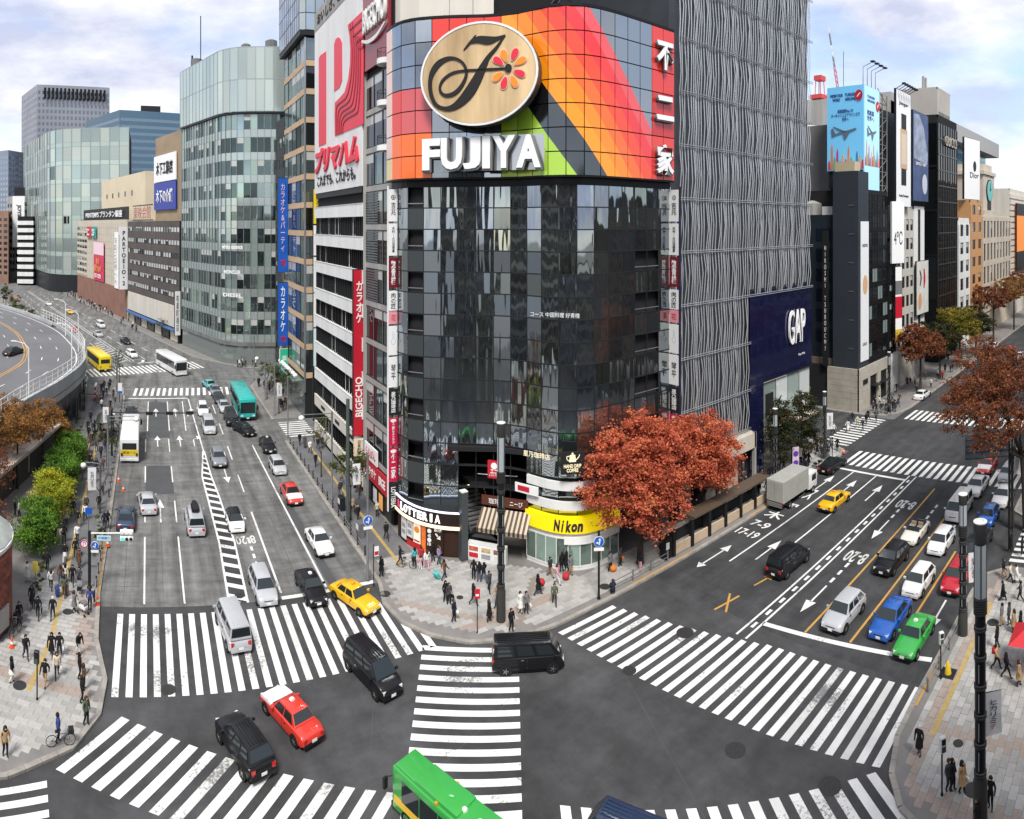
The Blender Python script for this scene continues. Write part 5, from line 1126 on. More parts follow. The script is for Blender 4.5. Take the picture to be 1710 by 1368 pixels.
for bi,(z0,z1)in enumerate(zip(bands,bands[1:])):
    x1=PXM if z1<22.5 else PX1;n=int((x1-PX0-.4)/.38)
    for j in range(n):
        x=PX0+.25+(j+.35*math.sin(j*12.9898))*.38;sw=rnd.uniform(-.17,.17);ph=rnd.uniform(.3,.7);yy=PY+.1*math.sin(j*7.3)
        xs=lambda v:min(x1-.1,max(PX0+.1,v))
        b=B().tube([(x,yy,z0),(xs(x+sw*.55),yy-.12,z0+(z1-z0)*ph*.55),(xs(x+sw),yy-.2,z0+(z1-z0)*ph),(xs(x+sw*.5),yy-.1,z0+(z1-z0)*(ph+1)/2),(x,yy,z1)],.052,5)
        wobj('bent_pipe',b,M_pipe,pt,smooth=50)
    wobj('cross_rail',B().tube([(PX0,PY-.22,z0+.1),(x1,PY-.22,z0+.1)],.04,5).tube([(PX0,PY-.22,z0-.1),(x1,PY-.22,z0-.1)],.04,5),M_alu,pt)
wobj('rail_backing',B().box(PXM,PX1,PY-.02,PY+.7,22.2,22.5),M_dk,pt)
sh=thing('pale_shop_base','pale shop base with a stone canopy under the pipe wrapped tower','shop',(53,44,.15))
wobj('wall',B().box(PX0,PXM-.2,PY+.3,60,.15,6.4),mat('shop_dark',(.10,.07,.055),.5,var=.3,scale=.5),sh);wobj('canopy',B().box(PX0,PXM,PY-1.0,PY+.6,4.6,6.3),mat('warm_stone',(.52,.47,.40),.7,var=.15,scale=.6),sh)
for i in range(6):wobj('show_window',B().box(PX0+.5+i*2,PX0+2.2+i*2,PY+.2,PY+.3,.5,4.3),(rglass('shop_lit',(.5,.5,.4)),G_win)[i%2],sh)
wobj('end_post',B().box(PXM-.35,PXM-.05,PY-1.0,PY-.6,.15,6.3),M_conc,sh)
# ---- navy clad shop with giant white letters
nv_=thing('navy_clad_shop','shop clad in glossy navy panels beside the pipe wrapped tower','shop',(66,50,0))
block(nv_,[(PXM,PY+.8),(PX1,PY+.8),(PX1,70),(PXM,70)],11.4,22.2,M_room,parapet=0)
M_nav=rglass('navy_glass',(.010,.012,.05),.25,rough=.07,vary=.12,bump=.04);M_nav.node_tree.nodes['Principled BSDF'].inputs['Coat Weight'].default_value=.8
up=unit_pane('navy_panel',M_nav)
for i in range(10):
    for k in range(6):put(nv_,up,'navy_panel',(PXM+.7+i*1.4,PY,11.4+.9+k*1.8),0,1.385,1.785,R(rnd.uniform(-.35,.35)))
for i in range(2):
    for k in range(6):put(nv_,up,'navy_panel',(PXM+.7+i*1.4,PY,.2+.93+k*1.86),0,1.385,1.845,R(rnd.uniform(-.35,.35)))
for k in range(12):
    for i in range(4):put(nv_,up,'navy_panel',(PX1+.02,PY+.7+i*1.4,11.4+.9+(k%6)*1.8),R(90),1.385,1.785)if k<6 else None
block(nv_,[(PXM+.1,PY+.1),(62.2,PY+.1),(62.2,60),(PXM+.1,60)],.15,11.4,M_room,parapet=0)
wobj('soffit',B().box(PXM,PX1,PY,PY+.9,11.2,11.4),M_dk,nv_)
wobj('lit_interior',B().box(62.6,PX1,47.5,47.7,.15,11.2).box(62.6,PX1,PY+.6,47.5,5.2,5.4).box(62.6,PX1,PY+.6,47.5,11.0,11.2),mat('shop_interior',(.62,.58,.5),.8,emit=.35),nv_)
for i in range(4):
    a0=62.8+i*2.7;wobj('shop_glass',B().box(a0,a0+2.6,PY+.3,PY+.34,5.6,11.0),rglass('clear_shop',(.62,.66,.64),.15,rough=.05,vary=.1)if i%2 else rglass('shop_pale_green',(.40,.48,.44),.3,rough=.05),nv_);wobj('shop_mullion',B().box(a0-.06,a0,PY+.25,PY+.4,.15,11),M_alu,nv_)
    wobj('shop_door',B().box(a0,a0+2.6,PY+.3,PY+.34,.2,4.8),rglass('shop_glass4',(.3,.3,.28),.4,rough=.08),nv_)
wobj('picture_poster',B().box(63.2,64.8,PY+.2,PY+.28,7.0,9.6),M_bsign,nv_);wobj('stair_rail',B().tube([(63.4,PY+.1,5.8),(66.4,PY+.1,8.2)],.08).tube([(63.4,PY+.1,6.4),(66.4,PY+.1,8.8)],.08),M_bsign,nv_)
wobj('door_canopy',B().box(62.6,PX1,PY-.9,PY+.5,4.9,5.3),mat('warm_stone2',(.6,.5,.4),.7),nv_)
gs=thing('giant_white_letters','three giant white letters on the navy cladding','sign',(69.5,PY-.15,17.0));slet(gs,'GAP',0,0,.12,M_wsign,3.9,4.3,depth=.2)
wobj('small_lettering',fit(text_mesh('Gap Kids',1,M_wsign,.02),1.6,.35),None,gs,loc=(71,PY-.06,13.2))
# ---- behind it: dark block along the side street
db=thing('dark_teal_block','dark teal block along the side street behind the navy shop','building',(100,62,0));block(db,[(92.3,50.2),(112,50.2),(112,90),(92.3,90)],0,31,mat('teal_black',(.022,.03,.04),.5,.2,var=.2,scale=.2))
farwins(db,(92.3,70),(92.3,50.4),10,30,6,5,.7,.6,rglass('glass_night',(.04,.06,.09),.8));wobj('stone_base',B().box(92.0,92.4,50.3,90,0,8),mat('stone_brown',(.16,.12,.09),.8,var=.2,scale=.3),db)
for i in range(5):wobj('base_window',B().box(91.9,92.0,51+i*3.2,53+i*3.2,4.5,7),G_win,db)
v=sign('thin_dark_blade','thin black vertical sign with white lettering beside the slab','sign',(91.0,51.2,18),FX,1.0,22,.2,M_bsign);slet(v,'HIROSHI TSUBOUCHI',0,0,.12,M_wsign,.35,17,vertical=True)
gb=thing('grey_roof_block','plain grey concrete block rising behind the airline billboard','building',(112,62,0));wobj('wall',B().box(98,125,54,75,31,47.5),M_concd,gb);wobj('water_tank',B().lathe([(1.6,0),(1.7,.3),(1.7,2.6),(.3,3.1)],12,(95,56,31.0)),M_conc,gb);wobj('air_unit',B().box(93,94.4,51,53,31,33).box(96,97.2,51,52.4,31,32.6),M_wpanel,gb)
# ---- charcoal slab with stone base and glass flank
sl=thing('charcoal_slab_building','charcoal slab building with pale stone base and dark glass flank','building',(97,48,0))
SX,SY=91.5,45.5;M_char=mat('charcoal_panel',(.042,.05,.062),.5,.15,var=.12,scale=.2)
wobj('slab',B().box(SX,95.3,SY,50.1,7.0,38.6),M_char,sl)
for k in range(6):wobj('slab_lamp',B().box(SX-.06,SX,46.3,47.2,10+k*4.6,10.15+k*4.6),M_alu,sl)
block(sl,[(95.3,SY+.4),(103.8,SY+.4),(103.8,60),(95.3,60)],7,35.2,M_room)
facade(sl,(95.3,SY+.4),(103.8,SY+.4),7.2,35,9,4,.22,.03,.14,[unit_pane('window',G_win,M_black,.03,1),unit_pane('window',rglass('glass_seafoam',(.35,.45,.43),.5,rough=.08,vary=.25),M_black,.03,1)],M_black,weights=(2,1))
M_stn=mat('base_stone',(.42,.39,.33),.75,var=.18,scale=.5)
for k in range(7):
    for j in range(4):wobj('stone_block',B().box(SX-.3,SX-.02,SY-.28+j*1.45,SY-.28+(j+1)*1.45-.03,.15+k*.97,.15+(k+1)*.97-.03),M_stn,sl)
    for j in range(9):
        x=SX-.3+j*1.4
        if j in(3,4,6,7)and k<5:continue
        wobj('stone_block',B().box(x,x+1.37,SY-.3,SY-.03,.15+k*.97,.15+(k+1)*.97-.03),M_stn,sl)
wobj('base_core',B().box(SX,104,SY,60,.1,6.98),M_room,sl)
for x in(97.2,100.2):wobj('door_canopy',B().box(x-1.2,x+1.2,SY-1.1,SY,3.2,3.35),M_dk,sl)
v=sign('white_facade_banner','long white banner with a gift picture on the charcoal slab','banner',(93.6,SY-.12,19.2),0,2.9,22.6,.1,mat('banner_white',(.74,.75,.76),.6));g=B();ellipse(g,.1,1.0,.9,1.6,-.07,-.05,16);obj('printed_gift',g,mat('gift_tan',(.6,.38,.2),.6),v);slet(v,'CHRISTMAS',0,7.4,.06,M_ink,2.1,.5);slet(v,'GINZA',0,-8.6,.06,M_ink,1.6,.5)
v=sign('stone_base_plaque','small dark plaque on the pale stone base','sign',(93.4,SY-.4,4.6),0,1.6,.7,.12,M_bsign)
# ---- airline billboard box on the roof
ab=thing('airline_billboard','tall sky blue two sided billboard with an airliner and a colourful skyline','billboard',(97,49,36));BX,BY=94.4,45.95
M_sky=mat('poster_sky',(.16,.50,.80),.5,emit=.12);M_sky2=mat('poster_sky_pale',(.42,.70,.88),.5,emit=.12)
wobj('left_face',B().box(BX,BX+.3,BY,52.8,39.0,53),M_sky,ab);wobj('right_face',B().box(BX+.31,100.6,BY,BY+.3,35.3,53),M_sky2,ab);wobj('frame_core',B().box(BX+.3,100.4,BY+.3,52.6,36,52.8),M_dk,ab)
def plane_(face):
    g=B()
    def tr(pts):flat(g,pts,-.05,0)
    tr([(-2.4,-.3),(-1.5,.05),(1.3,.5),(2.2,.85),(2.0,1.05),(1.2,.85),(-1.5,.35),(-2.5,.0)]);tr([(-.4,.15),(.9,.35),(.2,-.75),(-.1,-.75)]);tr([(.3,.5),(-.6,.45),(-2.3,1.5),(-2.0,1.5)]);tr([(-2.5,0),(-1.7,.25),(-2.2,1.1),(-2.6,1.1)]);return g
M_jet=mat('jet_dark',(.12,.15,.2),.5)
o=obj('printed_airliner',plane_(0),M_jet,ab,(BX-.06-97,.4,8.9),FX)
o=obj('printed_airliner',plane_(0),M_jet,ab,(3.4-3,BY-.05-49,10.5));o.scale=(.75,1,1);o.location=(.6,BY-.03-49,8.9)
cols=[('a',(.55,.06,.08)),('b',(.75,.22,.05)),('c',(.12,.45,.2)),('d',(.5,.05,.2)),('e',(.05,.2,.5)),('f',(.7,.4,.08))]
for face in(0,1):
    for j in range(13):
        m_=mat('skyline_'+cols[j%6][0],cols[j%6][1],.5);hgt=(1.6,4.4,2.2,3.6,1.5,2.6,1.8,3.9,2.1,1.4,3.0,2.3,1.6)[j]
        if face==0:
            y=52.6-j*.52;wobj('printed_tower',B().add([(BX-.06,y,39.2),(BX-.06,y-.48,39.2),(BX-.06,y-.4,39.2+hgt*.8),(BX-.06,y-.24,39.2+hgt),(BX-.06,y-.08,39.2+hgt*.8)],[(0,1,2,3,4)]),m_,ab)
        else:
            x=BX+.4+j*.46;wobj('printed_tower',B().add([(x,BY-.04,39.8),(x+.42,BY-.04,39.8),(x+.34,BY-.04,39.8+hgt*.8),(x+.21,BY-.04,39.8+hgt),(x+.08,BY-.04,39.8+hgt*.8)],[(0,1,2,3,4)]),m_,ab)
letter(ab,'WIDEN YOUR\nWORLD',(BX-.05,51.0,51.2),FX,mat('ink_navy',(.02,.04,.2),.5),2.4,1.2,bold=.02);letter(ab,'TURKISH\nAIRLINES',(BX-.05,48.3,51.2),FX,MATS['ink_navy'],2.2,1.2,bold=.02);letter(ab,'就航国数No.1の\nターキッシュエアラインズで\n世界へ',(BX-.05,49.3,48.2),FX,MATS['ink_navy'],5.4,2.0);letter(ab,'TURKISH\nAIRLINES',(97.2,BY-.03,51.0),0,MATS['ink_navy'],3.0,1.1);letter(ab,'就航国\n世界へ',(97,BY-.03,48.2),0,MATS['ink_navy'],2.6,1.8)
for c_,rz in(((BX-.08,46.8,51.3),FX),((99.8,BY-.04,50.2),0)):
    g=B();ellipse(g,0,0,.7,.9,-.05,0,20);e=obj('round_logo',g,M_rsign,ab,(c_[0]-97,c_[1]-49,c_[2]-36),rz);g=B();brush(g,[(-.3,-.3,.1),(0,.1,.2),(.35,.4,.08)],-.07,-.05);obj('bird_mark',g,M_wsign,e)
for i in range(4):wobj('lamp_arm',B().tube([(BX+.6+i*1.6,BY+.4,53),(BX+.6+i*1.6,BY+.4,56),(BX+.2+i*1.6,BY-1.6,56.6)],.06,4).box(BX-.2+i*1.6,BX+.6+i*1.6,BY-1.9,BY-1.3,56.5,56.7),M_dk,ab)
wobj('antenna',B().tube([(BX+.6,50,53),(BX+.6,50,59)],.05,4),M_dk,ab)
wobj('support_frame',B().box(95.4,103.5,46.2,46.5,35.3,35.8).box(92,94,46.4,50,38.6,40.2),mat('tan_box',(.5,.42,.28),.7),ab)
# ---- billboards and narrow fronts further on
def front(nm,lab_,x0,x1,z1,m_,yy=45.6,dpt=25,z0=0):
    t_=thing(nm,lab_,'building',((x0+x1)/2,yy,0));block(t_,[(x0,yy),(x1,yy),(x1,yy+dpt),(x0,yy+dpt)],z0,z1,m_);return t_
sc_=front('scaffold_building','dark building with a steel lattice behind the billboards',104,112.8,30,mat('grey_dark',(.10,.10,.11),.7),46)
g=B()
for k in range(9):g.tube([(100.8,46.4,32+k*2.4),(104.8,46.4,32+k*2.4)],.09,4).tube([(100.8,46.4,32+k*2.4),(104.8,46.4,34.4+k*2.4)],.07,4).tube([(104.8,46.4,32+k*2.4),(100.8,46.4,34.4+k*2.4)],.07,4)
for x in(100.8,102.8,104.8):g.tube([(x,46.4,30),(x,46.4,53)],.12,4)
wobj('steel_lattice',g,M_concd,sc_);wobj('lattice_backing',B().box(100.7,112,48,56,30,51),M_dk,sc_)
v=sign('watch_billboard','tall white billboard with a square wristwatch','billboard',(108.6,44.9,43.8),0,7.0,21,.4,M_wsign,M_dk)
obj('printed_watch',B().box(-1.6,1.6,-.26,-.2,-3.6,3.6),mat('watch_gold',(.55,.36,.22),.5),v);obj('printed_strap',B().box(-1.15,1.15,-.25,-.2,3.6,6.4).box(-1.15,1.15,-.25,-.2,-6.6,-3.6),M_bsign,v);obj('printed_dial',B().box(-1.2,1.2,-.28,-.26,-2.8,2.8),mat('watch_dial',(.62,.52,.4),.5),v)
slet(v,'Jaeger',0,8.2,.25,M_ink,4.5,.8);slet(v,'Family Boutique',0,-8.6,.25,M_ink,4.5,.6)
for i in range(6):obj('flood_lamp',B().tube([(-3+i*1.2,0,10.6),(-3+i*1.2,-1.4,11.3)],.07,4).box(-3.3+i*1.2,-2.7+i*1.2,-1.8,-1.2,11.2,11.5),M_dk,v)
v=sign('portrait_billboard','dark blue billboard with a suited figure and a watch','billboard',(117.4,44.9,43.2),0,8.4,17.2,.4,mat('portrait_blue',(.05,.08,.18),.5,var=.5,scale=.25),M_dk)
g=B();flat(g,[(-3.6,8),(-1,8.2),(1.5,6),(3.8,1),(3.6,-1.2),(-3.8,-.5)],-.23,-.2);obj('printed_figure',g,mat('portrait_grey',(.28,.32,.42),.5,var=.6,scale=.4),v);g=B();ellipse(g,2.2,-5.2,1.4,2.0,-.23,-.2,18);obj('printed_watch',g,mat('watch_silver',(.5,.52,.56),.4),v);slet(v,'SINCE 1881',0,-1.4,.25,M_wsign,5.5,.6)
f1=front('white_window_house','cream narrow building with rows of three windows',107.0,115.4,33,mat('cream_grey',(.48,.46,.41),.75,var=.12,scale=.2));facade(f1,(107.0,45.6),(115.4,45.6),6,31,7,4,.4,.35,.2,WV,MATS['cream_grey'])
f1b=front('white_pillar_house','white narrow building with blank white strips',115.8,121.8,33,M_wpanel);wobj('dark_slot',B().box(118.2,119.0,45.4,45.6,4,33),M_dk,f1b)
v=sign('script_upright_sign','white upright sign with thin black figures on the narrow front','sign',(105.4,44.6,28.6),R(-20),3.2,11,.4,M_wsign);slet(v,'4℃',0,-1,.22,M_ink,2.2,2.4)
v=sign('stacked_small_signs','slim stack of white grey and red panels above the pavement','sign',(105.0,44.3,16),R(-20),1.7,13,.3,M_wsign,M_dk);obj('red_panel',B().box(-.84,.84,-.19,-.15,-2.6,1.2),M_rsign,v);obj('grey_panel',B().box(-.84,.84,-.19,-.15,1.6,4),M_concd,v);obj('dark_panel',B().box(-.84,.84,-.19,-.15,-6.4,-4.6),mat('sign_amber',(.6,.45,.05),.5),v)
f1c=front('dark_glass_house','dark glass narrow front beside the charcoal slab',103.9,106.9,27,M_dk);facade(f1c,(103.9,45.6),(106.9,45.6),6,26,6,2,.25,.1,.1,WV,M_black);wobj('white_base',B().box(103.9,107,45.2,45.6,.15,7),M_wpanel,f1c)
v=sign('fashion_poster','large pale poster with red stroke on the white narrow front','poster',(118.8,45.0,17.6),0,6.6,10.4,.3,mat('poster_pale2',(.62,.62,.58),.6,var=.2,scale=.4),M_dk);g=B();brush(g,[(.8,3.6,.5),(1.0,1.5,.9),(.7,-.2,.4)],-.2,-.15);obj('printed_stroke',g,M_rsign,v);g=B();ellipse(g,-1.5,-2.6,.9,1.7,-.2,-.15,14);obj('printed_shape',g,mat('print_peach',(.6,.3,.15),.6),v);g=B();brush(g,[(-1.6,3.4,.3),(-.9,2,.6),(-1.4,.4,.3)],-.2,-.15);obj('printed_ink',g,M_ink,v)
# ---- black grid building with letters
gu=thing('black_grid_building','black glass building with a fine metal grid and gold letters','building',(136,50,0));GX=130.5
block(gu,[(GX,45.8),(144,45.8),(144,66),(GX,66)],0,53.2,M_room)
facade(gu,(GX,45.8),(144,45.8),4,52,14,8,.08,.06,.22,[unit_pane('window',rglass('glass_bronze',(.07,.07,.07),.9,vary=.4))],mat('grid_metal',(.09,.085,.08),.35,.7),name='grid_pane')
facade(gu,(GX,58),(GX,45.8),4,52,5,2,.05,.05,.2,[unit_pane('window',rglass('glass_bronze2',(.055,.06,.065),.9,vary=.5))],M_black,name='side_pane')
letter(gu,'GUCCI',(138.4,45.4,48.6),0,mat('letter_bronze',(.42,.38,.3),.4,.5),8.2,2.2,depth=.3,bold=.01)
cb_=front('concrete_top_block','tan concrete block standing behind the watch billboard',165,176,67,mat('tan_concrete',(.40,.37,.33),.8,var=.12,scale=.1),58,12);wobj('slot_row',B().box(166,175,57.8,58,58,61),M_concd,cb_);wobj('vent_pipe',B().tube([(170,64,67),(170,64,72)],.4,6).tube([(172,64,67),(172,64,72)],.4,6),M_conc,cb_)
# ---- white, orange, and clock tower
w1=front('white_slim_house','slim white building with one column of dark windows',144.6,153.8,31,M_wpanel);facade(w1,(144.6,45.6),(153.8,45.6),4,30,6,2,.35,.45,.25,WV,M_wpanel)
o1=front('orange_slim_house','slim orange building with dark square windows',154.6,165.4,35.6,mat('orange_wall',(.52,.28,.12),.75,var=.12,scale=.2));facade(o1,(154.6,45.6),(165.4,45.6),4,35,7,2,.45,.5,.25,WV,MATS['orange_wall'])
wb2=sign('white_roof_billboard','white roof billboard with black lettering above the orange building','billboard',(157.8,46.2,44.2),R(-10),9,15.5,.5,M_wsign,M_dk);slet(wb2,'Dior',1.2,-1.5,.3,M_ink,5,1.4);g=B();ellipse(g,1.4,.8,.9,1.4,-.3,-.25,14);obj('emblem',g,M_ink,wb2)
g=B()
for k in range(6):g.tube([(146,48,34+k*3),(152,48,34+k*3)],.12,4).tube([(146,48,34+k*3),(152,48,37+k*3)],.1,4)
for x in(146,149,152):g.tube([(x,48,31),(x,48,52)],.14,4)
wobj('steel_frame',g,M_conc,wb2)
ck=thing('clock_tower_building','pale stone building with a clock tower and round green clock','building',(180,50,0));M_lime=mat('limestone',(.52,.46,.38),.75,var=.15,scale=.2)
block(ck,[(166.2,45.8),(200,45.8),(200,75),(166.2,75)],0,32,M_lime);facade(ck,(166.4,45.8),(200,45.8),6,31,4,9,.25,.45,.35,WV,M_lime,topband=1.2)
wobj('tower_shaft',B().box(170,184,46,58,32,34).box(171,183,46.6,58,34,44).box(170.4,183.6,46.2,58,44,45).box(172.4,181.6,47,57,45,47),M_lime,ck)
g=B();ellipse(g,0,0,2.9,2.9,-.35,0,28);cl=obj('clock_face',g,mat('clock_teal',(.12,.45,.42),.4),ck,(177-180,46.6-50,39.6));g=B();brush(g,[(0,0,.25),(.3,2.2,.15)],-.45,-.38,n=1);brush(g,[(0,0,.3),(1.3,.6,.2)],-.44,-.37,n=1);obj('clock_hands',g,M_bsign,cl)
g=B();ellipse(g,0,0,3.2,3.2,-.3,0,28);obj('clock_rim',g,M_dk,cl);wobj('arch_window',B().box(175.2,178.8,46.4,46.6,33,37),M_dk,ck);wobj('finial',B().lathe([(.9,0),(.7,.8),(.9,1.4),(.2,2.4),(.05,4)],10,(177,52,47)),M_lime,ck)
lf=front('slatted_cream_store','cream store with horizontal slats right of the clock tower',200.6,262,41,M_cream,46)
for k in range(16):wobj('slat',B().box(200.6,262,45.6,46,10+k*1.9,11.4+k*1.9),M_cream,lf)
v=sign('orange_black_billboard','orange and black billboard at the right picture edge','billboard',(214,45,26),0,16,22,.5,mat('bill_orange',(.72,.22,.03),.5,emit=.25),M_dk);obj('black_top',B().box(-8,8,-.3,-.25,7,11),M_bsign,v);obj('black_base',B().box(-8,8,-.3,-.25,-11,-5),M_bsign,v)
tl=thing('teal_roof_storey','teal glass rooftop storeys above the clock tower','building',(200,80,0));wobj('wall',B().box(178,290,78,110,0,62),rglass('teal_glass',(.22,.36,.36),.6,rough=.1,vary=.1),tl);farwins(tl,(178,78),(290,78),30,60,6,30,.85,.6,rglass('teal_glass2',(.16,.28,.30),.7,vary=.3));wobj('roof_slab',B().box(170,300,74,112,62,68.5),mat('slab_grey2',(.33,.33,.33),.8),tl);wobj('grey_core',B().box(160,178,74,100,0,66),M_conc,tl)
tower('dark_blue_tower','dark blue glass tower at the top right edge',(330,55),(318,44),(360,40),130,G_blue,26,2,6,.9,.5,rglass('glass_tower_navy',(.07,.12,.2),.85))
# ---- cranes on the skyline
for i,(px,d,z0,lab_)in enumerate(((1369,190,60,'red tower crane base with cage behind the pipe wrapped tower'),(1397,195,74,'red and white crane jib rising over the airline billboard'))):
    x,y=PD(px,d);ckn=thing('tower_crane',lab_,'crane',(x,y,z0));M_cr=mat('crane_red',(.55,.06,.06),.5);g=B()
    if i==0:
        g.box(-2.6,2.6,-2,2,7,8.2).box(-3.6,3,-2,2,4,5.2).box(-1.5,1.5,-1.2,1.2,12.6,14)
        for u in(-1.8,1.8):
            for w_ in(-1.5,1.5):g.tube([(u,w_,-6),(u*.5,w_*.5,14)],.16,4)
        for k in range(8):g.tube([(-1.8,-1.5,k*1.6-4),(1.8,-1.5,k*1.6-2.4)],.1,4)
        obj('mast',g,M_cr,ckn)
    else:
        n=11
        for j in range(n):
            c0=(1-j*.55,0,j*1.6-3);c1=(1-(j+1)*.55,0,(j+1)*1.6-3);q=B();wd=1.3 if j<4 else 1.0-.05*j
            q.tube([(c0[0]-wd/2,0,c0[2]),(c1[0]-wd/2,0,c1[2])],.13,4).tube([(c0[0]+wd/2,0,c0[2]),(c1[0]+wd/2,0,c1[2])],.13,4).tube([(c0[0]-wd/2,0,c0[2]),(c1[0]+wd/2,0,c1[2])],.09,4).tube([(c0[0]+wd/2,0,c0[2]),(c1[0]-wd/2,0,c1[2])],.09,4)
            obj('jib_section',q,M_cr if j<4 else(M_wpanel if(j//2)%2 else mat('crane_grey',(.2,.2,.22),.5)),ckn)
# white scaffold roofs behind
wr=thing('white_wrapped_block','white wrapped block behind the grey roof block','building',(*PD(1366,170),0));c_=PD(1366,170);obj('wall',B().obox((0,0,0),14,14,55,R(-30)),M_wpanel,wr)
# ================================================================== unseen buildings opposite, added and shaped for reflections in the glass
def rear(nm,lab_,a,b,dpt,z1,m_,nf,nc,bnd=.4,pr=.3,wins=None):
    t_=thing(nm,lab_,'building',(*a,0));L_=math.hypot(b[0]-a[0],b[1]-a[1]);nx,ny=(b[1]-a[1])/L_,-(b[0]-a[0])/L_
    block(t_,[a,b,(b[0]-nx*dpt,b[1]-ny*dpt),(a[0]-nx*dpt,a[1]-ny*dpt)],0,z1,M_room);farwins(t_,a,b,4,z1,nf,nc,1-pr,1-bnd,G_win);g=B()
    for k in range(nf+1):g.seg(a,b,.3,4+(z1-4)*k/nf-.5,4+(z1-4)*k/nf+.5)
    for i in range(nc+1):q=(a[0]+(b[0]-a[0])*i/nc,a[1]+(b[1]-a[1])*i/nc);r_=(q[0]+(b[0]-a[0])/L_*.5,q[1]+(b[1]-a[1])/L_*.5);g.seg(q,r_,.5,0,z1)
    wobj('wall_grid',g,m_,t_)['kind']='stuff';return t_
rear('added_dark_block','unseen dark block added across the crossing nearest the avenue, for reflections',(21,-6),(13,-6),40,40,M_concd,10,4);rear('added_pier_block','unseen dark block with white piers, added for bright streaks in the glass',(8.5,-6),(-6,-6),40,33,M_wpanel,4,5,.9);rear('added_park_block','unseen dark block added across the crossing nearest the park, for reflections',(-11,-6),(-32,-6),40,42,M_concd,10,8)  # added slabs, gaps and white piers give the glass its bright streaks
rear('grey_corner_building','unseen grey office building set back behind the near right pavement',(54.4,-13.0),(30.4,-13.0),40,21,M_concd,6,8)  # unseen; kept low and set back so its shade misses the pavement
rear('brown_corner_building','unseen brown brick building across the avenue',(83,2.5),(64.2,2.5),40,30,mat('brick_brown',(.12,.06,.045),.8),12,6)
rear('pale_avenue_building','unseen pale office building across the avenue by the red trees',(150,3),(99,3),40,36,M_conc,13,16)
rear('long_avenue_building','unseen long grey building far along the avenue',(300,3),(152,3),40,48,M_conc,12,30)
rear('park_side_tower','unseen slim tower beyond the highway, added for the glass reflections',(-48,20),(-48,60),30,40,M_conc,11,10)
# ================================================================== vehicles
M_tyre=mat('tyre',(.012,.012,.012),.85);M_rim=mat('rim',(.35,.35,.36),.35,.8);M_trim=mat('black_trim',(.015,.015,.016),.5);M_chr=mat('chrome',(.6,.6,.62),.15,1.0)
M_lamp=mat('headlamp',(.70,.72,.74),.12,coat=1.0);M_tail=mat('taillamp',(.45,.015,.01),.2,coat=.8);M_plate=mat('number_plate',(.78,.78,.74),.5);M_cglass=mat('car_glass',(.022,.03,.033),.05,.3,coat=.7);M_amber=mat('amber_lamp',(.7,.3,.03),.3)
def paint(nm,c):return mat('paint_'+nm,c,.3,.0,coat=.16 if max(c)<.06 else .6,spec=.5,var=.05,scale=.8)
PT={'black':(.010,.010,.012),'white':(.74,.74,.73),'silver':(.42,.43,.45),'grey':(.20,.21,.23),'yellow':(.74,.42,.006),'lemon':(.80,.60,.008),'red':(.58,.035,.02),'blue':(.012,.085,.36),'navy':(.015,.03,.07),'green':(.035,.34,.055),'teal':(.02,.42,.38),'crimson':(.42,.008,.02),'cream':(.70,.66,.58),'dark':(.03,.035,.04),'aqua':(.12,.42,.42)}
def PM_(c):return paint(c,PT[c])
def wheel_meshes(r,w):
    k=('w',round(r,2),w)
    if k not in TXT:
        t=B().lathe([(r*.66,-w/2),(r*.92,-w/2),(r,-w/2+.04),(r,w/2-.04),(r*.92,w/2),(r*.66,w/2),(r*.64,0)],18).mesh('tyre',M_tyre,40)
        rm=B().lathe([(r*.66,-w/2+.03),(r*.62,w/2-.03),(r*.5,w/2-.05),(r*.12,w/2-.01),(r*.10,w/2+.005)],14)
        for j in range(5):
            a=2*math.pi*j/5;rm.obox((r*.36*math.cos(a),r*.36*math.sin(a),w/2-.04),r*.5,r*.13,.035,a)
        rm=rm.mesh('rim',M_rim,40)
        TXT[k]=(t,rm)
    return TXT[k]
def add_wheels(root,xs,hw,r=.31,w=.2):
    t,rm=wheel_meshes(r,w)
    for x in xs:
        for s in(-1,1):
            o=obj('wheel',t,None,root,(x,s*(hw-w/2+.015),r));o.rotation_euler=(R(-90*s),0,0);obj('rim',rm,None,o)
def loft(b,secs,mi=0):
    n=len(secs[0]);o=len(b.v);vs=[p for s in secs for p in s]
    fs=[(i*n+k,i*n+(k+1)%n,(i+1)*n+(k+1)%n,(i+1)*n+k)for i in range(len(secs)-1)for k in range(n)]
    fs+=[tuple(range(n-1,-1,-1)),tuple(range((len(secs)-1)*n,len(secs)*n))];return b.add(vs,fs,mi)
CT={ # L W belt roof hood deck  xf0 xf1 xr1 xr0  ground  roofhalf
 'taxi':(4.69,1.70,.95,1.50,.92,.93,.92,.38,-.95,-1.45,.24,.62),'sedan':(4.75,1.80,.94,1.45,.86,.98,1.10,.25,-1.0,-1.75,.2,.60),
 'hatch':(4.0,1.70,.98,1.51,.90,.98,1.12,.42,-1.45,-1.88,.2,.62),'suv':(4.45,1.82,1.08,1.66,1.02,1.05,1.08,.42,-1.6,-2.08,.26,.64),
 'minivan':(4.85,1.82,1.12,1.90,1.05,1.1,1.72,.85,-2.1,-2.34,.22,.68),'van':(4.8,1.75,1.18,2.0,1.10,1.15,2.12,1.50,-2.24,-2.34,.25,.72),
 'mini':(3.57,1.62,.96,1.49,.92,.95,1.02,.38,-1.15,-1.66,.2,.58),'wagon':(4.65,1.74,.98,1.56,.92,1.0,1.35,.55,-1.75,-2.18,.2,.62),'open':(4.1,1.70,.88,1.22,.80,.90,.75,.30,-.9,-1.4,.17,.62)}
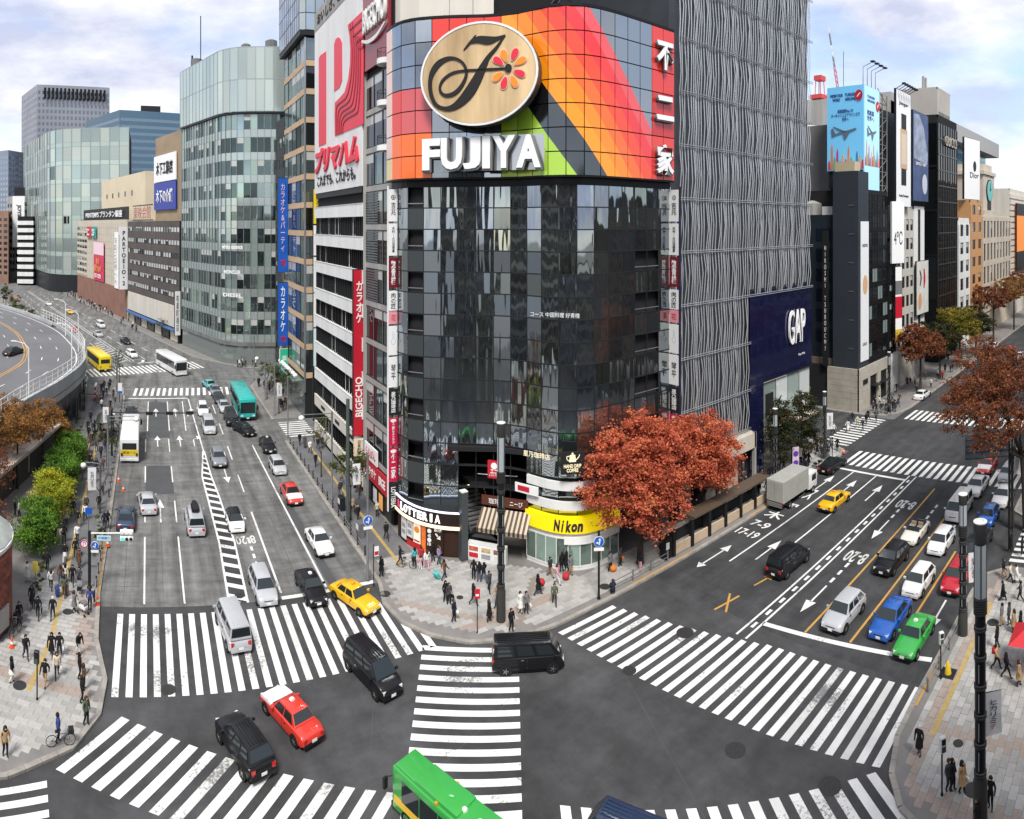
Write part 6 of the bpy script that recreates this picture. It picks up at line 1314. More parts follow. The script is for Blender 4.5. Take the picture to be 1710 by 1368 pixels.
def car(kind,col,loc,heading,label,cat='car',group='cars in the streets',col2=None,rooflamp=None,roofbox=False,name=None,two=None):
    L_,W,zb,zr,zh,zd,xf0,xf1,xr1,xr0,zl,rh=CT[kind];hw=W/2;p=PM_(col);hl=L_/2
    t=thing(name or{'taxi':'taxi','van':'delivery_van','minivan':'minivan','suv':'sport_utility_car','open':'open_top_car','hatch':'hatchback_car','mini':'small_car','wagon':'estate_car'}.get(kind,'sedan_car'),label,cat,(*loc,0.012),heading,group)
    def sec(x,wf,z0,z1,z2):
        w_=hw*wf;zm=(z0+z1)/2
        h=[(w_*.80,z0),(w_*.97,z0+.10),(w_,zm-.05),(w_*.995,zm+.12),(w_*.955,z1-.05),(w_*.88,z1),(w_*.45,z2)]
        return[(x,-y,z)for y,z in h[::-1]]+[(x,y,z)for y,z in h]
    S=[sec(-hl,.86,zl+.18,zd*.60,zd*.62),sec(-hl+.07,.92,zl+.08,zd*.82,zd*.85),sec(-hl+.25,.97,zl,zd*.96,zd)]
    S+=[sec(min(xr0,-hl+.5),1,zl,max(zd*.98,zb-.02),max(zd,zb))]+[sec((xr0+xf0)/2,1,zl,zb,zb+.01),sec(xf0-.05,1,zl,zb-.01,zb+.01),sec(xf0+(hl-xf0)*.35,.985,zl,zh-.02,zh+.03),sec(hl-.28 if hl-xf0>.6 else hl-.16,.95,zl,zh*.88,zh*.93),sec(hl-.08,.88,zl+.06,zh*.74,zh*.78),sec(hl,.78,zl+.14,zh*.55,zh*.57)]
    S=[s for i,s in enumerate(S)if i==0 or s[0][0]>S[i-1][0][0]+.01]
    body=obj('body',loft(B(),S),p,t,smooth=38)
    # cabin
    wb,wt=hw*.90,hw*rh/.86*.92
    def gsec(x,ztop,wtop):return[(x,-wb,zb-.04),(x,-wtop,ztop-.05),(x,-wtop*.80,ztop),(x,wtop*.80,ztop),(x,wtop,ztop-.05),(x,wb,zb-.04)]
    cabin=obj('cabin',loft(B(),[gsec(xr0,zb+.04,wb*.97),gsec(xr1,zr-.03,wt),gsec((xr1+xf1)/2,zr,wt),gsec(xf1,zr-.03,wt),gsec(xf0,zb+.02,wb*.97)]),PM_(two)if two else p,t,smooth=38)if kind!='open' else None
    q=lambda b,a:b.add(a,[(0,1,2,3)])
    def lerp(a,b,k):return tuple(a[i]+(b[i]-a[i])*k for i in range(3))
    def pane(nm,c4,out):
        c=[tuple(v[i]+out[i]for i in range(3))for v in c4];c2=[tuple(v[i]-out[i]*.5 for i in range(3))for v in c4]
        return obj(nm,B().add(c+c2,[(0,1,2,3),(7,6,5,4),(0,4,5,1),(1,5,6,2),(2,6,7,3),(3,7,4,0)]),M_cglass,t)
    f0,f1=[(xf0,s*wb*.93,zb+.02)for s in(-1,1)],[(xf1,s*wt*.93,zr-.05)for s in(-1,1)]
    pane('windscreen',[lerp(f0[0],f1[0],.05),lerp(f0[1],f1[1],.05),lerp(f0[1],f1[1],.93),lerp(f0[0],f1[0],.93)],(.02,0,.02))
    if kind!='open':
        r0,r1=[(xr0,s*wb*.90,zb+.04)for s in(-1,1)],[(xr1,s*wt*.9,zr-.05)for s in(-1,1)]
        pane('rear_window',[lerp(r0[1],r1[1],.12),lerp(r0[0],r1[0],.12),lerp(r0[0],r1[0],.9),lerp(r0[1],r1[1],.9)],(-.02,0,.02))
        n=3 if kind in('minivan','van','suv','wagon')else 2
        for s in(-1,1):
            for k in range(n):
                a,b=k/n,(k+1)/n;bx=lambda u,h:(xr0+.16+(xf0-xr0-.34)*u)*(1-h)+(xr1+.08+(xf1-xr1-.12)*u)*h;yy=lambda h:s*(wb+(wt-wb)*h)
                c4=[(bx(a+.03,.1),yy(.1),0),(bx(b-.03,.1),yy(.1),0),(bx(b-.03,.84),yy(.84),0),(bx(a+.03,.84),yy(.84),0)]
                zz=[zb+(zr-.05-zb)*h for h in(.1,.1,.84,.84)];c4=[(c[0],c[1],z)for c,z in zip(c4,zz)]
                pane('side_window',c4 if s<0 else c4[::-1],(0,s*.014,.004))
        for x0 in(-.02,):
            for s in(-1,1):obj('door_line',B().box((xr0+xf0)/2-.01,(xr0+xf0)/2+.01,s*hw*.985-.008,s*hw*.985+.012,zl+.2,zb-.08).box((xr0+xf0)/2-.38,(xr0+xf0)/2-.2,s*hw-.015,s*hw+.02,zb-.2,zb-.16),M_trim if col!='black' else M_chr,t)
    else:
        obj('cockpit',B().box(xr1,xf1-.05,-.62,.62,.82,.93),M_trim,t)
        for s in(-1,1):obj('seat',B().box(-.6,-.42,s*.35-.24,s*.35+.24,.85,1.25).box(-.42,.05,s*.35-.24,s*.35+.24,.85,.98),mat('seat_tan',(.35,.28,.2),.7),t)
        obj('soft_top',B().box(xr0,xr1+.05,-.6,.6,.9,1.08),M_trim,t)
    # lamps, grille, bumpers, plates, mirrors
    fx=hl-.06
    for s in(-1,1):
        obj('headlight',B().obox((fx-.1,s*hw*.64,zh*.60),.2,hw*.36,zh*.17,s*R(-16)),M_lamp,t);obj('tail_lamp',B().obox((-hl+.06,s*hw*.70,zd*.62),.12,hw*.26,zd*.22,s*R(10)),M_tail,t)
        obj('mirror',B().obox((xf0-.35,s*(hw+.10),zb-.02),.12,.2,.14),p,t)
    obj('grille',B().box(fx-.06,hl-.01,-hw*.42,hw*.42,zh*.46,zh*.66),M_chr if kind=='taxi' else M_trim,t);obj('front_bumper',B().obox((hl-.10,0,zl+.06),.26,W*.82,.18),M_trim if kind in('taxi','suv')else p,t);obj('rear_bumper',B().obox((-hl+.10,0,zl+.08),.26,W*.84,.2),M_trim if kind in('taxi','suv')else p,t)
    obj('number_plate',B().box(hl+.03,hl+.05,-.17,.17,zl+.14,zl+.31),M_plate,t);obj('number_plate',B().box(-hl-.05,-hl-.03,-.17,.17,zl+.24,zl+.40),M_plate,t)
    r=.30 if kind in('taxi','hatch','mini','open','wagon')else .33
    add_wheels(t,(hl-(.82 if kind not in('van','minivan')else .78),-hl+.86),hw,r)
    for x in(hl-(.82 if kind not in('van','minivan')else .78),-hl+.86):
        for s in(-1,1):obj('wheel_arch',B().lathe([(r+.09,-.01),(r+.09,.012),(r+.02,.012)],18,(0,0,0)),M_trim,t,(x,s*(hw-.012),r+.02)).rotation_euler=(R(-90*s),0,0)
    obj('underbody',B().box(-hl+.3,hl-.3,-hw*.82,hw*.82,.14,zl+.1),M_trim,t)
    if col2:obj('bonnet_panel',loft(B(),[sec(xf0+.02,.985,zb-.13,zb,zb+.022),sec(xf0+(hl-xf0)*.35,.97,zh-.13,zh-.012,zh+.042),sec(hl-.26,.935,zh*.78,zh*.89,zh*.945)]),PM_(col2),t,smooth=38)
    if rooflamp:
        g=B();ellipse(g,0,0,.16,.09,-.1,.1,12);obj('roof_lamp',g,M_wsign if rooflamp=='w' else M_amber,t,(-.15,0,zr+.07),R(90))
    if roofbox:obj('roof_box',loft(B(),[[(x,y*k,z)for y,z in((-.38,zr+.08),(-.4,zr+.22),(-.3,zr+.38),(.3,zr+.38),(.4,zr+.22),(.38,zr+.08))]for x,k in((-1.2,.7),(-1.0,1),(.3,1),(.9,.55))]),M_trim,t,smooth=40)
    if kind in('van','minivan','suv'):
        for k in range(-2,3):obj('roof_rib',B().box(xr1+.15,xf1-.1,k*wt*.3-.02,k*wt*.3+.02,zr-.01,zr+.014),p,t)
    return t
def bev(b,w_,seg=2):
    bm=bmesh.new();vs=[bm.verts.new(v)for v in b.v]
    for f in b.f:
        try:bm.faces.new([vs[i]for i in f])
        except ValueError:pass
    bmesh.ops.bevel(bm,geom=[e for e in bm.edges],offset=w_,segments=seg,affect='EDGES',profile=.6)
    o=B();bm.verts.index_update();o.v=[tuple(v.co)for v in bm.verts];o.f=[tuple(v.index for v in f.verts)for f in bm.faces];o.m=[0]*len(o.f);bm.free();return o
def bus(col,loc,heading,label,L_=11.0,W=2.5,Hh=3.3,roofcol=None,band=None,group='cars in the streets',lamps=False,rearband=False,zr_=.45):
    t=thing('bus',label,'bus',(*loc,.012),heading,group);hl,hw=L_/2,W/2;p=PM_(col)
    obj('body',bev(B().box(-hl,hl,-hw,hw,.34,Hh),.16,3),p,t,smooth=50)
    obj('roof',bev(B().box(-hl+.12,hl-.15,-hw+.1,hw-.1,Hh-.12,Hh+.1),.08),PM_(roofcol or col),t,smooth=50)
    if band:obj('side_band',B().box(-hl+.2,hl-.2,-hw-.012,hw+.012,.75,1.15),PM_(band)if band in PT else mat('band_orange',(.78,.50,.04),.4),t)
    n=int(L_/1.5)
    for s in(-1,1):
        for k in range(n):
            x0=-hl+.5+k*(L_-1.2)/n;obj('side_window',B().box(x0,x0+(L_-1.2)/n-.07,s*hw-.02,s*hw+.02,Hh*zr_,Hh*.86),M_cglass,t)
    obj('windscreen',B().box(hl-.03,hl+.02,-hw*.88,hw*.88,Hh*.36,Hh*.84),M_cglass,t);obj('rear_window',B().box(-hl-.02,-hl+.03,-hw*.75,hw*.75,Hh*.56,Hh*.82),M_cglass,t)
    for s in(-1,1):
        obj('headlight',B().box(hl-.02,hl+.03,s*hw*.72-.18,s*hw*.72+.18,.72,.95),M_lamp,t);obj('tail_lamp',B().box(-hl-.03,-hl+.02,s*hw*.78-.12,s*hw*.78+.12,.9,1.3),M_tail,t);obj('mirror',B().tube([(hl-.05,s*hw*.95,Hh*.78),(hl+.3,s*(hw+.2),Hh*.72)],.03,4).box(hl+.2,hl+.34,s*(hw+.2)-.12,s*(hw+.2)+.12,Hh*.5,Hh*.72),M_trim,t)
    if rearband:
        o=obj('rear_advert',B().box(-hl-.03,-hl,-hw*.9,hw*.9,1.0,1.7),mat('advert_yellow',(.75,.55,.03),.5),t);me=fit(text_mesh('都営バス',1,M_ink,.01),1.6,.35);obj('lettering',me,None,o,(-hl-.04,0,1.38),FX)
    [obj('bumper',B().box(x_,x_+.16,-hw*.96,hw*.96,.34,.62),M_trim if col!='white' else p,t)for x_ in(hl-.1,-hl-.06)];obj('number_plate',B().box(-hl-.08,-hl-.06,-.2,.2,.42,.58),M_plate,t);obj('number_plate',B().box(hl+.07,hl+.09,-.2,.2,.42,.58),M_plate,t)
    add_wheels(t,(hl-1.9 if L_>8 else hl-1.1,-hl+2.3 if L_>8 else-hl+1.5),hw,.46 if L_>8 else .4,.28)
    if lamps:
        for k in range(3):obj('roof_vent',B().lathe([(.13,0),(.13,.1),(.06,.14)],10,(-hl+1.3+k*.95,.15,Hh+.1)),M_wpanel,t)
        for s in(-1,1):
            for k in range(2):obj('marker_lamp',B().box(-hl+1.0+k*3.4,-hl+1.14+k*3.4,s*hw*.93-.05,s*hw*.93+.05,Hh-.02,Hh+.1),M_amber,t)
        obj('roof_hatch',bev(B().box(-.6,2.2,-.7,.7,Hh+.05,Hh+.18),.06),PM_(roofcol or col),t,smooth=50)
    return t
def anc(px,py,heading,L_,end): # centre of a vehicle whose front (f) or rear (r) bumper foot shows at px, py
    x,y=G(px,py,.25);s=-1 if end=='f' else 1
    return(x+s*math.cos(heading)*L_/2,y+s*math.sin(heading)*L_/2)
def C_(kind,col,px,py,hd,end,label,**kw):return car(kind,col,anc(px,py,R(hd),CT[kind][0],end),R(hd),label,**kw)
# left street, towards the crossing
C_('wagon','silver',449,1012,-88,'f','silver estate car stopped on the crosswalk stripes next to a black taxi')
C_('taxi','black',533,1013,-88,'f','black taxi with a white roof lamp between the silver car and the yellow taxi',cat='taxi',rooflamp='w')
C_('taxi','yellow',625,1026,-68,'f','yellow taxi turning at the corner pavement beside the crosswalk',cat='taxi',rooflamp='b')
C_('taxi','white',546,930,-88,'f','white taxi waiting alone in the kerb lane behind the yellow taxi',cat='taxi',rooflamp='w')
C_('taxi','red',495,844,-89,'f','red taxi with a white bonnet in the kerb lane of the left street',cat='taxi',col2='white')
C_('hatch','silver',469,793,-90,'f','silver compact car behind the red taxi with the white bonnet')
C_('taxi','black',452,757,-90,'f','black taxi passing the side street crosswalk',cat='taxi',rooflamp='w')
C_('sedan','black',421,728,-70,'f','black sedan angled in front of the teal coach')
C_('mini','white',397,889,-89,'f','small white car with a black roof beside the striped median',two='black')
C_('suv','grey',368,781,-90,'f','grey car at the tip of the striped median')
C_('minivan','silver',351,725,-90,'f','silver minivan at the end of the middle queue')
C_('wagon','white',340,694,-92,'f','white car behind the silver minivan near the far crosswalk')
C_('minivan','black',389,711,-90,'f','black minivan beside the teal coach');C_('sedan','silver',377,689,-90,'f','silver sedan behind the black minivan in the queue');C_('sedan','dark',368,674,-90,'f','dark sedan crossing the far crosswalk in the queue');C_('sedan','grey',362,661,-90,'f','last grey sedan of the queue beyond the far crosswalk')
C_('taxi','aqua',358,651,-75,'f','pale turquoise taxi entering past the second crossing',cat='taxi')
bus('teal',anc(414,701,R(-90),11.5,'f'),R(-90),'bright teal coach in the kerb lane of the left street',11.5,2.5,3.4,zr_=.5)
# left street, away
bus('white',anc(216,771,R(90),10.5,'r'),R(90),'white city bus with a yellow advert on its back',10.5,2.4,3.1,rearband=True)
C_('sedan','black',218,699,90,'r','black sedan ahead of the white city bus');C_('sedan','silver',249,860,95,'r','silver sedan driving away over the dark road patch');C_('sedan','navy',209,888,90,'r','dark navy sedan by the left kerb next to the traffic cones');C_('minivan','silver',329,896,91,'r','silver minivan with a black roof box beside the striped median',roofbox=True)
fh_=math.degrees(math.atan2(fdir.y,fdir.x))
bus('lemon',anc(176,620,R(fh_),11,'r'),R(fh_),'yellow coach beside the elevated highway',11,2.5,3.2);bus('white',anc(303,627,R(fh_-180),11.5,'f'),R(fh_-180),'white touring coach at the far crossing before the green tower',11.5,2.5,3.3)
o=car('sedan','dark',G(22,590,7.4),R(70),'dark car driving on the elevated highway');o.location.z=7.22
# inside the crossing
def hd(a,b,z=0.0):a,b=G(*a,z),G(*b,z);return math.degrees(math.atan2(b[1]-a[1],b[0]-a[0]))
C_('van','silver',403,1091,97,'r','silver panel van driving away over the left crosswalk')
C_('minivan','black',657,1166,hd((590,1098),(655,1166)),'f','black minivan with chrome grille turning inside the crossing');C_('taxi','red',525,1245,hd((525,1245),(474,1190)),'r','red taxi with a white front bonnet seen from behind inside the crossing',cat='taxi',col2='white',rooflamp='w')
C_('suv','black',441,1302,hd((438,1292),(408,1240))+4,'r','black sport utility car seen from behind on the lower left crosswalk')
a,b,c=G(654,1270,2.55),G(697,1256,2.55),G(822,1357,2.55);gh=math.atan2(b[1]-c[1],b[0]-c[0]);a=((a[0]+b[0])/2,(a[1]+b[1])/2);bus('green',(a[0]-math.cos(gh)*3.7,a[1]-math.sin(gh)*3.7),gh,'green minibus with orange side band leaving at the bottom edge',7.6,1.62,2.5,'green','orange',lamps=True)
C_('van','black',822,1110,hd((827,1113),(930,1107)),'r','black van crossing in front of the corner pavement')
a=G(1002,1346,1.9);car('van','navy',(a[0]+.6,a[1]-1.5),R(112),'dark blue van cut off by the bottom edge beside the stripes')
# avenue, towards the crossing
for k_,c_,px,py,lb_,kw in(('taxi','green',1506,1103,'green taxi first at the avenue stop line by the kerb',dict(cat='taxi',rooflamp='w')),('sedan','blue',1466,1069,'bright blue sedan at the avenue stop line beside the green taxi',{}),('suv','silver',1386,1057,'silver crossover first in line beside the centre marks',{}),('hatch','white',1519,998,'white compact car behind the blue sedan',{}),('suv','crimson',1585,995,'crimson sport utility car behind the green taxi',{}),('suv','black',1471,961,'black sport utility car in the lane behind the silver crossover',{}),('hatch','white',1560,927,'white hatchback with kidney grille behind the white compact car',{}),('open','cream',1515,909,'pale open top sports car behind the black sport utility car',{}),('van','white',1590,872,'white van behind the white hatchback',{}),('sedan','white',1623,830,'white sedan behind the white van',{}),('mini','blue',1644,880,'small blue car behind the dark car at the near kerb',{}),('sedan','white',1667,848,'white sedan behind the small blue car',{}),('sedan','dark',1622,931,'dark car partly hidden by the lamp post behind the crimson one',{}),('taxi','red',1641,793,'red taxi with a white bonnet near the far avenue crosswalk',dict(cat='taxi',col2='white')),('hatch','silver',1676,806,'silver car beside the red taxi near the dark trees',{}),('sedan','white',1692,780,'white car on the far avenue crosswalk at the right edge',{})):
    C_(k_,c_,px,py,180+random.uniform(-1.5,1.5),'f',lb_,**kw)
C_('minivan','black',1291,965,0,'r','black minivan driving away past the bus lane lettering');C_('taxi','yellow',1376,855,0,'r','yellow taxi driving away on the avenue',cat='taxi',rooflamp='b');C_('sedan','black',1375,791,0,'r','black sedan parked ahead of the grey box truck')
tx,ty=anc(1294,850,0,7.2,'r');tk=thing('box_truck','grey box truck parked at the kerb of the avenue','truck',(tx,ty,.012))
obj('cargo_box',bev(B().box(-3.6,1.5,-1.08,1.08,.95,3.2),.03,1),mat('truck_grey',(.36,.36,.33),.5,var=.12,scale=.6),tk);obj('cab',bev(B().box(1.7,3.5,-1.0,1.0,.55,2.3),.12,2),PM_('white'),tk,smooth=50);obj('windscreen',B().box(3.47,3.52,-.85,.85,1.35,2.1),M_cglass,tk)
for s in(-1,1):obj('side_window',B().box(2.3,3.2,s*1.0-.015,s*1.0+.015,1.35,2.05),M_cglass,tk);obj('tail_lamp',B().box(-3.66,-3.6,s*.85-.12,s*.85+.12,.75,.92),M_tail,tk);obj('headlight',B().box(3.46,3.54,s*.75-.15,s*.75+.15,.75,.95),M_lamp,tk)
obj('rear_door',B().box(-3.64,-3.6,-1.0,-.02,1.05,3.05),MATS['truck_grey'],tk);obj('rear_door',B().box(-3.64,-3.6,.02,1.0,1.05,3.05),MATS['truck_grey'],tk);obj('chassis',B().box(-3.5,3.2,-.5,.5,.5,.95),M_trim,tk);obj('tail_lift',B().box(-3.72,-3.6,-.9,.9,.5,.9),M_concd,tk);add_wheels(tk,(2.6,-2.2),1.02,.38,.24)
for i,(px,py,c_,h_,e_,lb_)in enumerate(((1655,583,'white',180,'f','white car far along the avenue under the trees'),(1683,590,'crimson',180,'f','red car far along the avenue behind the red foliage'),(1700,601,'white',180,'f','second white car far along the avenue at the right edge'),(1532,668,'white',0,'r','white car in the shade of the avenue trees'))):C_('sedan',c_,px,py,h_,e_,lb_)
def twowheeler(nm,label,cat,loc,rz,frame,motor=False,basket=True):
    t=thing(nm,label,cat,(*loc,loc[2]if len(loc)>2 else .16)if len(loc)==2 else loc,rz,'two wheelers');r=.33 if not motor else .26
    for x in(-.52,.52):o=obj('wheel',B().tube([(r*math.cos(k*.3142),r*math.sin(k*.3142),0)for k in range(21)],.022 if not motor else .06,5),M_tyre,t,(x,0,r));o.rotation_euler=(R(90),0,0);g=B();[g.tube([(0,0,0),((r-.02)*math.cos(k*.7854),(r-.02)*math.sin(k*.7854),0)],.006,3)for k in range(8)];obj('spokes',g,M_chr,o)
    if motor:obj('body',bev(B().box(-.55,.1,-.16,.16,.35,.75).box(.3,.5,-.2,.2,.3,1.0).box(-.1,.35,-.15,.15,.28,.4),.05),frame,t,smooth=50);obj('seat',B().box(-.5,.05,-.14,.14,.75,.85),M_trim,t)
    else:obj('frame',B().tube([(-.52,0,r),(-.12,0,.32),(.36,0,.72),(-.18,0,.68),(-.12,0,.32)],.02,5).tube([(-.52,0,r),(-.18,0,.68)],.015,5).tube([(.52,0,r),(.38,0,.95)],.02,5),frame,t);obj('saddle',bev(B().box(-.34,-.06,-.09,.09,.82,.9),.03),M_trim,t);obj('seat_post',B().tube([(-.18,0,.66),(-.2,0,.84)],.015,5),M_chr,t)
    obj('handlebar',B().tube([(.38,0,.95),(.36,0,1.02)],.02,5).tube([(.28,-.28,1.04),(.38,-.1,1.03),(.38,.1,1.03),(.28,.28,1.04)],.016,5),M_chr,t)
    if basket and not motor:obj('basket',B().box(.45,.75,-.18,.18,.75,.98),M_trim,t)
    return t
for i,(t_,s_,c_,k_,lb_)in enumerate(((24,2.5,'white','wagon','white car behind the touring coach on the far street'),(40,6,'black','taxi','black taxi before the brown store'),(52,2,'silver','sedan','silver car far out before the brown store'),(66,6.5,'white','van','white van far out before the cream store'),(80,-6,'black','sedan','black car driving off beside the highway'),(60,-3,'crimson','hatch','red car driving off beside the highway'),(96,4,'yellow','taxi','yellow taxi far out before the cream store'),(120,1,'white','sedan','white car farthest down the street'))):p=FP(t_,s_);car(k_,c_,p,R(fh_-(180 if s_>0 else 0)),lb_)
# ================================================================== trees
def leafmat(name,cols,rough=.7):
    """Leaf colours differ from leaf to leaf and in soft patches."""
    m=bpy.data.materials.new(name);m.use_nodes=True;t=m.node_tree;p=t.nodes['Principled BSDF'];p.inputs['Roughness'].default_value=rough;p.inputs['Specular IOR Level'].default_value=.25
    ge=nn(t,'ShaderNodeNewGeometry');ns=nn(t,'ShaderNodeTexNoise');ns.inputs['Scale'].default_value=.55;ns.inputs['Detail'].default_value=3;t.links.new(ge.outputs['Position'],ns.inputs['Vector'])
    ad=nn(t,'ShaderNodeMath',operation='MULTIPLY_ADD');ad.inputs[1].default_value=.38;t.links.new(ge.outputs['Random Per Island'],ad.inputs[0])
    ml=nn(t,'ShaderNodeMath',operation='MULTIPLY_ADD');ml.inputs[1].default_value=1.5;ml.inputs[2].default_value=-.45;t.links.new(ns.outputs['Fac'],ml.inputs[0]);t.links.new(ml.outputs[0],ad.inputs[2])
    r=nn(t,'ShaderNodeValToRGB');e=r.color_ramp.elements
    for i,c in enumerate(cols):
        pos=.08+.84*i/(len(cols)-1)
        if i<2:e[i].position=pos;e[i].color=(*c,1)
        else:e.new(pos).color=(*c,1)
    t.links.new(ad.outputs[0],r.inputs[0]);t.links.new(r.outputs[0],p.inputs['Base Color'])
    tr=nn(t,'ShaderNodeBsdfTranslucent');t.links.new(r.outputs[0],tr.inputs[0]);mxs=nn(t,'ShaderNodeMixShader');mxs.inputs[0].default_value=.28
    t.links.new(p.outputs[0],mxs.inputs[1]);t.links.new(tr.outputs[0],mxs.inputs[2]);t.links.new(mxs.outputs[0],t.nodes['Material Output'].inputs[0]);return m
LM={'red':leafmat('leaves_red',[(.22,.052,.028),(.46,.105,.052),(.64,.165,.085),(.66,.27,.11)]),'dred':leafmat('leaves_dark_red',[(.045,.03,.015),(.15,.055,.026),(.28,.085,.038),(.20,.13,.045)]),
      'brown':leafmat('leaves_brown',[(.06,.035,.018),(.20,.10,.035),(.38,.18,.05),(.22,.15,.045)]),'dgreen':leafmat('leaves_dark_green',[(.010,.018,.008),(.025,.04,.014),(.05,.05,.018),(.15,.07,.02)]),
      'green':leafmat('leaves_green',[(.03,.07,.01),(.07,.16,.018),(.12,.25,.026),(.19,.30,.04)]),'lime':leafmat('leaves_lime',[(.12,.17,.02),(.26,.31,.022),(.42,.40,.026),(.55,.45,.035)]),
      'olive':leafmat('leaves_olive',[(.03,.045,.012),(.07,.09,.02),(.10,.12,.03),(.14,.12,.04)]),'ygreen':leafmat('leaves_yellow_green',[(.06,.07,.015),(.14,.14,.02),(.28,.22,.03),(.36,.24,.03)])}
M_bark=mat('bark',(.055,.045,.038),.9,var=.35,scale=4,bump=.4,bscale=20)
def leaves(blobs,n,size,seed,fill=.55,clump=.62):
    """Leaf faces gathered in many small flattened clumps spread through the blobs."""
    rg=np.random.RandomState(seed);vol=np.array([b[3]*b[4]*b[5]for b in blobs])**.7;vol=vol/vol.sum();nc=max(14,n//70);ci=rg.choice(len(blobs),nc,p=vol);bl=np.array(blobs)[ci]
    d=rg.normal(size=(nc,3));d/=np.linalg.norm(d,axis=1)[:,None];rad=1.04-fill*rg.rand(nc)**1.6;cc_=bl[:,:3]+d*bl[:,3:6]*rad[:,None];cr=clump*rg.uniform(.55,1.35,nc)*np.minimum(1,bl[:,3:6].mean(1)/1.6)
    k=rg.randint(0,nc,n);c=cc_[k]+rg.normal(size=(n,3))*cr[k][:,None]*np.array([.55,.55,.30]);c[:,2]-=.12*((c[:,:2]-cc_[k][:,:2])**2).sum(1)
    a=rg.normal(size=(n,3));a[:,2]*=.6;a/=np.linalg.norm(a,axis=1)[:,None];b=np.cross(a,rg.normal(size=(n,3)));b/=np.linalg.norm(b,axis=1)[:,None]
    s=size*rg.uniform(.55,1.4,n)[:,None];nrm=np.cross(a,b)
    v=np.stack([c-a*s*.5,c+b*s*.32+nrm*s*.1,c+a*s*.5,c-b*s*.32+nrm*s*.1],1).reshape(-1,3)
    me=bpy.data.meshes.new('crown');me.vertices.add(4*n);me.vertices.foreach_set('co',v.ravel());me.loops.add(6*n);me.polygons.add(2*n)
    i0=np.arange(n)*4;lp=np.stack([i0,i0+1,i0+2,i0,i0+2,i0+3],1).ravel().astype(np.int32);me.loops.foreach_set('vertex_index',lp);me.polygons.foreach_set('loop_start',(np.arange(2*n)*3).astype(np.int32));me.update(calc_edges=True);return me
def tree(nm,label,loc,blobs,leaf,n,size,trunk_h,tr,seed,lean=(0,0),group=None,fill=.55,twigs=14):
    """blobs: x y z rx ry rz of the leafy masses, relative to the foot."""
    t=thing(nm,label,'tree',(*loc,.14),0,group);rg=random.Random(seed);g=B();top=Vector((lean[0],lean[1],trunk_h))
    g.tube([(0,0,0),(lean[0]*.15,lean[1]*.15,.25),(lean[0]*.5,lean[1]*.5,trunk_h*.55),top[:]],[tr*1.5,tr*1.1,tr*.9,tr*.75],8)
    obj('trunk',g,M_bark,t,smooth=60);g=B()
    for b in blobs:
        c=Vector(b[:3]);mid=top.lerp(c,.5)+Vector((rg.uniform(-.4,.4),rg.uniform(-.4,.4),-.15*(c-top).length*.3))
        g.tube([(top*.97)[:],mid[:],c[:]],[tr*.55,tr*.33,tr*.12],5)
        for k in range(max(1,twigs//len(blobs))):
            d=Vector((rg.uniform(-1,1)*b[3],rg.uniform(-1,1)*b[4],rg.uniform(-.3,1)*b[5]))*.85;g.tube([mid.lerp(c,rg.uniform(.2,1))[:],(c+d*.5+Vector((0,0,.1)))[:],(c+d)[:]],[tr*.16,tr*.09,tr*.03],4)
    obj('limbs',g,M_bark,t,smooth=60)
    if n:me=leaves(blobs,n,size,seed,fill=fill);me.materials.append(LM[leaf]);obj('crown',me,None,t)
    return t
# the big red tree and its neighbour on the corner pavement
tree('zelkova_tree','large round red orange tree beside the camera shop',(39.3,40.6),[(0,.2,8.9,4.3,4.0,3.4),(-2.6,.3,7.2,3.0,2.8,2.5),(3.2,.2,7.0,2.9,2.8,2.4),(0,-1.8,5.6,3.3,2.3,2.1),(1.0,1.0,11.0,3.0,2.8,2.0),(-1.2,0,10.7,2.9,2.6,1.8),(-.4,-1.6,7.8,3.2,2.2,2.2),(3.6,-.3,9.3,2.1,2.0,1.9),(-3.4,-.2,9.2,1.9,1.9,1.7)],'red',46000,.23,3.6,.28,11,fill=.6)
tree('zelkova_tree','second red orange tree behind the large one in front of the pipes',(48.4,41.0),[(-3.4,0,8.2,2.4,2.2,2.4),(0,0,8.3,3.5,3.0,2.8),(1.8,-.2,6.6,2.6,2.4,2.2),(-2.0,0,7.2,2.8,2.6,2.5),(-.5,0,9.8,2.6,2.4,1.7),(.6,-.6,5.2,2.6,2.0,1.5),(-2.8,.2,9.4,2.2,2.2,1.7)],'red',30000,.23,3.0,.24,12,fill=.6)
# slim street trees by the navy shop
for i,(x,y,lb_)in enumerate(((62.6,41.3,'slim dark green tree with orange tips behind the grey box truck'),(66.8,40.6,'slim dark green tree with orange tips nearer the crossing by the navy shop'))):
    tree('street_tree',lb_,(x,y),[(0,0,4.6,1.5,1.5,2.2),(.2,0,6.6,1.7,1.6,2.0),(-.1,0,8.2,1.2,1.2,1.4),(.4,-.2,3.6,1.2,1.2,1.2)],'dgreen',9000,.2,2.2,.11,20+i)
tree('street_tree','thin olive tree at the side street corner of the navy shop',(76.0,46.5),[(0,0,5.0,1.3,1.3,1.8),(0,0,7.0,1.2,1.2,1.4)],'olive',1800,.3,3,.1,23)
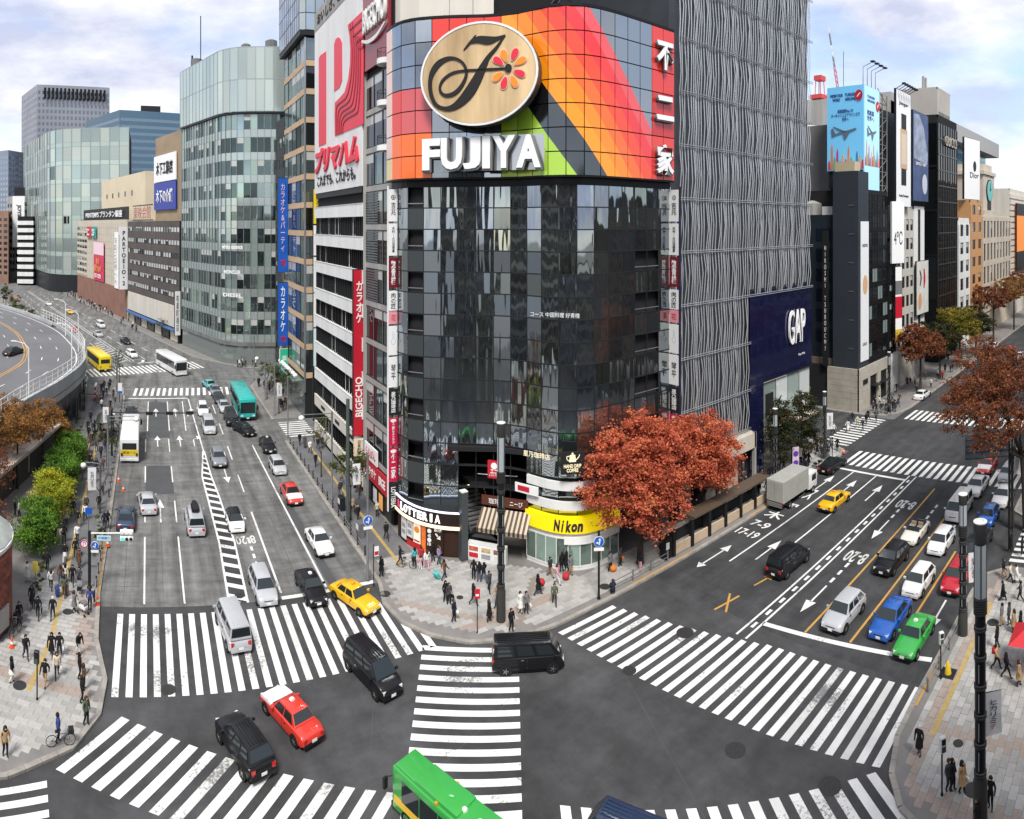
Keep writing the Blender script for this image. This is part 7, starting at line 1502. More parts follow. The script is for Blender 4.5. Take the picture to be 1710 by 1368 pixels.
# broad dark red trees at the right edge
tree('zelkova_tree','broad dark red tree with black trunk at the right edge above the sign board',(61.4,12.3),[(-2.5,2.6,14.0,4.2,3.6,2.2),(-5.4,4.4,12.6,3.2,2.8,1.6),(1.5,3.0,15.2,4.4,3.6,2.2),(3.5,-2,14.5,4.2,3.6,2.3),(-3.0,0,12.0,3.2,3.0,1.6),(0,-3,15.5,4,3.6,2.2),(-1,6,13.4,3.4,2.6,1.6),(-6.5,2.0,11.0,2.4,2.2,1.0),(3,5.0,16.2,3.4,3.0,1.8)],'dred',40000,.22,7.0,.36,31,lean=(.6,.6),fill=.85,twigs=70)
for i,(x,y,lf,h,r_,lb_)in enumerate(((106,40.4,'dred',12.6,5.2,'dark red avenue tree nearest the charcoal slab'),(117,40.6,'dgreen',11.6,4.6,'dark green avenue tree behind the nearest red one'),(128,40.0,'ygreen',13.0,5.0,'yellow green avenue tree between dark crowns'),(141,40.2,'dgreen',11.5,4.6,'shady avenue tree beyond the yellow green one'),(158,40.4,'dred',15.0,7.5,'large rust red avenue tree in front of the orange building'),(178,39.5,'brown',15.4,7.5,'brown avenue tree in front of the clock building'),(200,40,'dred',15.5,8,'far rust red avenue tree before the slatted store'),(225,38,'brown',15,8,'farthest brown avenue tree at the right edge'),(120,12.5,'ygreen',12.5,5,'olive yellow tree behind the broad dark red one'),(104,11.0,'dred',14,6,'dark red tree across the avenue beyond the far crosswalk'))):
    tree('avenue_tree',lb_,(x,y),[(0,0,h-3.2,r_*.8,r_*.8,2.6),(-r_*.5,.3,h-4.2,r_*.55,r_*.5,2.0),(r_*.5,-.2,h-4,r_*.55,r_*.5,2.0),(0,r_*.4,h-2.2,r_*.5,r_*.5,1.8),(.4,-r_*.45,h-4.4,r_*.5,r_*.45,1.8)],lf,11000,.36,h-6.5,.24,40+i,group='avenue trees')
# left pavement: bright green row, autumn trees, bare trees
for i,(x,y,lf,h,lb_)in enumerate(((-10.2,58.2,'green',4.8,'bright green tree nearest the brick police box'),(-9.7,64.0,'lime',5.0,'yellow green tree second in the leafy row'),(-9.6,70.5,'green',4.9,'bright green tree third in the leafy row'),(-9.4,77.5,'green',4.8,'bright green tree at the planter end of the leafy row'))):
    tree('camphor_tree',lb_,(x,y),[(0,0,h-1.9,1.8,3.2,1.2),(-.5,-2.0,h-2.5,1.5,1.8,1.1),(.4,2.0,h-2.3,1.5,1.8,1.1),(.5,0,h-3.3,1.6,3.0,.9),(-.6,1.0,h-1.2,1.2,1.6,.8),(.6,-1.4,h-1.4,1.1,1.4,.7)],lf,13000,.19,1.3,.13,60+i,fill=.7)
for i,(x,y,lf,h,r_,n,lb_)in enumerate(((-14.6,71,'brown',9.6,3.6,5200,'orange brown tree over the pale roof before the highway wall'),(-17.6,74,'brown',10.0,3.4,4000,'orange brown tree at the left edge under the highway'),(-12.8,77.5,'brown',8.6,2.6,3400,'orange brown tree closest to the highway wall'),(-19.5,68,'brown',10.5,3.6,4000,'orange brown tree cut by the left edge'),(-12.0,84.5,'brown',5.2,1.9,2600,'small orange tree beside the brick planter'),(-16.5,63,'dred',7.8,3.0,2600,'dark red tree at the left edge above the red stall'),(-15.0,56.5,'dred',7.0,2.8,1300,'almost bare reddish tree behind the leafy row'),(-11.8,88,'olive',3.4,1.6,1600,'dark olive bush at the foot of the highway wall'))):
    tree('autumn_tree',lb_,(x,y),[(0,0,h-1.8,r_*.8,r_*.8,1.6),(-r_*.5,.4,h-2.4,r_*.55,r_*.5,1.3),(r_*.5,-.4,h-2.6,r_*.55,r_*.5,1.3),(0,-r_*.4,h-3.2,r_*.5,r_*.5,1.1)],lf,n*2,.2,max(1.0,h-4.6),.14,70+i,fill=.8,twigs=40)
for i,(x,y,lf,h,n,lb_)in enumerate(((20.2,61.5,'olive',7.6,1500,'sparse green willow like tree on the pavement by the karaoke tower'),(20.3,73,'olive',7.0,300,'almost bare street tree near the side street crosswalk'),(20.6,99,'olive',8.0,1400,'green street tree below the tan banded building'),(20.4,108,'olive',7.5,700,'thin street tree by the blue blade signs'),(-4.9,66,'olive',6.5,0,'bare street tree by the left kerb near the traffic cones'),(-5.0,79,'olive',6.0,220,'bare street tree beside the white city bus'),(-5.2,118.5,'olive',8,0,'bare street tree in front of the yellow coach'),(-6,124,'olive',6,400,'thin tree on the corner below the highway curve'),(17.5,141,'olive',7,900,'green tree before the brown department store'),(4,168,'olive',6,500,'small tree before the louvred store base'))):
    tree('sparse_street_tree',lb_,(x,y),[(0,0,h-1.6,1.5,1.6,1.5),(-.8,.4,h-2.4,1.0,1.1,1.1),(.8,-.5,h-2.3,1.0,1.1,1.2)],lf,n,.22,h-4.2,.08,90+i,fill=.9,twigs=45)
for k in range(9):q=FP(26+k*17,-15.0-(k%2));tree('far_street_tree',('first','second','third','fourth','fifth','sixth','seventh','eighth','last')[k]+' tree of the row between highway and far street',q,[(0,0,5.6,1.9,2.0,1.7),(-.8,.5,4.6,1.3,1.3,1.2),(.8,-.6,4.8,1.3,1.4,1.2)],('olive','brown','dgreen')[k%3],700,.4,3.0,.12,140+k,fill=.9,twigs=16)
# clipped planting along the kerbs
for i,(x0,y0,x1,y1,lb_)in enumerate(((-4.9,56,-4.5,64,'low dark hedge along the left kerb by the cones'),(-4.9,84,-4.5,97,'low dark hedge beside the white city bus'),(-11.2,86,-9.9,98,'dark shrubs at the foot of the highway wall'),(14.5,147,15.5,158,'dark hedge before the brown department store'),(6,175,8,205,'long dark hedge far along the street'))):
    h=thing('hedge',lb_,'hedge',((x0+x1)/2,(y0+y1)/2,.14));k=max(3,int((y1-y0)/1.2));me=leaves([((x1-x0)*(j%2-.5)*.3,-(y1-y0)/2+(j+.5)*(y1-y0)/k,.5,.4+(x1-x0)/2,.8,.5)for j in range(k)],900,.18,120+i);me.materials.append(LM['olive']);obj('foliage',me,None,h);obj('soil_bed',B().box(-(x1-x0)/2-.2,(x1-x0)/2+.2,-(y1-y0)/2-.4,(y1-y0)/2+.4,0,.2),M_concd,h)
pl=thing('brick_planter','square brown planter at the end of the leafy row','planter',(-9.2,82.6,.14));obj('walls',B().box(-1.7,1.7,-1.2,-1.0,0,1.1).box(-1.7,1.7,1.0,1.2,0,1.1).box(-1.7,-1.5,-1.0,1.0,0,1.1).box(1.5,1.7,-1.0,1.0,0,1.1),mat('planter_brown',(.28,.2,.15),.8,var=.2,scale=1),pl);obj('soil',B().box(-1.5,1.5,-1,1,0,.8),mat('soil',(.03,.022,.015),.95),pl)
# ================================================================== people
tmp_scene=bpy.data.scenes.new('figures')
def figure(J,rad,edges,nm):
    """One continuous body grown over a posed skeleton."""
    names=list(J);ix={n:i for i,n in enumerate(names)}
    me=bpy.data.meshes.new(nm);me.from_pydata([J[n]for n in names],[(ix[a],ix[b])for a,b,_ in edges],[]);o=bpy.data.objects.new(nm,me);tmp_scene.collection.objects.link(o)
    md=o.modifiers.new('skin','SKIN');md.use_smooth_shade=True
    for n in names:
        sv_=me.skin_vertices[0].data[ix[n]];r_=rad[n];sv_.radius=r_ if isinstance(r_,tuple)else(r_,r_);sv_.use_root=n=='pelvis'
    sb=o.modifiers.new('sub','SUBSURF');sb.levels=1
    with bpy.context.temp_override(scene=tmp_scene,view_layer=tmp_scene.view_layers[0]):
        dg=bpy.context.evaluated_depsgraph_get();out=bpy.data.meshes.new_from_object(o.evaluated_get(dg))
    bpy.data.objects.remove(o);out.name='person'
    seg=[(Vector(J[a]),Vector(J[b]),m)for a,b,m in edges];mi=[]
    for p in out.polygons:
        c=p.center;best=(9,0)
        for a,b,m in seg:
            ab=b-a;k=max(0,min(1,(c-a).dot(ab)/max(1e-6,ab.length_squared)));d=(a+ab*k-c).length-(.06 if m==1 else 0)
            if d<best[0]:best=(d,m)
        mi.append(best[1])
    out.materials.clear()
    for k in range(4):out.materials.append(SKIN)
    out.polygons.foreach_set('material_index',mi);out.update()
    return out
SKIN=mat('skin',(.52,.32,.23),.6);SHOE=mat('shoe',(.02,.018,.016),.5)
# slots: 0 skin, 1 coat, 2 legs, 3 shoes
ED=[('pelvis','chest',1),('chest','neck',1),('neck','head',0),('head','crown',0),('chest','shl',1),('chest','shr',1),('shl','ell',1),('shr','elr',1),('ell','hal',1),('elr','har',1),('hal','fil',0),('har','fir',0),('pelvis','hil',2),('pelvis','hir',2),('hil','knl',2),('hir','knr',2),('knl','anl',2),('knr','anr',2),('anl','tol',3),('anr','tor',3)]
RD=dict(pelvis=(.15,.12),chest=(.17,.13),neck=.055,head=.10,crown=.085,shl=.085,shr=.085,ell=.06,elr=.06,hal=.045,har=.045,fil=.035,fir=.035,hil=.105,hir=.105,knl=.07,knr=.07,anl=.05,anr=.05,tol=.045,tor=.045)
def pose(stride=0.0,armswing=0.0,phone=False,bow=0.0,sit=False,hold=False):
    J=dict(pelvis=(0,0,.94),chest=(bow*.22,0,1.30),neck=(bow*.38,0,1.47),head=(.015+bow*.5,0,1.56),crown=(.01+bow*.55,0,1.66),shl=(bow*.3,.18,1.41),shr=(bow*.3,-.18,1.41))
    for s,k in((1,'l'),(-1,'r')):
        f=s*stride;a=-s*armswing
        J['hi'+k]=(0,s*.09,.87);J['kn'+k]=(f*.5+.04,s*.095,.49+abs(f)*.02);J['an'+k]=(f-(.12 if f<0 else 0),s*.095,.09+(.06 if f<-.1 else 0));J['to'+k]=(f+.13-(.12 if f<0 else 0),s*.11,.045)
        J['el'+k]=(a*.5-.02+bow*.3,s*.25,1.15);J['ha'+k]=(a+.08+bow*.4,s*.24,.93);J['fi'+k]=(a+.12+bow*.42,s*.235,.84)
    if phone:J['elr']=(.10,-.24,1.17);J['har']=(.30,-.12,1.30);J['fir']=(.34,-.08,1.37)
    if hold:J['ell']=(.08,.24,1.16);J['hal']=(.32,.15,1.10);J['fil']=(.40,.13,1.10);J['elr']=(.08,-.24,1.16);J['har']=(.32,-.15,1.10);J['fir']=(.40,-.13,1.10)
    if sit:
        dz=-.52
        for k in('pelvis','chest','neck','head','crown','shl','shr'):x,y,z=J[k];J[k]=(x+(z-.94)*.35,y,z+dz)
        for s,k in((1,'l'),(-1,'r')):J['hi'+k]=(0,s*.1,.36);J['kn'+k]=(.38,s*.14,.55);J['an'+k]=(.18,s*.13,.09);J['to'+k]=(.33,s*.14,.045);J['el'+k]=(.28,s*.24,.62);J['ha'+k]=(.45,s*.15,.58);J['fi'+k]=(.52,s*.12,.55)
    return J
POSE={'stand':pose(.03,.02),'walk':pose(.26,.22),'walk2':pose(-.26,.22),'phone':pose(.02,0,True),'bow':pose(.04,.05,bow=.6),'sit':pose(sit=True),'hold':pose(.2,0,hold=True)}
PMESH={k:figure(v,RD,ED,k)for k,v in POSE.items()}
bpy.data.scenes.remove(tmp_scene)
HAIR={'short':B().lathe([(.02,.115),(.07,.10),(.105,.05),(.118,-.01),(.112,-.05),(.09,-.055)],10).mesh('hair',M_trim,60),'long':B().lathe([(.02,.115),(.07,.10),(.112,.04),(.125,-.03),(.13,-.14),(.11,-.24),(.06,-.25)],10).mesh('hair',M_trim,60)}
COATM=B().lathe([(.155,.02),(.175,-.05),(.20,-.22),(.235,-.45),(.22,-.455),(.10,-.3)],12).mesh('coat_skirt',M_trim,60)
SKIRTM=B().lathe([(.15,.0),(.18,-.08),(.23,-.32),(.21,-.325),(.1,-.2)],12).mesh('skirt',M_trim,60)
BAG={'hand':bev(B().box(-.16,.16,-.05,.05,-.26,0),.02,1).tube([(-.1,0,0),(-.06,0,.14),(.06,0,.14),(.1,0,0)],.012,4).mesh('handbag',M_trim,50),'pack':bev(B().box(-.1,.1,-.15,.15,-.22,.22),.05,2).mesh('backpack',M_trim,50),'case':bev(B().box(-.16,.16,-.24,.24,.06,.72),.06,2).tube([(-.02,-.14,.7),(-.02,-.14,1.0),(-.02,.14,1.0),(-.02,.14,.7)],.015,4).mesh('suitcase',M_trim,50)}
CL={'black':(.014,.014,.016),'navy':(.016,.02,.042),'grey':(.16,.16,.17),'white':(.70,.69,.66),'cream':(.58,.50,.38),'tan':(.40,.25,.12),'brown':(.12,.06,.035),'red':(.45,.02,.03),'pink':(.65,.30,.36),'teal':(.08,.45,.45),'blue':(.025,.05,.20),'lilac':(.30,.24,.38),'green':(.08,.10,.06),'denim':(.05,.065,.11),'orange':(.60,.18,.03),'dark':(.035,.035,.04),'charcoal':(.06,.06,.065)}
def cloth(c):return mat('cloth_'+c,CL[c],.85,var=.2,scale=6)
HC=[mat('hair_black',(.012,.010,.009),.55),mat('hair_brown',(.045,.025,.015),.55)]
HGREY=mat('hair_grey',(.5,.5,.5),.6)
def dress(o,ms):
    for i,m in enumerate(ms):s=o.material_slots[i];s.link='OBJECT';s.material=m
def person(x,y,face,ps='stand',coat='black',legs='dark',hair='short',label=None,group=None,bag=None,bagcol='black',long=False,skirt=False,scale=1.0,z=.16,hairm=None,simple=False,prop=None):
    o=bpy.data.objects.new('person',PMESH[ps]);COL.objects.link(o);o.location=(x,y,z);o.rotation_euler=(0,0,face);o.scale=(scale,)*3
    tag(o,label,'person',group);dress(o,[SKIN,cloth(coat),cloth(legs),SHOE])
    if simple:return o
    J=POSE[ps];hd_=J['head']
    h=obj('hair',HAIR[hair],None,o,(hd_[0]-.05,0,hd_[2]+.045));dress(h,[hairm or HC[random.random()<.4]])
    pv=J['pelvis']
    if long:dress(obj('coat_skirt',COATM,None,o,(pv[0],0,pv[2]+.02)),[cloth(coat)])
    if skirt:dress(obj('skirt',SKIRTM,None,o,(pv[0],0,pv[2])),[cloth(legs)])
    if bag=='hand':f=J['fil'];dress(obj('handbag',BAG['hand'],None,o,(f[0],f[1]+.05,f[2]-.1)),[cloth(bagcol)])
    if bag=='pack':c=J['chest'];dress(obj('backpack',BAG['pack'],None,o,(c[0]-.2,0,c[2]-.02)),[cloth(bagcol)])
    return o
def PP(px,py,face,label,**kw):x,y=G(px,py,.16);return person(x,y,R(face),label=label,**kw)
S_,N_,E_,W_=-90,90,0,180 # facings: S towards the camera side
g1='people on the bottom left pavement'
LFT=[(43,1102,-60,dict(ps='hold',coat='black',legs='dark'),'person in black carrying a white tray near the police box'),(20,1140,0,dict(coat='black',legs='white',skirt=True,hair='long'),'person in black with a white skirt by the left manhole'),(86,1098,-90,dict(ps='walk',coat='black',hair='long',long=True),'left walker of a dark pair on the pale paving'),(99,1098,-90,dict(ps='walk2',coat='black',bag='hand',bagcol='white'),'right walker of a dark pair holding a white bag'),(75,1145,-100,dict(ps='walk',coat='black',legs='tan'),'man in black jacket and tan trousers beside the pedestrian signal'),(95,1132,-80,dict(ps='walk2',coat='cream',hair='long',bag='hand',bagcol='white'),'woman in cream jacket behind the man in tan trousers'),(131,1094,-60,dict(ps='bow',coat='black',legs='white'),'bent person in black with white trousers by the kerb'),(133,1133,20,dict(ps='stand',coat='black',legs='black'),'first person in black of the kerb queue'),(140,1152,10,dict(ps='phone',coat='brown',legs='black',hair='long'),'person in dark brown holding a phone in the kerb queue'),(137,1173,15,dict(coat='black',legs='black'),'person in black third in the kerb queue'),(144,1211,-40,dict(coat='green',legs='black'),'man in dark green jacket last at the kerb corner'),(97,1240,10,dict(coat='blue',legs='black'),'person in blue standing over a bicycle'),(9,1264,-60,dict(coat='tan',legs='black',hair='long'),'person in tan coat at the left picture edge'),
       (63,1034,-85,dict(ps='walk',coat='black',bag='hand',hair='long'),'woman in black with a black handbag crossing the pale paving'),(88,1034,-90,dict(ps='walk2',coat='black',hairm=HGREY),'grey haired man in black coat beside the tactile strip'),(53,1014,-100,dict(coat='dark',hair='long',long=True),'person in long dark coat near the brick wall'),(124,1023,0,dict(coat='grey',hair='long',long=True),'woman in long grey coat behind a pram'),(150,1018,90,dict(coat='blue',legs='navy'),'man in bright blue by the kerb post'),(32,1043,-60,dict(coat='black'),'person in black beside the notice board'),(85,985,95,dict(ps='walk',coat='white',legs='black',hair='long'),'woman in white jacket with long black hair walking away'),(101,977,90,dict(ps='walk2',coat='brown',legs='denim',hair='long'),'person with brown shawl walking away in a group'),(109,975,90,dict(ps='walk',coat='white',legs='denim',hair='long'),'person in white top at the right of the walking group'),(107,997,90,dict(ps='walk',coat='green',legs='dark'),'person in olive pulling a blue suitcase'),(121,978,-90,dict(ps='walk',coat='black'),'person in black next to the second pram'),(132,982,-90,dict(ps='hold',coat='charcoal'),'person in charcoal pushing a pram towards the crossing'),(79,955,90,dict(ps='walk',coat='black'),'lone person in black walking away by the grass strip'),(108,939,-90,dict(ps='walk2',coat='black',legs='white',skirt=True,hair='long'),'woman in black with white skirt on the dark pavement'),(126,931,-85,dict(coat='black'),'person in black under the round road signs'),(132,948,-90,dict(ps='walk',coat='brown',hair='long',long=True),'woman in long rust brown coat behind the sign pole'),(129,906,-90,dict(coat='white',ps='walk'),'person in white jacket just above the no turn sign'),(100,909,90,dict(ps='walk',coat='cream',legs='grey',bag='hand',bagcol='white'),'pale dressed walker of a pair beside the leafy row'),(107,907,90,dict(ps='walk2',coat='black'),'dark dressed walker of a pair beside the leafy row'),(92,896,-90,dict(coat='dark'),'person in dark clothes close to the green tree'),(111,873,-95,dict(ps='walk',coat='cream',hair='long',long=True),'woman in long cream coat by the yellow green tree'),(122,861,-90,dict(ps='walk2',coat='black',bag='pack',bagcol='white'),'person in black with a white backpack on the tactile strip'),(130,880,-90,dict(ps='walk',coat='black',legs='grey'),'person in black jacket and grey trousers on the tactile strip'),(142,869,-90,dict(ps='walk2',coat='white',legs='black',hair='long'),'person in white top and black trousers by the small blue sign'),(174,885,90,dict(coat='navy'),'left of two people in navy at the kerb hedge'),(180,882,90,dict(coat='black'),'right of two people at the kerb hedge next to the navy sedan'),(25,863,0,dict(coat='black'),'person in black in the small park'),(32,864,180,dict(coat='white',legs='black'),'person in white in the small park'),(46,972,-30,dict(coat='white',legs='white',long=True),'person in a long white coat beside the brick police box')]
for px,py,f,kw,lb_ in LFT:PP(px,py,f,lb_,group=g1,**kw)
g2='people on the corner pavement'
MID=[(645,902,-90,dict(coat='black',ps='walk'),'man in black by the black lettering pillar'),(637,963,-60,dict(coat='black',long=True,hair='long'),'woman in long black coat at the start of the tactile strip'),(692,946,100,dict(coat='teal',legs='black',hair='long'),'person in turquoise jacket facing the burger shop'),(703,944,90,dict(coat='red',legs='black'),'person in red at the burger shop counter'),(702,952,90,dict(coat='pink',legs='white',scale=.72),'child in pink before the burger shop'),(713,951,80,dict(coat='white',legs='pink',hair='long',ps='walk'),'person in white top and pink trousers at the burger shop'),(723,938,120,dict(coat='black'),'person in black at the burger shop door'),(733,943,-60,dict(coat='lilac',legs='denim',hair='long'),'person in lilac jacket beside the basement sign'),(742,968,10,dict(coat='brown',legs='dark',ps='walk'),'traveller in dark plum jacket with a turquoise suitcase'),(744,1006,-90,dict(coat='black',legs='black',hair='long'),'left of two people in black in the middle of the corner'),(750,1010,-80,dict(coat='charcoal',legs='black',bag='hand'),'right of two people in black in the middle of the corner'),(758,1039,-60,dict(coat='navy',legs='black',bag='hand',bagcol='white'),'person in navy with a white bag at the front of the corner'),(791,968,60,dict(coat='black',legs='black'),'person in black at the poster counter'),(800,972,90,dict(coat='black',legs='denim'),'person in black with jeans at the poster counter'),(808,973,90,dict(coat='black',legs='denim',ps='walk'),'second jeans wearer at the poster counter'),(817,989,-90,dict(coat='charcoal',legs='black',ps='walk2'),'person in charcoal walking from the poster counter'),(791,1011,-60,dict(coat='black',legs='dark',hair='long',ps='walk'),'person in black behind the small red sign pole'),(830,1014,170,dict(coat='tan',legs='dark',ps='hold'),'person in tan coat reaching out beside the lamp post'),(817,1039,-50,dict(coat='black',hair='long',long=True,bag='hand',bagcol='tan'),'woman in long black coat left of the lamp post foot'),(854,1055,-85,dict(coat='black',legs='black'),'man in open black jacket right of the lamp post foot'),(869,1025,-95,dict(coat='white',legs='white',bag='hand',bagcol='white',long=True),'person in long white coat on the corner paving'),(879,1025,-95,dict(coat='grey',legs='dark',bag='hand',bagcol='white'),'person in grey with a white bag next to the white coat'),(899,994,-30,dict(coat='black',hair='long',long=True,ps='walk'),'woman in black coat with a red bundle'),(926,1011,-120,dict(coat='green',legs='dark',ps='walk'),'man in dark green striding over the corner paving'),(919,964,-90,dict(coat='dark',legs='tan',ps='walk'),'person with tan trousers before the camera shop'),(931,976,-60,dict(coat='pink',legs='white',hair='long',ps='walk2'),'person in pale pink before the camera shop'),(953,961,-90,dict(coat='grey',legs='tan'),'person in grey near a red ball shaped bag'),(938,955,90,dict(coat='black',legs='black'),'person in black at the camera shop window'),(946,953,90,dict(coat='black',hair='long',legs='black',long=True),'person in long black coat at the camera shop window'),(1019,955,-90,dict(coat='grey',legs='black'),'person in grey with an orange bag under the red tree'),(1036,946,-60,dict(coat='charcoal',legs='black',bag='hand',bagcol='orange'),'person in charcoal with an orange handbag under the red tree'),(1069,954,0,dict(coat='black',legs='pink'),'person in black with pink trousers by the red tree trunk'),(1024,994,60,dict(coat='navy',legs='black',ps='sit'),'person in navy crouching at the kerb'),(983,948,-90,dict(coat='red',legs='white',scale=.6),'small child in red coat beside the camera shop'),(668,944,-30,dict(coat='black',legs='dark',ps='hold'),'cyclist in black pushing a bicycle past the burger shop')]
for px,py,f,kw,lb_ in MID:PP(px,py,f,lb_,group=g2,**kw)
g3='people on the right pavement'
RGT=[(1535,1262,175,dict(coat='black',legs='grey',hairm=HGREY,long=True),'person in black with a pale cap at the right kerb'),(1585,1322,-120,dict(coat='charcoal',legs='dark'),'man in charcoal left of a couple beside the pedestrian signal'),(1591,1321,-100,dict(coat='black',legs='black'),'person in black close to the man in charcoal'),(1607,1325,-110,dict(coat='tan',legs='black',bag='hand',bagcol='white',hair='long',long=True),'woman in tan coat with white bag beside the couple'),(1654,1353,180,dict(coat='black',legs='black'),'person in black behind the thick lamp post'),(1632,1392,120,dict(coat='black',legs='black'),'person in black cut off by the bottom right edge'),(1664,1118,-90,dict(coat='tan',legs='black',bag='pack',bagcol='red',ps='walk'),'person with a red backpack on the right pavement'),(1665,1083,80,dict(coat='black',legs='black'),'person in black holding a phone behind the red backpack'),(1681,1133,-70,dict(coat='black',legs='black',ps='walk2',hair='long'),'person in black walking next to the red backpack'),(1702,1146,-90,dict(coat='tan',legs='dark',hair='long',long=True),'person in tan coat near the red awning'),(1673,1045,90,dict(coat='grey',legs='tan'),'person in grey waiting at the small crosswalk'),(1685,1044,90,dict(coat='charcoal',legs='dark'),'person in charcoal waiting at the small crosswalk'),(1693,1056,90,dict(coat='tan',legs='dark',hair='long',long=True),'person in long tan coat waiting at the small crosswalk'),(1704,1059,90,dict(coat='black',legs='black',hair='long',long=True),'person in long black coat waiting at the small crosswalk'),(1676,964,-90,dict(coat='black',legs='tan',ps='walk'),'person in black with tan bag on the small crosswalk'),(1687,972,-90,dict(coat='cream',legs='dark',ps='walk2'),'person in cream on the small crosswalk'),(1698,974,-90,dict(coat='white',legs='dark',ps='walk',long=True),'person in long white coat on the small crosswalk'),(1675,1003,-90,dict(coat='black',legs='black',ps='walk',long=True),'lone person in black on the near stripes of the small crosswalk'),(1704,1003,90,dict(coat='charcoal',legs='dark',ps='walk2'),'person in charcoal at the right edge of the small crosswalk'),(1689,921,90,dict(coat='black',legs='black'),'person in black across the small crosswalk'),(1707,927,90,dict(coat='navy',legs='black'),'person in navy at the right edge across the small crosswalk')]
for px,py,f,kw,lb_ in RGT:PP(px,py,f,lb_,group=g3,z=.16 if not 960<py<1004 else .02,**kw)
def crowd(n,box,label,group,simple=True,dirs=(90,-90),pale=.2,seed=1,own=True):
    rg=random.Random(seed);put_=[]
    for k in range(n):
        for _ in range(30):
            x,y=rg.uniform(box[0],box[1]),rg.uniform(box[2],box[3])
            if all((x-a)**2+(y-b)**2>.5 for a,b in put_):break
        put_.append((x,y));c=rg.choice(('white','cream','grey','tan','red'))if rg.random()<pale else rg.choice(('black','black','dark','charcoal','navy','brown'))
        lg=rg.random()<.4;lw=rg.choice(('dark','black','denim','grey'))
        person(x,y,R(rg.choice(dirs)+rg.uniform(-15,15)),rg.choice(('walk','walk2','stand')),c,lw,rg.choice(('short','long')),label%(('long ' if lg else '')+c+' coat, '+lw),group,long=lg,simple=simple and rg.random()<.6,scale=rg.uniform(.94,1.04))
crowd(34,(-8.6,-4.9,66,98),'passer by in %s trousers between leafy row and city bus','crowd on the left pavement',seed=2)
crowd(16,(-8.4,-4.8,99,118),'passer by in %s trousers below the curved highway wall','crowd below the highway',seed=3)
crowd(14,(20.0,23.2,58,86),'passer by in %s trousers beside the white banded building','people beside the white banded building',seed=4)
crowd(14,(19.8,23.6,97,118),'passer by in %s trousers below the tan banded building','people below the tan building',seed=5)
crowd(34,(56,75,39.8,43.0),'shopper in %s trousers in front of the navy shop','shoppers by the navy shop',dirs=(0,180),seed=6)
crowd(18,(91.5,100,40.0,44.6),'passer by in %s trousers before the pale stone base','people by the pale stone base',dirs=(180,0,-90),pale=.35,seed=7)
crowd(10,(77,89,40.2,43.6),'walker in %s trousers on the side street crosswalk','people on the side street crosswalk',dirs=(0,180),seed=8)
crowd(20,(104,135,39.6,44.6),'passer by in %s trousers under the avenue trees','people under the avenue trees',dirs=(0,180),seed=9)
for k in range(46):
    rg=random.Random(900+k);t_=rg.uniform(20,118);p=LF_(t_,rg.uniform(1.0,5.0));person(p[0],p[1],R(rg.choice((110,-70))),rg.choice(('walk','walk2','stand')),(co:=rg.choice(('black','dark','charcoal','white','grey','navy'))),'dark',label='tiny %s clad passer by before the %s store'%(co,'brown' if t_<44 else 'cream'),group='far crowd before the stores',simple=True)
for k in range(10):
    rg=random.Random(70+k);person(rg.uniform(18.5,23),rg.uniform(131.8,134),R(rg.choice((0,180))),rg.choice(('walk','stand')),(co:=rg.choice(('black','white','dark','grey'))),'dark',label='tiny %s clad passer by at the foot of the green tower'%co,group='people at the green tower',simple=True)
for k in range(22):rg=random.Random(400+k);q=FP(rg.uniform(14,130),-14.5-rg.uniform(0,4));person(q[0],q[1],R(rg.choice((110,-70))),'walk',(co:=rg.choice(('black','dark','white','navy'))),'dark',label='tiny %s clad passer by under the highway side trees'%co,group='far crowd beside the highway',simple=True)
# things people have with them
def prop(nm,label,cat,px,py,me,col,rz=0,z=.16,dx=0,dy=0):x,y=G(px,py,.16);o=obj(nm,me,None,None,(x+dx,y+dy,z),R(rz));dress(o,[cloth(col)]);return tag(o,label,cat)
prop('suitcase','turquoise suitcase pulled across the corner pavement','suitcase',732,966,BAG['case'],'teal',30).rotation_euler=(0,R(28),R(200));prop('suitcase','blue suitcase on the bottom left pavement','suitcase',96,996,BAG['case'],'blue',20);prop('suitcase','dark red suitcase behind the blue one','suitcase',111,994,BAG['case'],'brown',0)
ball=B().lathe([(.05,-.3),(.24,-.22),(.32,0),(.24,.22),(.05,.3)],12).mesh('bundle',M_trim,60)
prop('red_bundle','round red bundle held beside the woman in black coat','bag',904,990,ball,'red',z=1.0);prop('red_bundle','round red bag on the paving before the camera shop','bag',945,968,ball,'red',z=.46);prop('orange_bag','orange bag on the paving under the red tree','bag',1024,954,ball,'orange',z=.44)
for px,py,rz,lb_ in((139,1026,-40,'pale pram beside the woman in the grey coat'),(133,992,-90,'dark pram pushed by the person in charcoal')):
    x,y=G(px,py,.16);t=thing('pram',lb_,'pram',(x,y,.16),R(rz));g=B()
    for k in range(6):a0,a1=R(k*30),R(k*30+30);g.add([(.3*math.cos(a0),-.22,.75+.3*math.sin(a0)),(.3*math.cos(a1),-.22,.75+.3*math.sin(a1)),(.3*math.cos(a1),.22,.75+.3*math.sin(a1)),(.3*math.cos(a0),.22,.75+.3*math.sin(a0))],[(0,1,2,3)])
    obj('hood',g,cloth('grey'),t);obj('seat',bev(B().box(-.3,.35,-.2,.2,.45,.72),.06),cloth('white' if px>135 else 'black'),t,smooth=50);obj('frame',B().tube([(-.65,0,1.0),(-.3,0,.6),(.35,0,.15)],.02,5).tube([(.3,0,.6),(-.35,0,.15)],.02,5),M_dk,t)
    for x_ in(-.35,.35):
        for s in(-1,1):obj('wheel',B().lathe([(.10,-.02),(.12,0),(.10,.02)],12),M_tyre,t,(x_,s*.22,.12)).rotation_euler=(R(90),0,0)
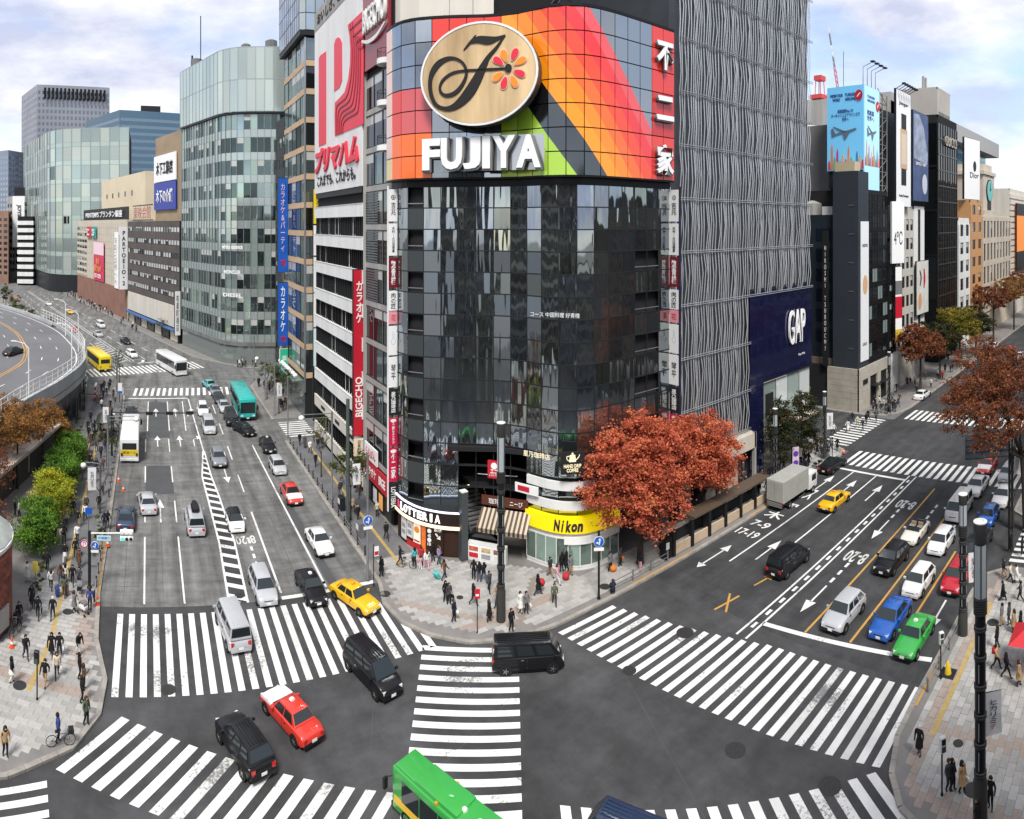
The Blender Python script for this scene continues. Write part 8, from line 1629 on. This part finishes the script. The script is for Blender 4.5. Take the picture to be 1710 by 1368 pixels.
x,y=G(99,1243,.16);twowheeler('bicycle','black bicycle held by the person in blue','bicycle',(x+.1,y-.12,.16),R(15),M_dk);x,y=G(672,947,.16);twowheeler('bicycle','dark bicycle beside the burger shop','bicycle',(x+.3,y-.3,.16),R(-35),M_dk)
for i,(px,py,rz,lb_)in enumerate(((1365,785,5,'bicycle leaning at the kerb behind the black sedan'),(1358,789,8,'second bicycle at the kerb left of the black sedan'),(18,1052,60,'bicycle parked by the brick wall'),(26,1060,70,'second bicycle parked by the brick wall'),(700,705,90,None),(445,742,80,None))):
    if lb_:x,y=G(px,py,.16);twowheeler('bicycle',lb_,'bicycle',(x,y,.16),R(rz),M_dk)
x,y=G(1342,824);twowheeler('motor_scooter','scooter beside the front of the grey box truck','scooter',(x,y,.01),R(180),mat('scooter_grey',(.2,.2,.2),.4),True);person(x+.05,y,R(180),'sit','orange','dark',label='rider in orange jacket on the scooter',z=.35)
# ================================================================== street furniture
M_pole=mat('pole_black',(.018,.018,.019),.4,.3);M_poleg=mat('pole_grey',(.18,.19,.19),.5,.4,var=.2,scale=1);M_frost=mat('frosted_lamp',(.34,.38,.40),.25,coat=.4);M_band=mat('pole_band',(.06,.06,.06),.45,.5);M_sblue=mat('roadsign_blue',(.01,.10,.48),.4);M_cone=mat('cone_orange',(.65,.09,.02),.5)
def great_lamp(label,x,y,h,r=.3,z=.15):
    t=thing('great_lamp_post',label,'lamp post',(x,y,z),0,'great black lamp posts');obj('foot',B().lathe([(r*1.35,0),(r*1.35,h*.15),(r*1.15,h*.16),(r*1.15,h*.17)],16),mat('pole_ribbed',(.055,.055,.05),.5,.3),t,smooth=40)
    obj('shaft',B().lathe([(r,h*.16),(r,h*.70)],16),M_pole,t,smooth=40)
    for k in range(6):
        zz=h*(.17+k*.095);obj('band',B().lathe([(r*1.02,zz),(r*1.2,zz+.03),(r*1.2,zz+.10),(r*1.05,zz+.12),(r*1.2,zz+.16),(r*1.2,zz+.24),(r*1.02,zz+.27)],16),M_band,t,smooth=40)
        for j in range(4):a=j*math.pi/2;obj('light_slit',B().obox((r*math.cos(a),r*math.sin(a),zz+.4),.035,.035,h*.06,a),M_frost,t)if k<5 else None
    g=B()
    for k in range(7):g.lathe([(r*1.05,h*.70+k*.12),(r*1.3,h*.70+k*.12+.02),(r*1.3,h*.70+k*.12+.07),(r*1.05,h*.70+k*.12+.09)],16)
    obj('collar_rings',g,M_band,t)['kind']='stuff';obj('lantern',B().lathe([(r*1.12,h*.70+.85),(r*1.12,h*.93)],16),M_frost,t,smooth=40)
    g=B()
    for k in range(4):a=k*math.pi/2+.4;g.obox((r*1.14*math.cos(a),r*1.14*math.sin(a),h*.70+.85),.05,.05,h*.23-.85,a)
    obj('lantern_bars',g,M_band,t);obj('head',B().lathe([(r*1.15,h*.93),(r*1.25,h*.935),(r*1.25,h*.99),(r*1.1,h)],16),M_band,t,smooth=40);obj('cap',B().lathe([(r*1.3,h),(r*1.3,h+.05),(r*.7,h+.08),(r*.65,h+.02)],16),M_wpanel,t,smooth=40);return t
great_lamp('great black lamp post standing on the corner pavement before the entrance',25.3,41.1,14.9,.26)
great_lamp('nearest great black lamp post running off the bottom right',30.6,8.5,15.1,.27);great_lamp('second great black lamp post by the green taxi',44.6,13.7,10.2,.26)
great_lamp('great lamp post at the kerb before the navy shop',59.6,40.0,9.2,.22);great_lamp('great lamp post beside the slim trees nearer the side street',71.2,40.2,8.5,.2);great_lamp('great lamp post under the broad dark red tree',61.8,14.0,9.5,.24);great_lamp('great lamp post before the charcoal slab',93.5,41.0,9.5,.22)
def pole(nm,label,cat,x,y,h,r=.05,m=M_pole,z=.15,group=None):t=thing(nm,label,cat,(x,y,z),0,group);obj('pole',B().lathe([(r*1.6,0),(r*1.6,.12),(r,.2),(r,h)],10),m,t,smooth=40);return t
def disc(t,x,yy,z,r,m,face,nm='sign_disc'):
    g=B();ellipse(g,0,0,r,r,-.03,0,24);return obj(nm,g,m,t,(x,yy,z),face)
def turnsign(t,z,r,face,off=-.08):
    c,s=math.cos(face),math.sin(face);o=disc(t,-s*off*-1*0+s*.08,-c*.08,z,r,M_wsign,face);g=B();ellipse(g,0,0,r*.92,r*.92,-.045,-.03,24);obj('blue_field',g,M_sblue,o);g=B();brush(g,[(.02*r,-.6*r,.2*r),(.15*r,0,.2*r),(.15*r,.3*r,.2*r)],-.055,-.045);flat(g,[(-.12*r,.28*r),(.42*r,.28*r),(.15*r,.68*r)],-.055,-.045);brush(g,[(.1*r,-.25*r,.16*r),(-.25*r,-.2*r,.16*r)],-.055,-.045,n=1);flat(g,[(-.22*r,.05*r),(-.22*r,-.45*r),(-.6*r,-.2*r)],-.055,-.045);obj('white_arrow',g,M_wsign,o);obj('plate',B().box(-r*.95,r*.95,-.03,0,-r*1.75,-r*1.15),M_wsign,o)
# left kerb signal with arm
x,y=-4.75,52.4;sp_=pole('traffic_signal','traffic signal on a short arm over the left kerb lane','traffic light',x,y,4.7,.13,M_dk);obj('arm',B().tube([(0,0,4.5),(3.6,0,4.62)],.06,6),M_wpanel,sp_)
for k in range(2):
    hb=obj('signal_head',bev(B().box(2.5,3.6,-.14,.12,3.98+k*.52,4.36+k*.52),.08,2),M_wpanel,sp_,smooth=50)
    for j in range(3):g=B();ellipse(g,2.72+j*.34,4.17+k*.52,.13,.13,-.2,-.12,14);obj('lens',g,(mat('lens_green',(.02,.5,.35),.3,emit=.8),M_trim,M_trim)[j]if k==0 else M_wpanel,hb)
ns_=obj('street_name_plate',B().box(.6,1.75,-.05,0,3.95,4.35),mat('plate_paleblue',(.45,.68,.74),.5),sp_);obj('lettering',fit(text_mesh('外堀通り',1,M_sblue,.01),.9,.2),None,ns_,(1.18,-.06,4.17))
o=disc(sp_,-.42,-.16,3.7,.33,M_wsign,0,'no_turn_sign');g=B()
for k in range(24):a0,a1=2*math.pi*k/24,2*math.pi*(k+1)/24;flat(g,[(.25*math.cos(a0),.25*math.sin(a0)),(.25*math.cos(a1),.25*math.sin(a1)),(.33*math.cos(a1),.33*math.sin(a1)),(.33*math.cos(a0),.33*math.sin(a0))],-.045,-.03)
obj('red_ring',g,M_rsign,o);g=B();brush(g,[(-.08,-.18,.05),(-.08,.1,.05),(.02,.16,.05),(.1,.08,.05),(.1,-.05,.05)],-.045,-.03);obj('turn_arrow',g,M_sblue,o)
sg=thing('turn_sign','blue round turn sign beside the red ringed one','road sign',(x+.45,y-.1,3.75));turnsign(sg,0,.33,0)
# poles with blue turn signs
t=pole('sign_pole','pale grey pole with a blue turn sign beside the yellow taxi','sign pole',*G(614,968,.15),10.5,.11,M_poleg);turnsign(t,5.0,.42,0);t=pole('sign_pole','black pole with a blue turn sign in front of the red tree','sign pole',*G(1000,1000,.15),5.4,.09);turnsign(t,4.6,.42,R(-35))
t=pole('small_red_sign','thin pole with a small red sign on the corner paving','sign',*G(797,1057,.15),3.2,.035);obj('plate',B().box(-.2,.2,-.04,0,2.5,3.2),M_rsign,t,rz=R(-25));obj('mark',B().box(-.12,.12,-.05,-.04,2.7,2.85),M_wsign,t,rz=R(-25))
t=pole('notice_pole','thin black pole with red and white notices behind the yellow taxi','sign',*G(624,978,.15),3.4,.04);obj('notice',B().box(.05,.45,-.03,0,2.4,3.2),M_wsign,t);obj('red_notice',B().box(.08,.42,-.045,-.03,2.5,2.8),M_rsign,t)
for i,(px,py,lb_)in enumerate(((62,1169,'pedestrian signal on the bottom left pavement'),(1571,1134,'pedestrian signal at the kerb beside the green taxi'),(1573,1329,'pedestrian signal beside the couple at the bottom right'),(1390,770,'pedestrian signal at the far corner of the navy shop'))):
    t=pole('pedestrian_signal',lb_,'pedestrian signal',*G(px,py,.15),3.0,.045,group='pedestrian signals');hb=obj('signal_box',bev(B().box(-.16,.16,-.22,.02,2.35,3.15),.03,1),M_wpanel if i else M_dk,t,rz=R((-10,-45,-45,-60)[i]));obj('red_lens',B().box(-.11,.11,-.24,-.22,2.8,3.08),M_trim,hb);obj('green_lens',B().box(-.11,.11,-.24,-.22,2.42,2.7),mat('lens_dim',(.05,.08,.07),.3),hb)
# slim street lamps with globes over the left street
def armlamp(label,x,y,h,side,reach,z2=None):
    t=pole('arm_street_lamp',label,'street lamp',x,y,h,.11,M_poleg,group='arm street lamps');obj('arm',B().tube([(0,0,h-.2),(side*reach,0,h-.1)],.045,6),M_poleg,t);obj('arm',B().tube([(0,0,h-.6),(side*reach,0,h-.55)],.035,6),M_poleg,t);obj('globe',B().lathe([(.03,-.3),(.26,-.2),(.33,0),(.26,.2),(.03,.3)],14,(side*(reach+.2),0,h-.45)),M_wpanel,t,smooth=60);return t
armlamp('arm street lamp over the white city bus',-4.7,76,7.2,1,3.2);armlamp('arm street lamp by the left kerb before the far crosswalk',-4.9,104,8.0,1,4.0);armlamp('arm street lamp above the sparse tree by the karaoke tower',19.7,66.5,9.6,-1,3.2);armlamp('arm street lamp below the tan building',19.7,98,9.5,-1,2.6);armlamp('arm street lamp over the tactile strip on the left pavement',-5.0,68.0,4.6,-1,1.6)
t=pole('utility_pole','dark grey utility pole beside the guard rail of the left street','pole',19.6,60.6,12.5,.19,mat('pole_green',(.06,.08,.075),.6));obj('arm',B().tube([(0,0,5.0),(1.9,0,5.0)],.05,6),M_poleg,t);obj('globe',B().lathe([(.03,-.25),(.24,-.15),(.28,0),(.22,.18),(.03,.25)],12,(2.0,0,4.8)),M_wpanel,t,smooth=60)
t=thing('signal_gantry','dark signal arm reaching over the lanes beyond the white bus','traffic light',(-4.6,82.6,.15));obj('pole',B().lathe([(.14,0),(.12,6)],10),M_dk,t);obj('arm',B().tube([(0,0,5.6),(10.8,0,5.5)],.07,6),M_dk,t)
for k in range(3):obj('signal_head',B().box(4.4+k*2.6,5.3+k*2.6,-.12,.12,5.3,5.7),M_dk,t)
for k,(a,b)in enumerate(((19.9,107),(19.6,88),(20.5,122),(15.8,142),(9.5,160),(3.5,180),(-4.5,205))):pole('far_lamp_pole',('slim pole by the blue blade signs','slim pole at the side street corner','slim pole at the second crossing','slim pole before the green tower','slim pole where tower and brown store meet','slim pole before the brown store','slim pole before the cream store')[k],'pole',a,b,8.5,.1,M_poleg)
for k in range(4):
    p=resample(offset(HO,-1.0),17)[1+k];t=thing('highway_lamp',('highway lamp nearest the leafy trees','second highway lamp along the outer wall','third highway lamp along the outer wall','highway lamp at the far bend')[k],'street lamp',(*p,7.2),0,'highway lamps');obj('pole',B().tube([(0,0,0),(0,0,6.6),(-.6,.2,7.2),(-1.8,.5,7.4)],[.1,.08,.06,.05],6),M_wpanel,t);obj('lamp_head',B().obox((-2.1,.6,7.35),.8,.25,.12,R(-15)),M_wpanel,t)
# hanging white banners with a column of characters
def banner(label,x,y,z,rz,w_=.8,h=2.1):
    t=thing('street_banner',label,'banner',(x,y,z),rz,'white street banners');obj('cloth',B().add([(-w_/2,0,h/2),(w_/2,-.02,h/2),(w_/2-.02,-.07,0),(w_/2+.03,.03,-h/2),(-w_/2+.03,-.05,-h/2),(-w_/2,-.04,0)],[(0,5,2,1),(5,4,3,2)]),mat('banner_cloth',(.70,.70,.71),.8),t);slet(t,'ヒカリミ',0,.15,.09,M_ink,w_*.42,h*.55,vertical=True,depth=.01);slet(t,'チ',0,-h*.28,.09,mat('ink_rust',(.45,.1,.03),.6),w_*.3,h*.12,depth=.01);obj('bar',B().tube([(-w_/2-.25,0,h/2+.02),(w_/2,0,h/2+.02)],.02,5),M_dk,t);return t
banner('white banner on the nearest lamp post at the bottom right',31.75,8.15,5.0,R(-62),.9,2.2);banner('white banner between the two great lamp posts by the red car',45.6,13.2,4.6,R(-62),.75,2.2);banner('white banner on the utility pole by the karaoke tower',20.4,60.3,5.2,R(-5));banner('white banner over the left pavement tactile strip',-5.6,64.5,4.3,R(8),.85,2.3);banner('white banner near the dark bus shelter',-5.6,86,4.4,R(8));banner('white banner at the side street by the slim trees',71.9,39.8,4.8,R(-55));banner('white banner under the broad dark red tree',62.8,13.6,6.0,R(-75));banner('white banner below the tan banded building',20.5,98.2,4.2,R(0))
# guard rails, one thing each run
def rail(label,pts,z=.15,h=.85,m=M_poleg,step=2.0):
    t=thing('guard_rail',label,'railing',(*pts[0],z),0,'kerb guard rails');P=resample(pts,step);x0,y0=pts[0]
    for p in P:obj('post',B().lathe([(.07,0),(.07,h),(.085,h+.02),(.02,h+.1)],8),m,t,(p[0]-x0,p[1]-y0,0))
    for zz in(h*.45,h*.9):obj('rail',B().tube([(p[0]-x0,p[1]-y0,zz)for p in P],.035,6),M_alu,t)
rail('guard rail along the kerb from side street to yellow taxi',[(19.25,85),(19.25,54.5)],m=M_dk);rail('guard rail at the kerb under the large red tree',[(34.8,39.0),(41.2,39.05)],m=M_concd);rail('guard rail along the left kerb by the cones',[(-4.2,63),(-4.2,50.5)],m=M_dk);rail('guard rail along the left kerb beside the city bus',[(-4.2,108),(-4.2,70)],m=M_dk);rail('guard rail at the kerb beside the green taxi',[(38.4,14.15),(47,14.1)],m=M_concd);rail('guard rail before the navy shop kerb',[(59,39.1),(70.5,39.1)],m=M_concd)
# underground stair enclosure with pale panels along the kerb
st=thing('stair_enclosure','low kerbside stair enclosure with pale stone panels and dark posts','stair enclosure',(47,39.6,.15))
for k in range(6):
    a=42.2+k*2.5;wobj('pale_panel',bev(B().box(a+.25,a+2.3,39.25,39.4,.2,1.1),.02,1),mat('panel_sand',(.50,.38,.27),.75,var=.15,scale=1),st);wobj('dark_post',B().box(a-.18,a+.18,39.15,39.5,.15,2.5),M_pole,st)
wobj('dark_post',B().box(57.0,57.4,39.15,39.5,.15,2.5),M_pole,st);wobj('roof_beam',B().box(45,57.4,39.2,40.8,2.55,2.7),mat('beam_bronze',(.10,.07,.05),.5),st);wobj('back_rail',B().box(42.2,57.4,41.0,41.1,.15,1.2),M_dk,st)
kb=thing('utility_cabinet','dark utility cabinet at the end of the stair enclosure','cabinet',(41.6,39.6,.15));obj('body',bev(B().box(-.5,.5,-.35,.35,0,1.7),.04,1),M_pole,kb);obj('door_plate',B().box(-.4,.0,-.37,-.35,.9,1.5),M_wpanel,kb)
# road sign seen from behind at the right
x,y=56.3,15.0;t=thing('road_sign_board','large slate grey road sign board seen under the dark red tree','road sign',(x,y,.15),R(-62));obj('post',B().tube([(2.1,.1,0),(2.1,.1,11)],.09,6).tube([(2.4,.1,0),(2.4,.1,11)],.06,6),M_pole,t)
for k in range(4):obj('board_plank',bev(B().box(-2.05,2.0,-.06,.04,8.6+k*.57,9.14+k*.57),.02,1),mat('board_slate',(.07,.10,.125),.5,.3),t);obj('stiffener',B().box(-2.0,2.0,-.1,-.06,8.62+k*.57,8.68+k*.57),M_dk,t)
# cones, pillar advert, shelter, bollard lamps
def cone(label,px,py,z=.0):
    x,y=G(px,py,z);t=thing('traffic_cone',label,'traffic cone',(x,y,z+.01),0,'traffic cones');obj('base',B().box(-.19,.19,-.19,.19,0,.04),M_cone,t);obj('body',B().lathe([(.15,.04),(.05,.68),(.03,.70)],12),M_cone,t,smooth=40);obj('white_band',B().lathe([(.118,.26),(.092,.42)],12),M_wsign,t)
for px,py,z,lb_ in((198,804,0,'traffic cone at the left kerb farthest from the crossing'),(206,820,0,'traffic cone at the left kerb behind the navy sedan'),(180,912,.15,'traffic cone at the left kerb under the signal arm'),(163,1010,.15,'traffic cone at the left kerb beside the man in blue'),(20,1081,.15,'orange cone near the person with the white tray'),(1409,757,.15,'red cone at the rounded kerb of the far corner')):cone(lb_,px,py,z)
t=thing('yellow_floor_cone','yellow upright cone on a dark square by the right kerb','traffic cone',(*G(1583,1125,.15),.16));obj('mat_square',B().box(-.5,.5,-.5,.5,0,.02),M_dk,t);obj('body',B().lathe([(.24,.02),(.1,.75),(.04,.8)],12),mat('cone_yellow',(.65,.45,.02),.5),t,smooth=40)
t=thing('advert_pillar','slim white pillar sign with purple circles among shoppers','sign',(*G(1328,792,.15),.15),R(-35));obj('body',B().box(-.45,.45,-.15,.15,0,3.4),M_dk,t);obj('face',B().box(-.42,.42,-.17,-.15,.8,3.3),mat('face_pink',(.6,.5,.6),.5),t)
for k in range(2):g=B();ellipse(g,0,1.4+k*1.1,.34,.34,-.19,-.17,16);obj('purple_disc',g,mat('disc_purple',(.12,.04,.3),.5),t)
t=thing('bus_shelter','dark arched bus shelter roof beside the white city bus','bus shelter',(-6.0,89.5,.15));g=B()
for k in range(8):a0,a1=R(k*22.5),R(k*22.5+22.5);g.add([(1.25*math.cos(a0),-2.6,2.2+.75*math.sin(a0)),(1.25*math.cos(a1),-2.6,2.2+.75*math.sin(a1)),(1.25*math.cos(a1),2.6,2.2+.75*math.sin(a1)),(1.25*math.cos(a0),2.6,2.2+.75*math.sin(a0))],[(0,3,2,1)])
obj('arched_roof',g,mat('shelter_dark',(.035,.037,.04),.3,coat=.5),t,smooth=60)
for sx in(-1.15,1.15):
    for sy in(-2.4,2.4):obj('post',B().lathe([(.06,0),(.06,2.2)],8),M_pole,t,(sx,sy,0))
obj('bench',B().box(-.9,-.5,-2,2,.4,.48),M_poleg,t)
t=thing('bus_stop_sign','white and blue bus stop board by the far kerb','sign',(-4.7,107.5,.15));obj('post',B().lathe([(.06,0),(.06,3)],8),M_pole,t);obj('board',B().box(-.45,.45,-.06,.06,1.5,3.2),M_wsign,t);obj('blue_foot',B().box(-.46,.46,-.07,.07,1.5,1.9),M_sblue,t)
t=thing('yellow_notice','small yellow notice on a post beside the brick police box','sign',(*G(59,985,.15),.15));obj('post',B().lathe([(.03,0),(.03,2.2)],8),M_poleg,t);obj('plate',B().box(-.22,.22,-.03,0,1.4,2.3),mat('notice_yellow',(.6,.5,.08),.5),t)
gs_=leaves([(-9.0-.05*k,51+k*1.0,.16,.45,.7,.12)for k in range(7)],1800,.14,300);gs_.materials.append(LM['olive']);o=obj('grass',gs_,None,None);o['kind']='stuff';o['label']='rough grass strip beside the brick police box'
t=thing('small_blue_sign','small blue square sign on the left pavement','road sign',(*G(148,905,.15),.15));obj('post',B().lathe([(.04,0),(.04,3.2)],8),M_poleg,t);obj('plate',B().box(-.32,.32,-.04,0,2.6,3.2),M_sblue,t)
t=thing('red_stall','red roofed stall at the left edge under the autumn trees','stall',(-16.2,61.0,.15),R(10));obj('awning',B().add([(-1.5,-2,2.6),(1.2,-2,2.2),(1.2,2,2.2),(-1.5,2,2.6)],[(0,1,2,3)]).box(1.15,1.2,-2,2,1.95,2.2),mat('stall_red',(.4,.03,.03),.6),t);obj('counter',B().box(-1.4,.9,-1.8,1.8,0,1.0),M_concd,t);obj('sign_plate',B().box(1.25,1.3,-.8,.5,2.3,2.9),M_wsign,t)
t=thing('barrier_stack','red and white barrier boards stacked by the highway wall','barrier',(-8.8,109,.15))
for k in range(6):obj('board',B().box(-.15,.15,-1.2,1.2,.25+k*.42,.5+k*.42),mat('barrier_red',(.55,.04,.04),.5)if k%2==0 else M_wsign,t)
t=thing('red_awning','bright red awning corner at the right picture edge','awning',(*G(1722,1120,.15),.15));obj('canopy',B().add([(-1.3,-1.3,2.3),(1.3,-1.3,2.3),(1.3,1.3,2.3),(-1.3,1.3,2.3),(0,0,3.2)],[(0,1,4),(1,2,4),(2,3,4),(3,0,4),(3,2,1,0)]),mat('awning_red',(.55,.02,.03),.6),t);obj('mast',B().lathe([(.04,0),(.04,2.4)],8),M_poleg,t)
for i,(px,py)in enumerate(((600,905),(597,872))):
    t=thing('kerb_cabinet',('grey kerbside cabinet beside the guard rail near the sign pole','dark kerbside cabinet farther along the guard rail')[i],'cabinet',(20.0,58+i*6,.15));obj('body',bev(B().box(-.3,.3,-.45,.45,0,1.4),.03,1),(M_poleg,M_dk)[i],t);obj('plate',B().box(-.32,-.3,-.3,.3,.7,1.2),M_wsign,t)
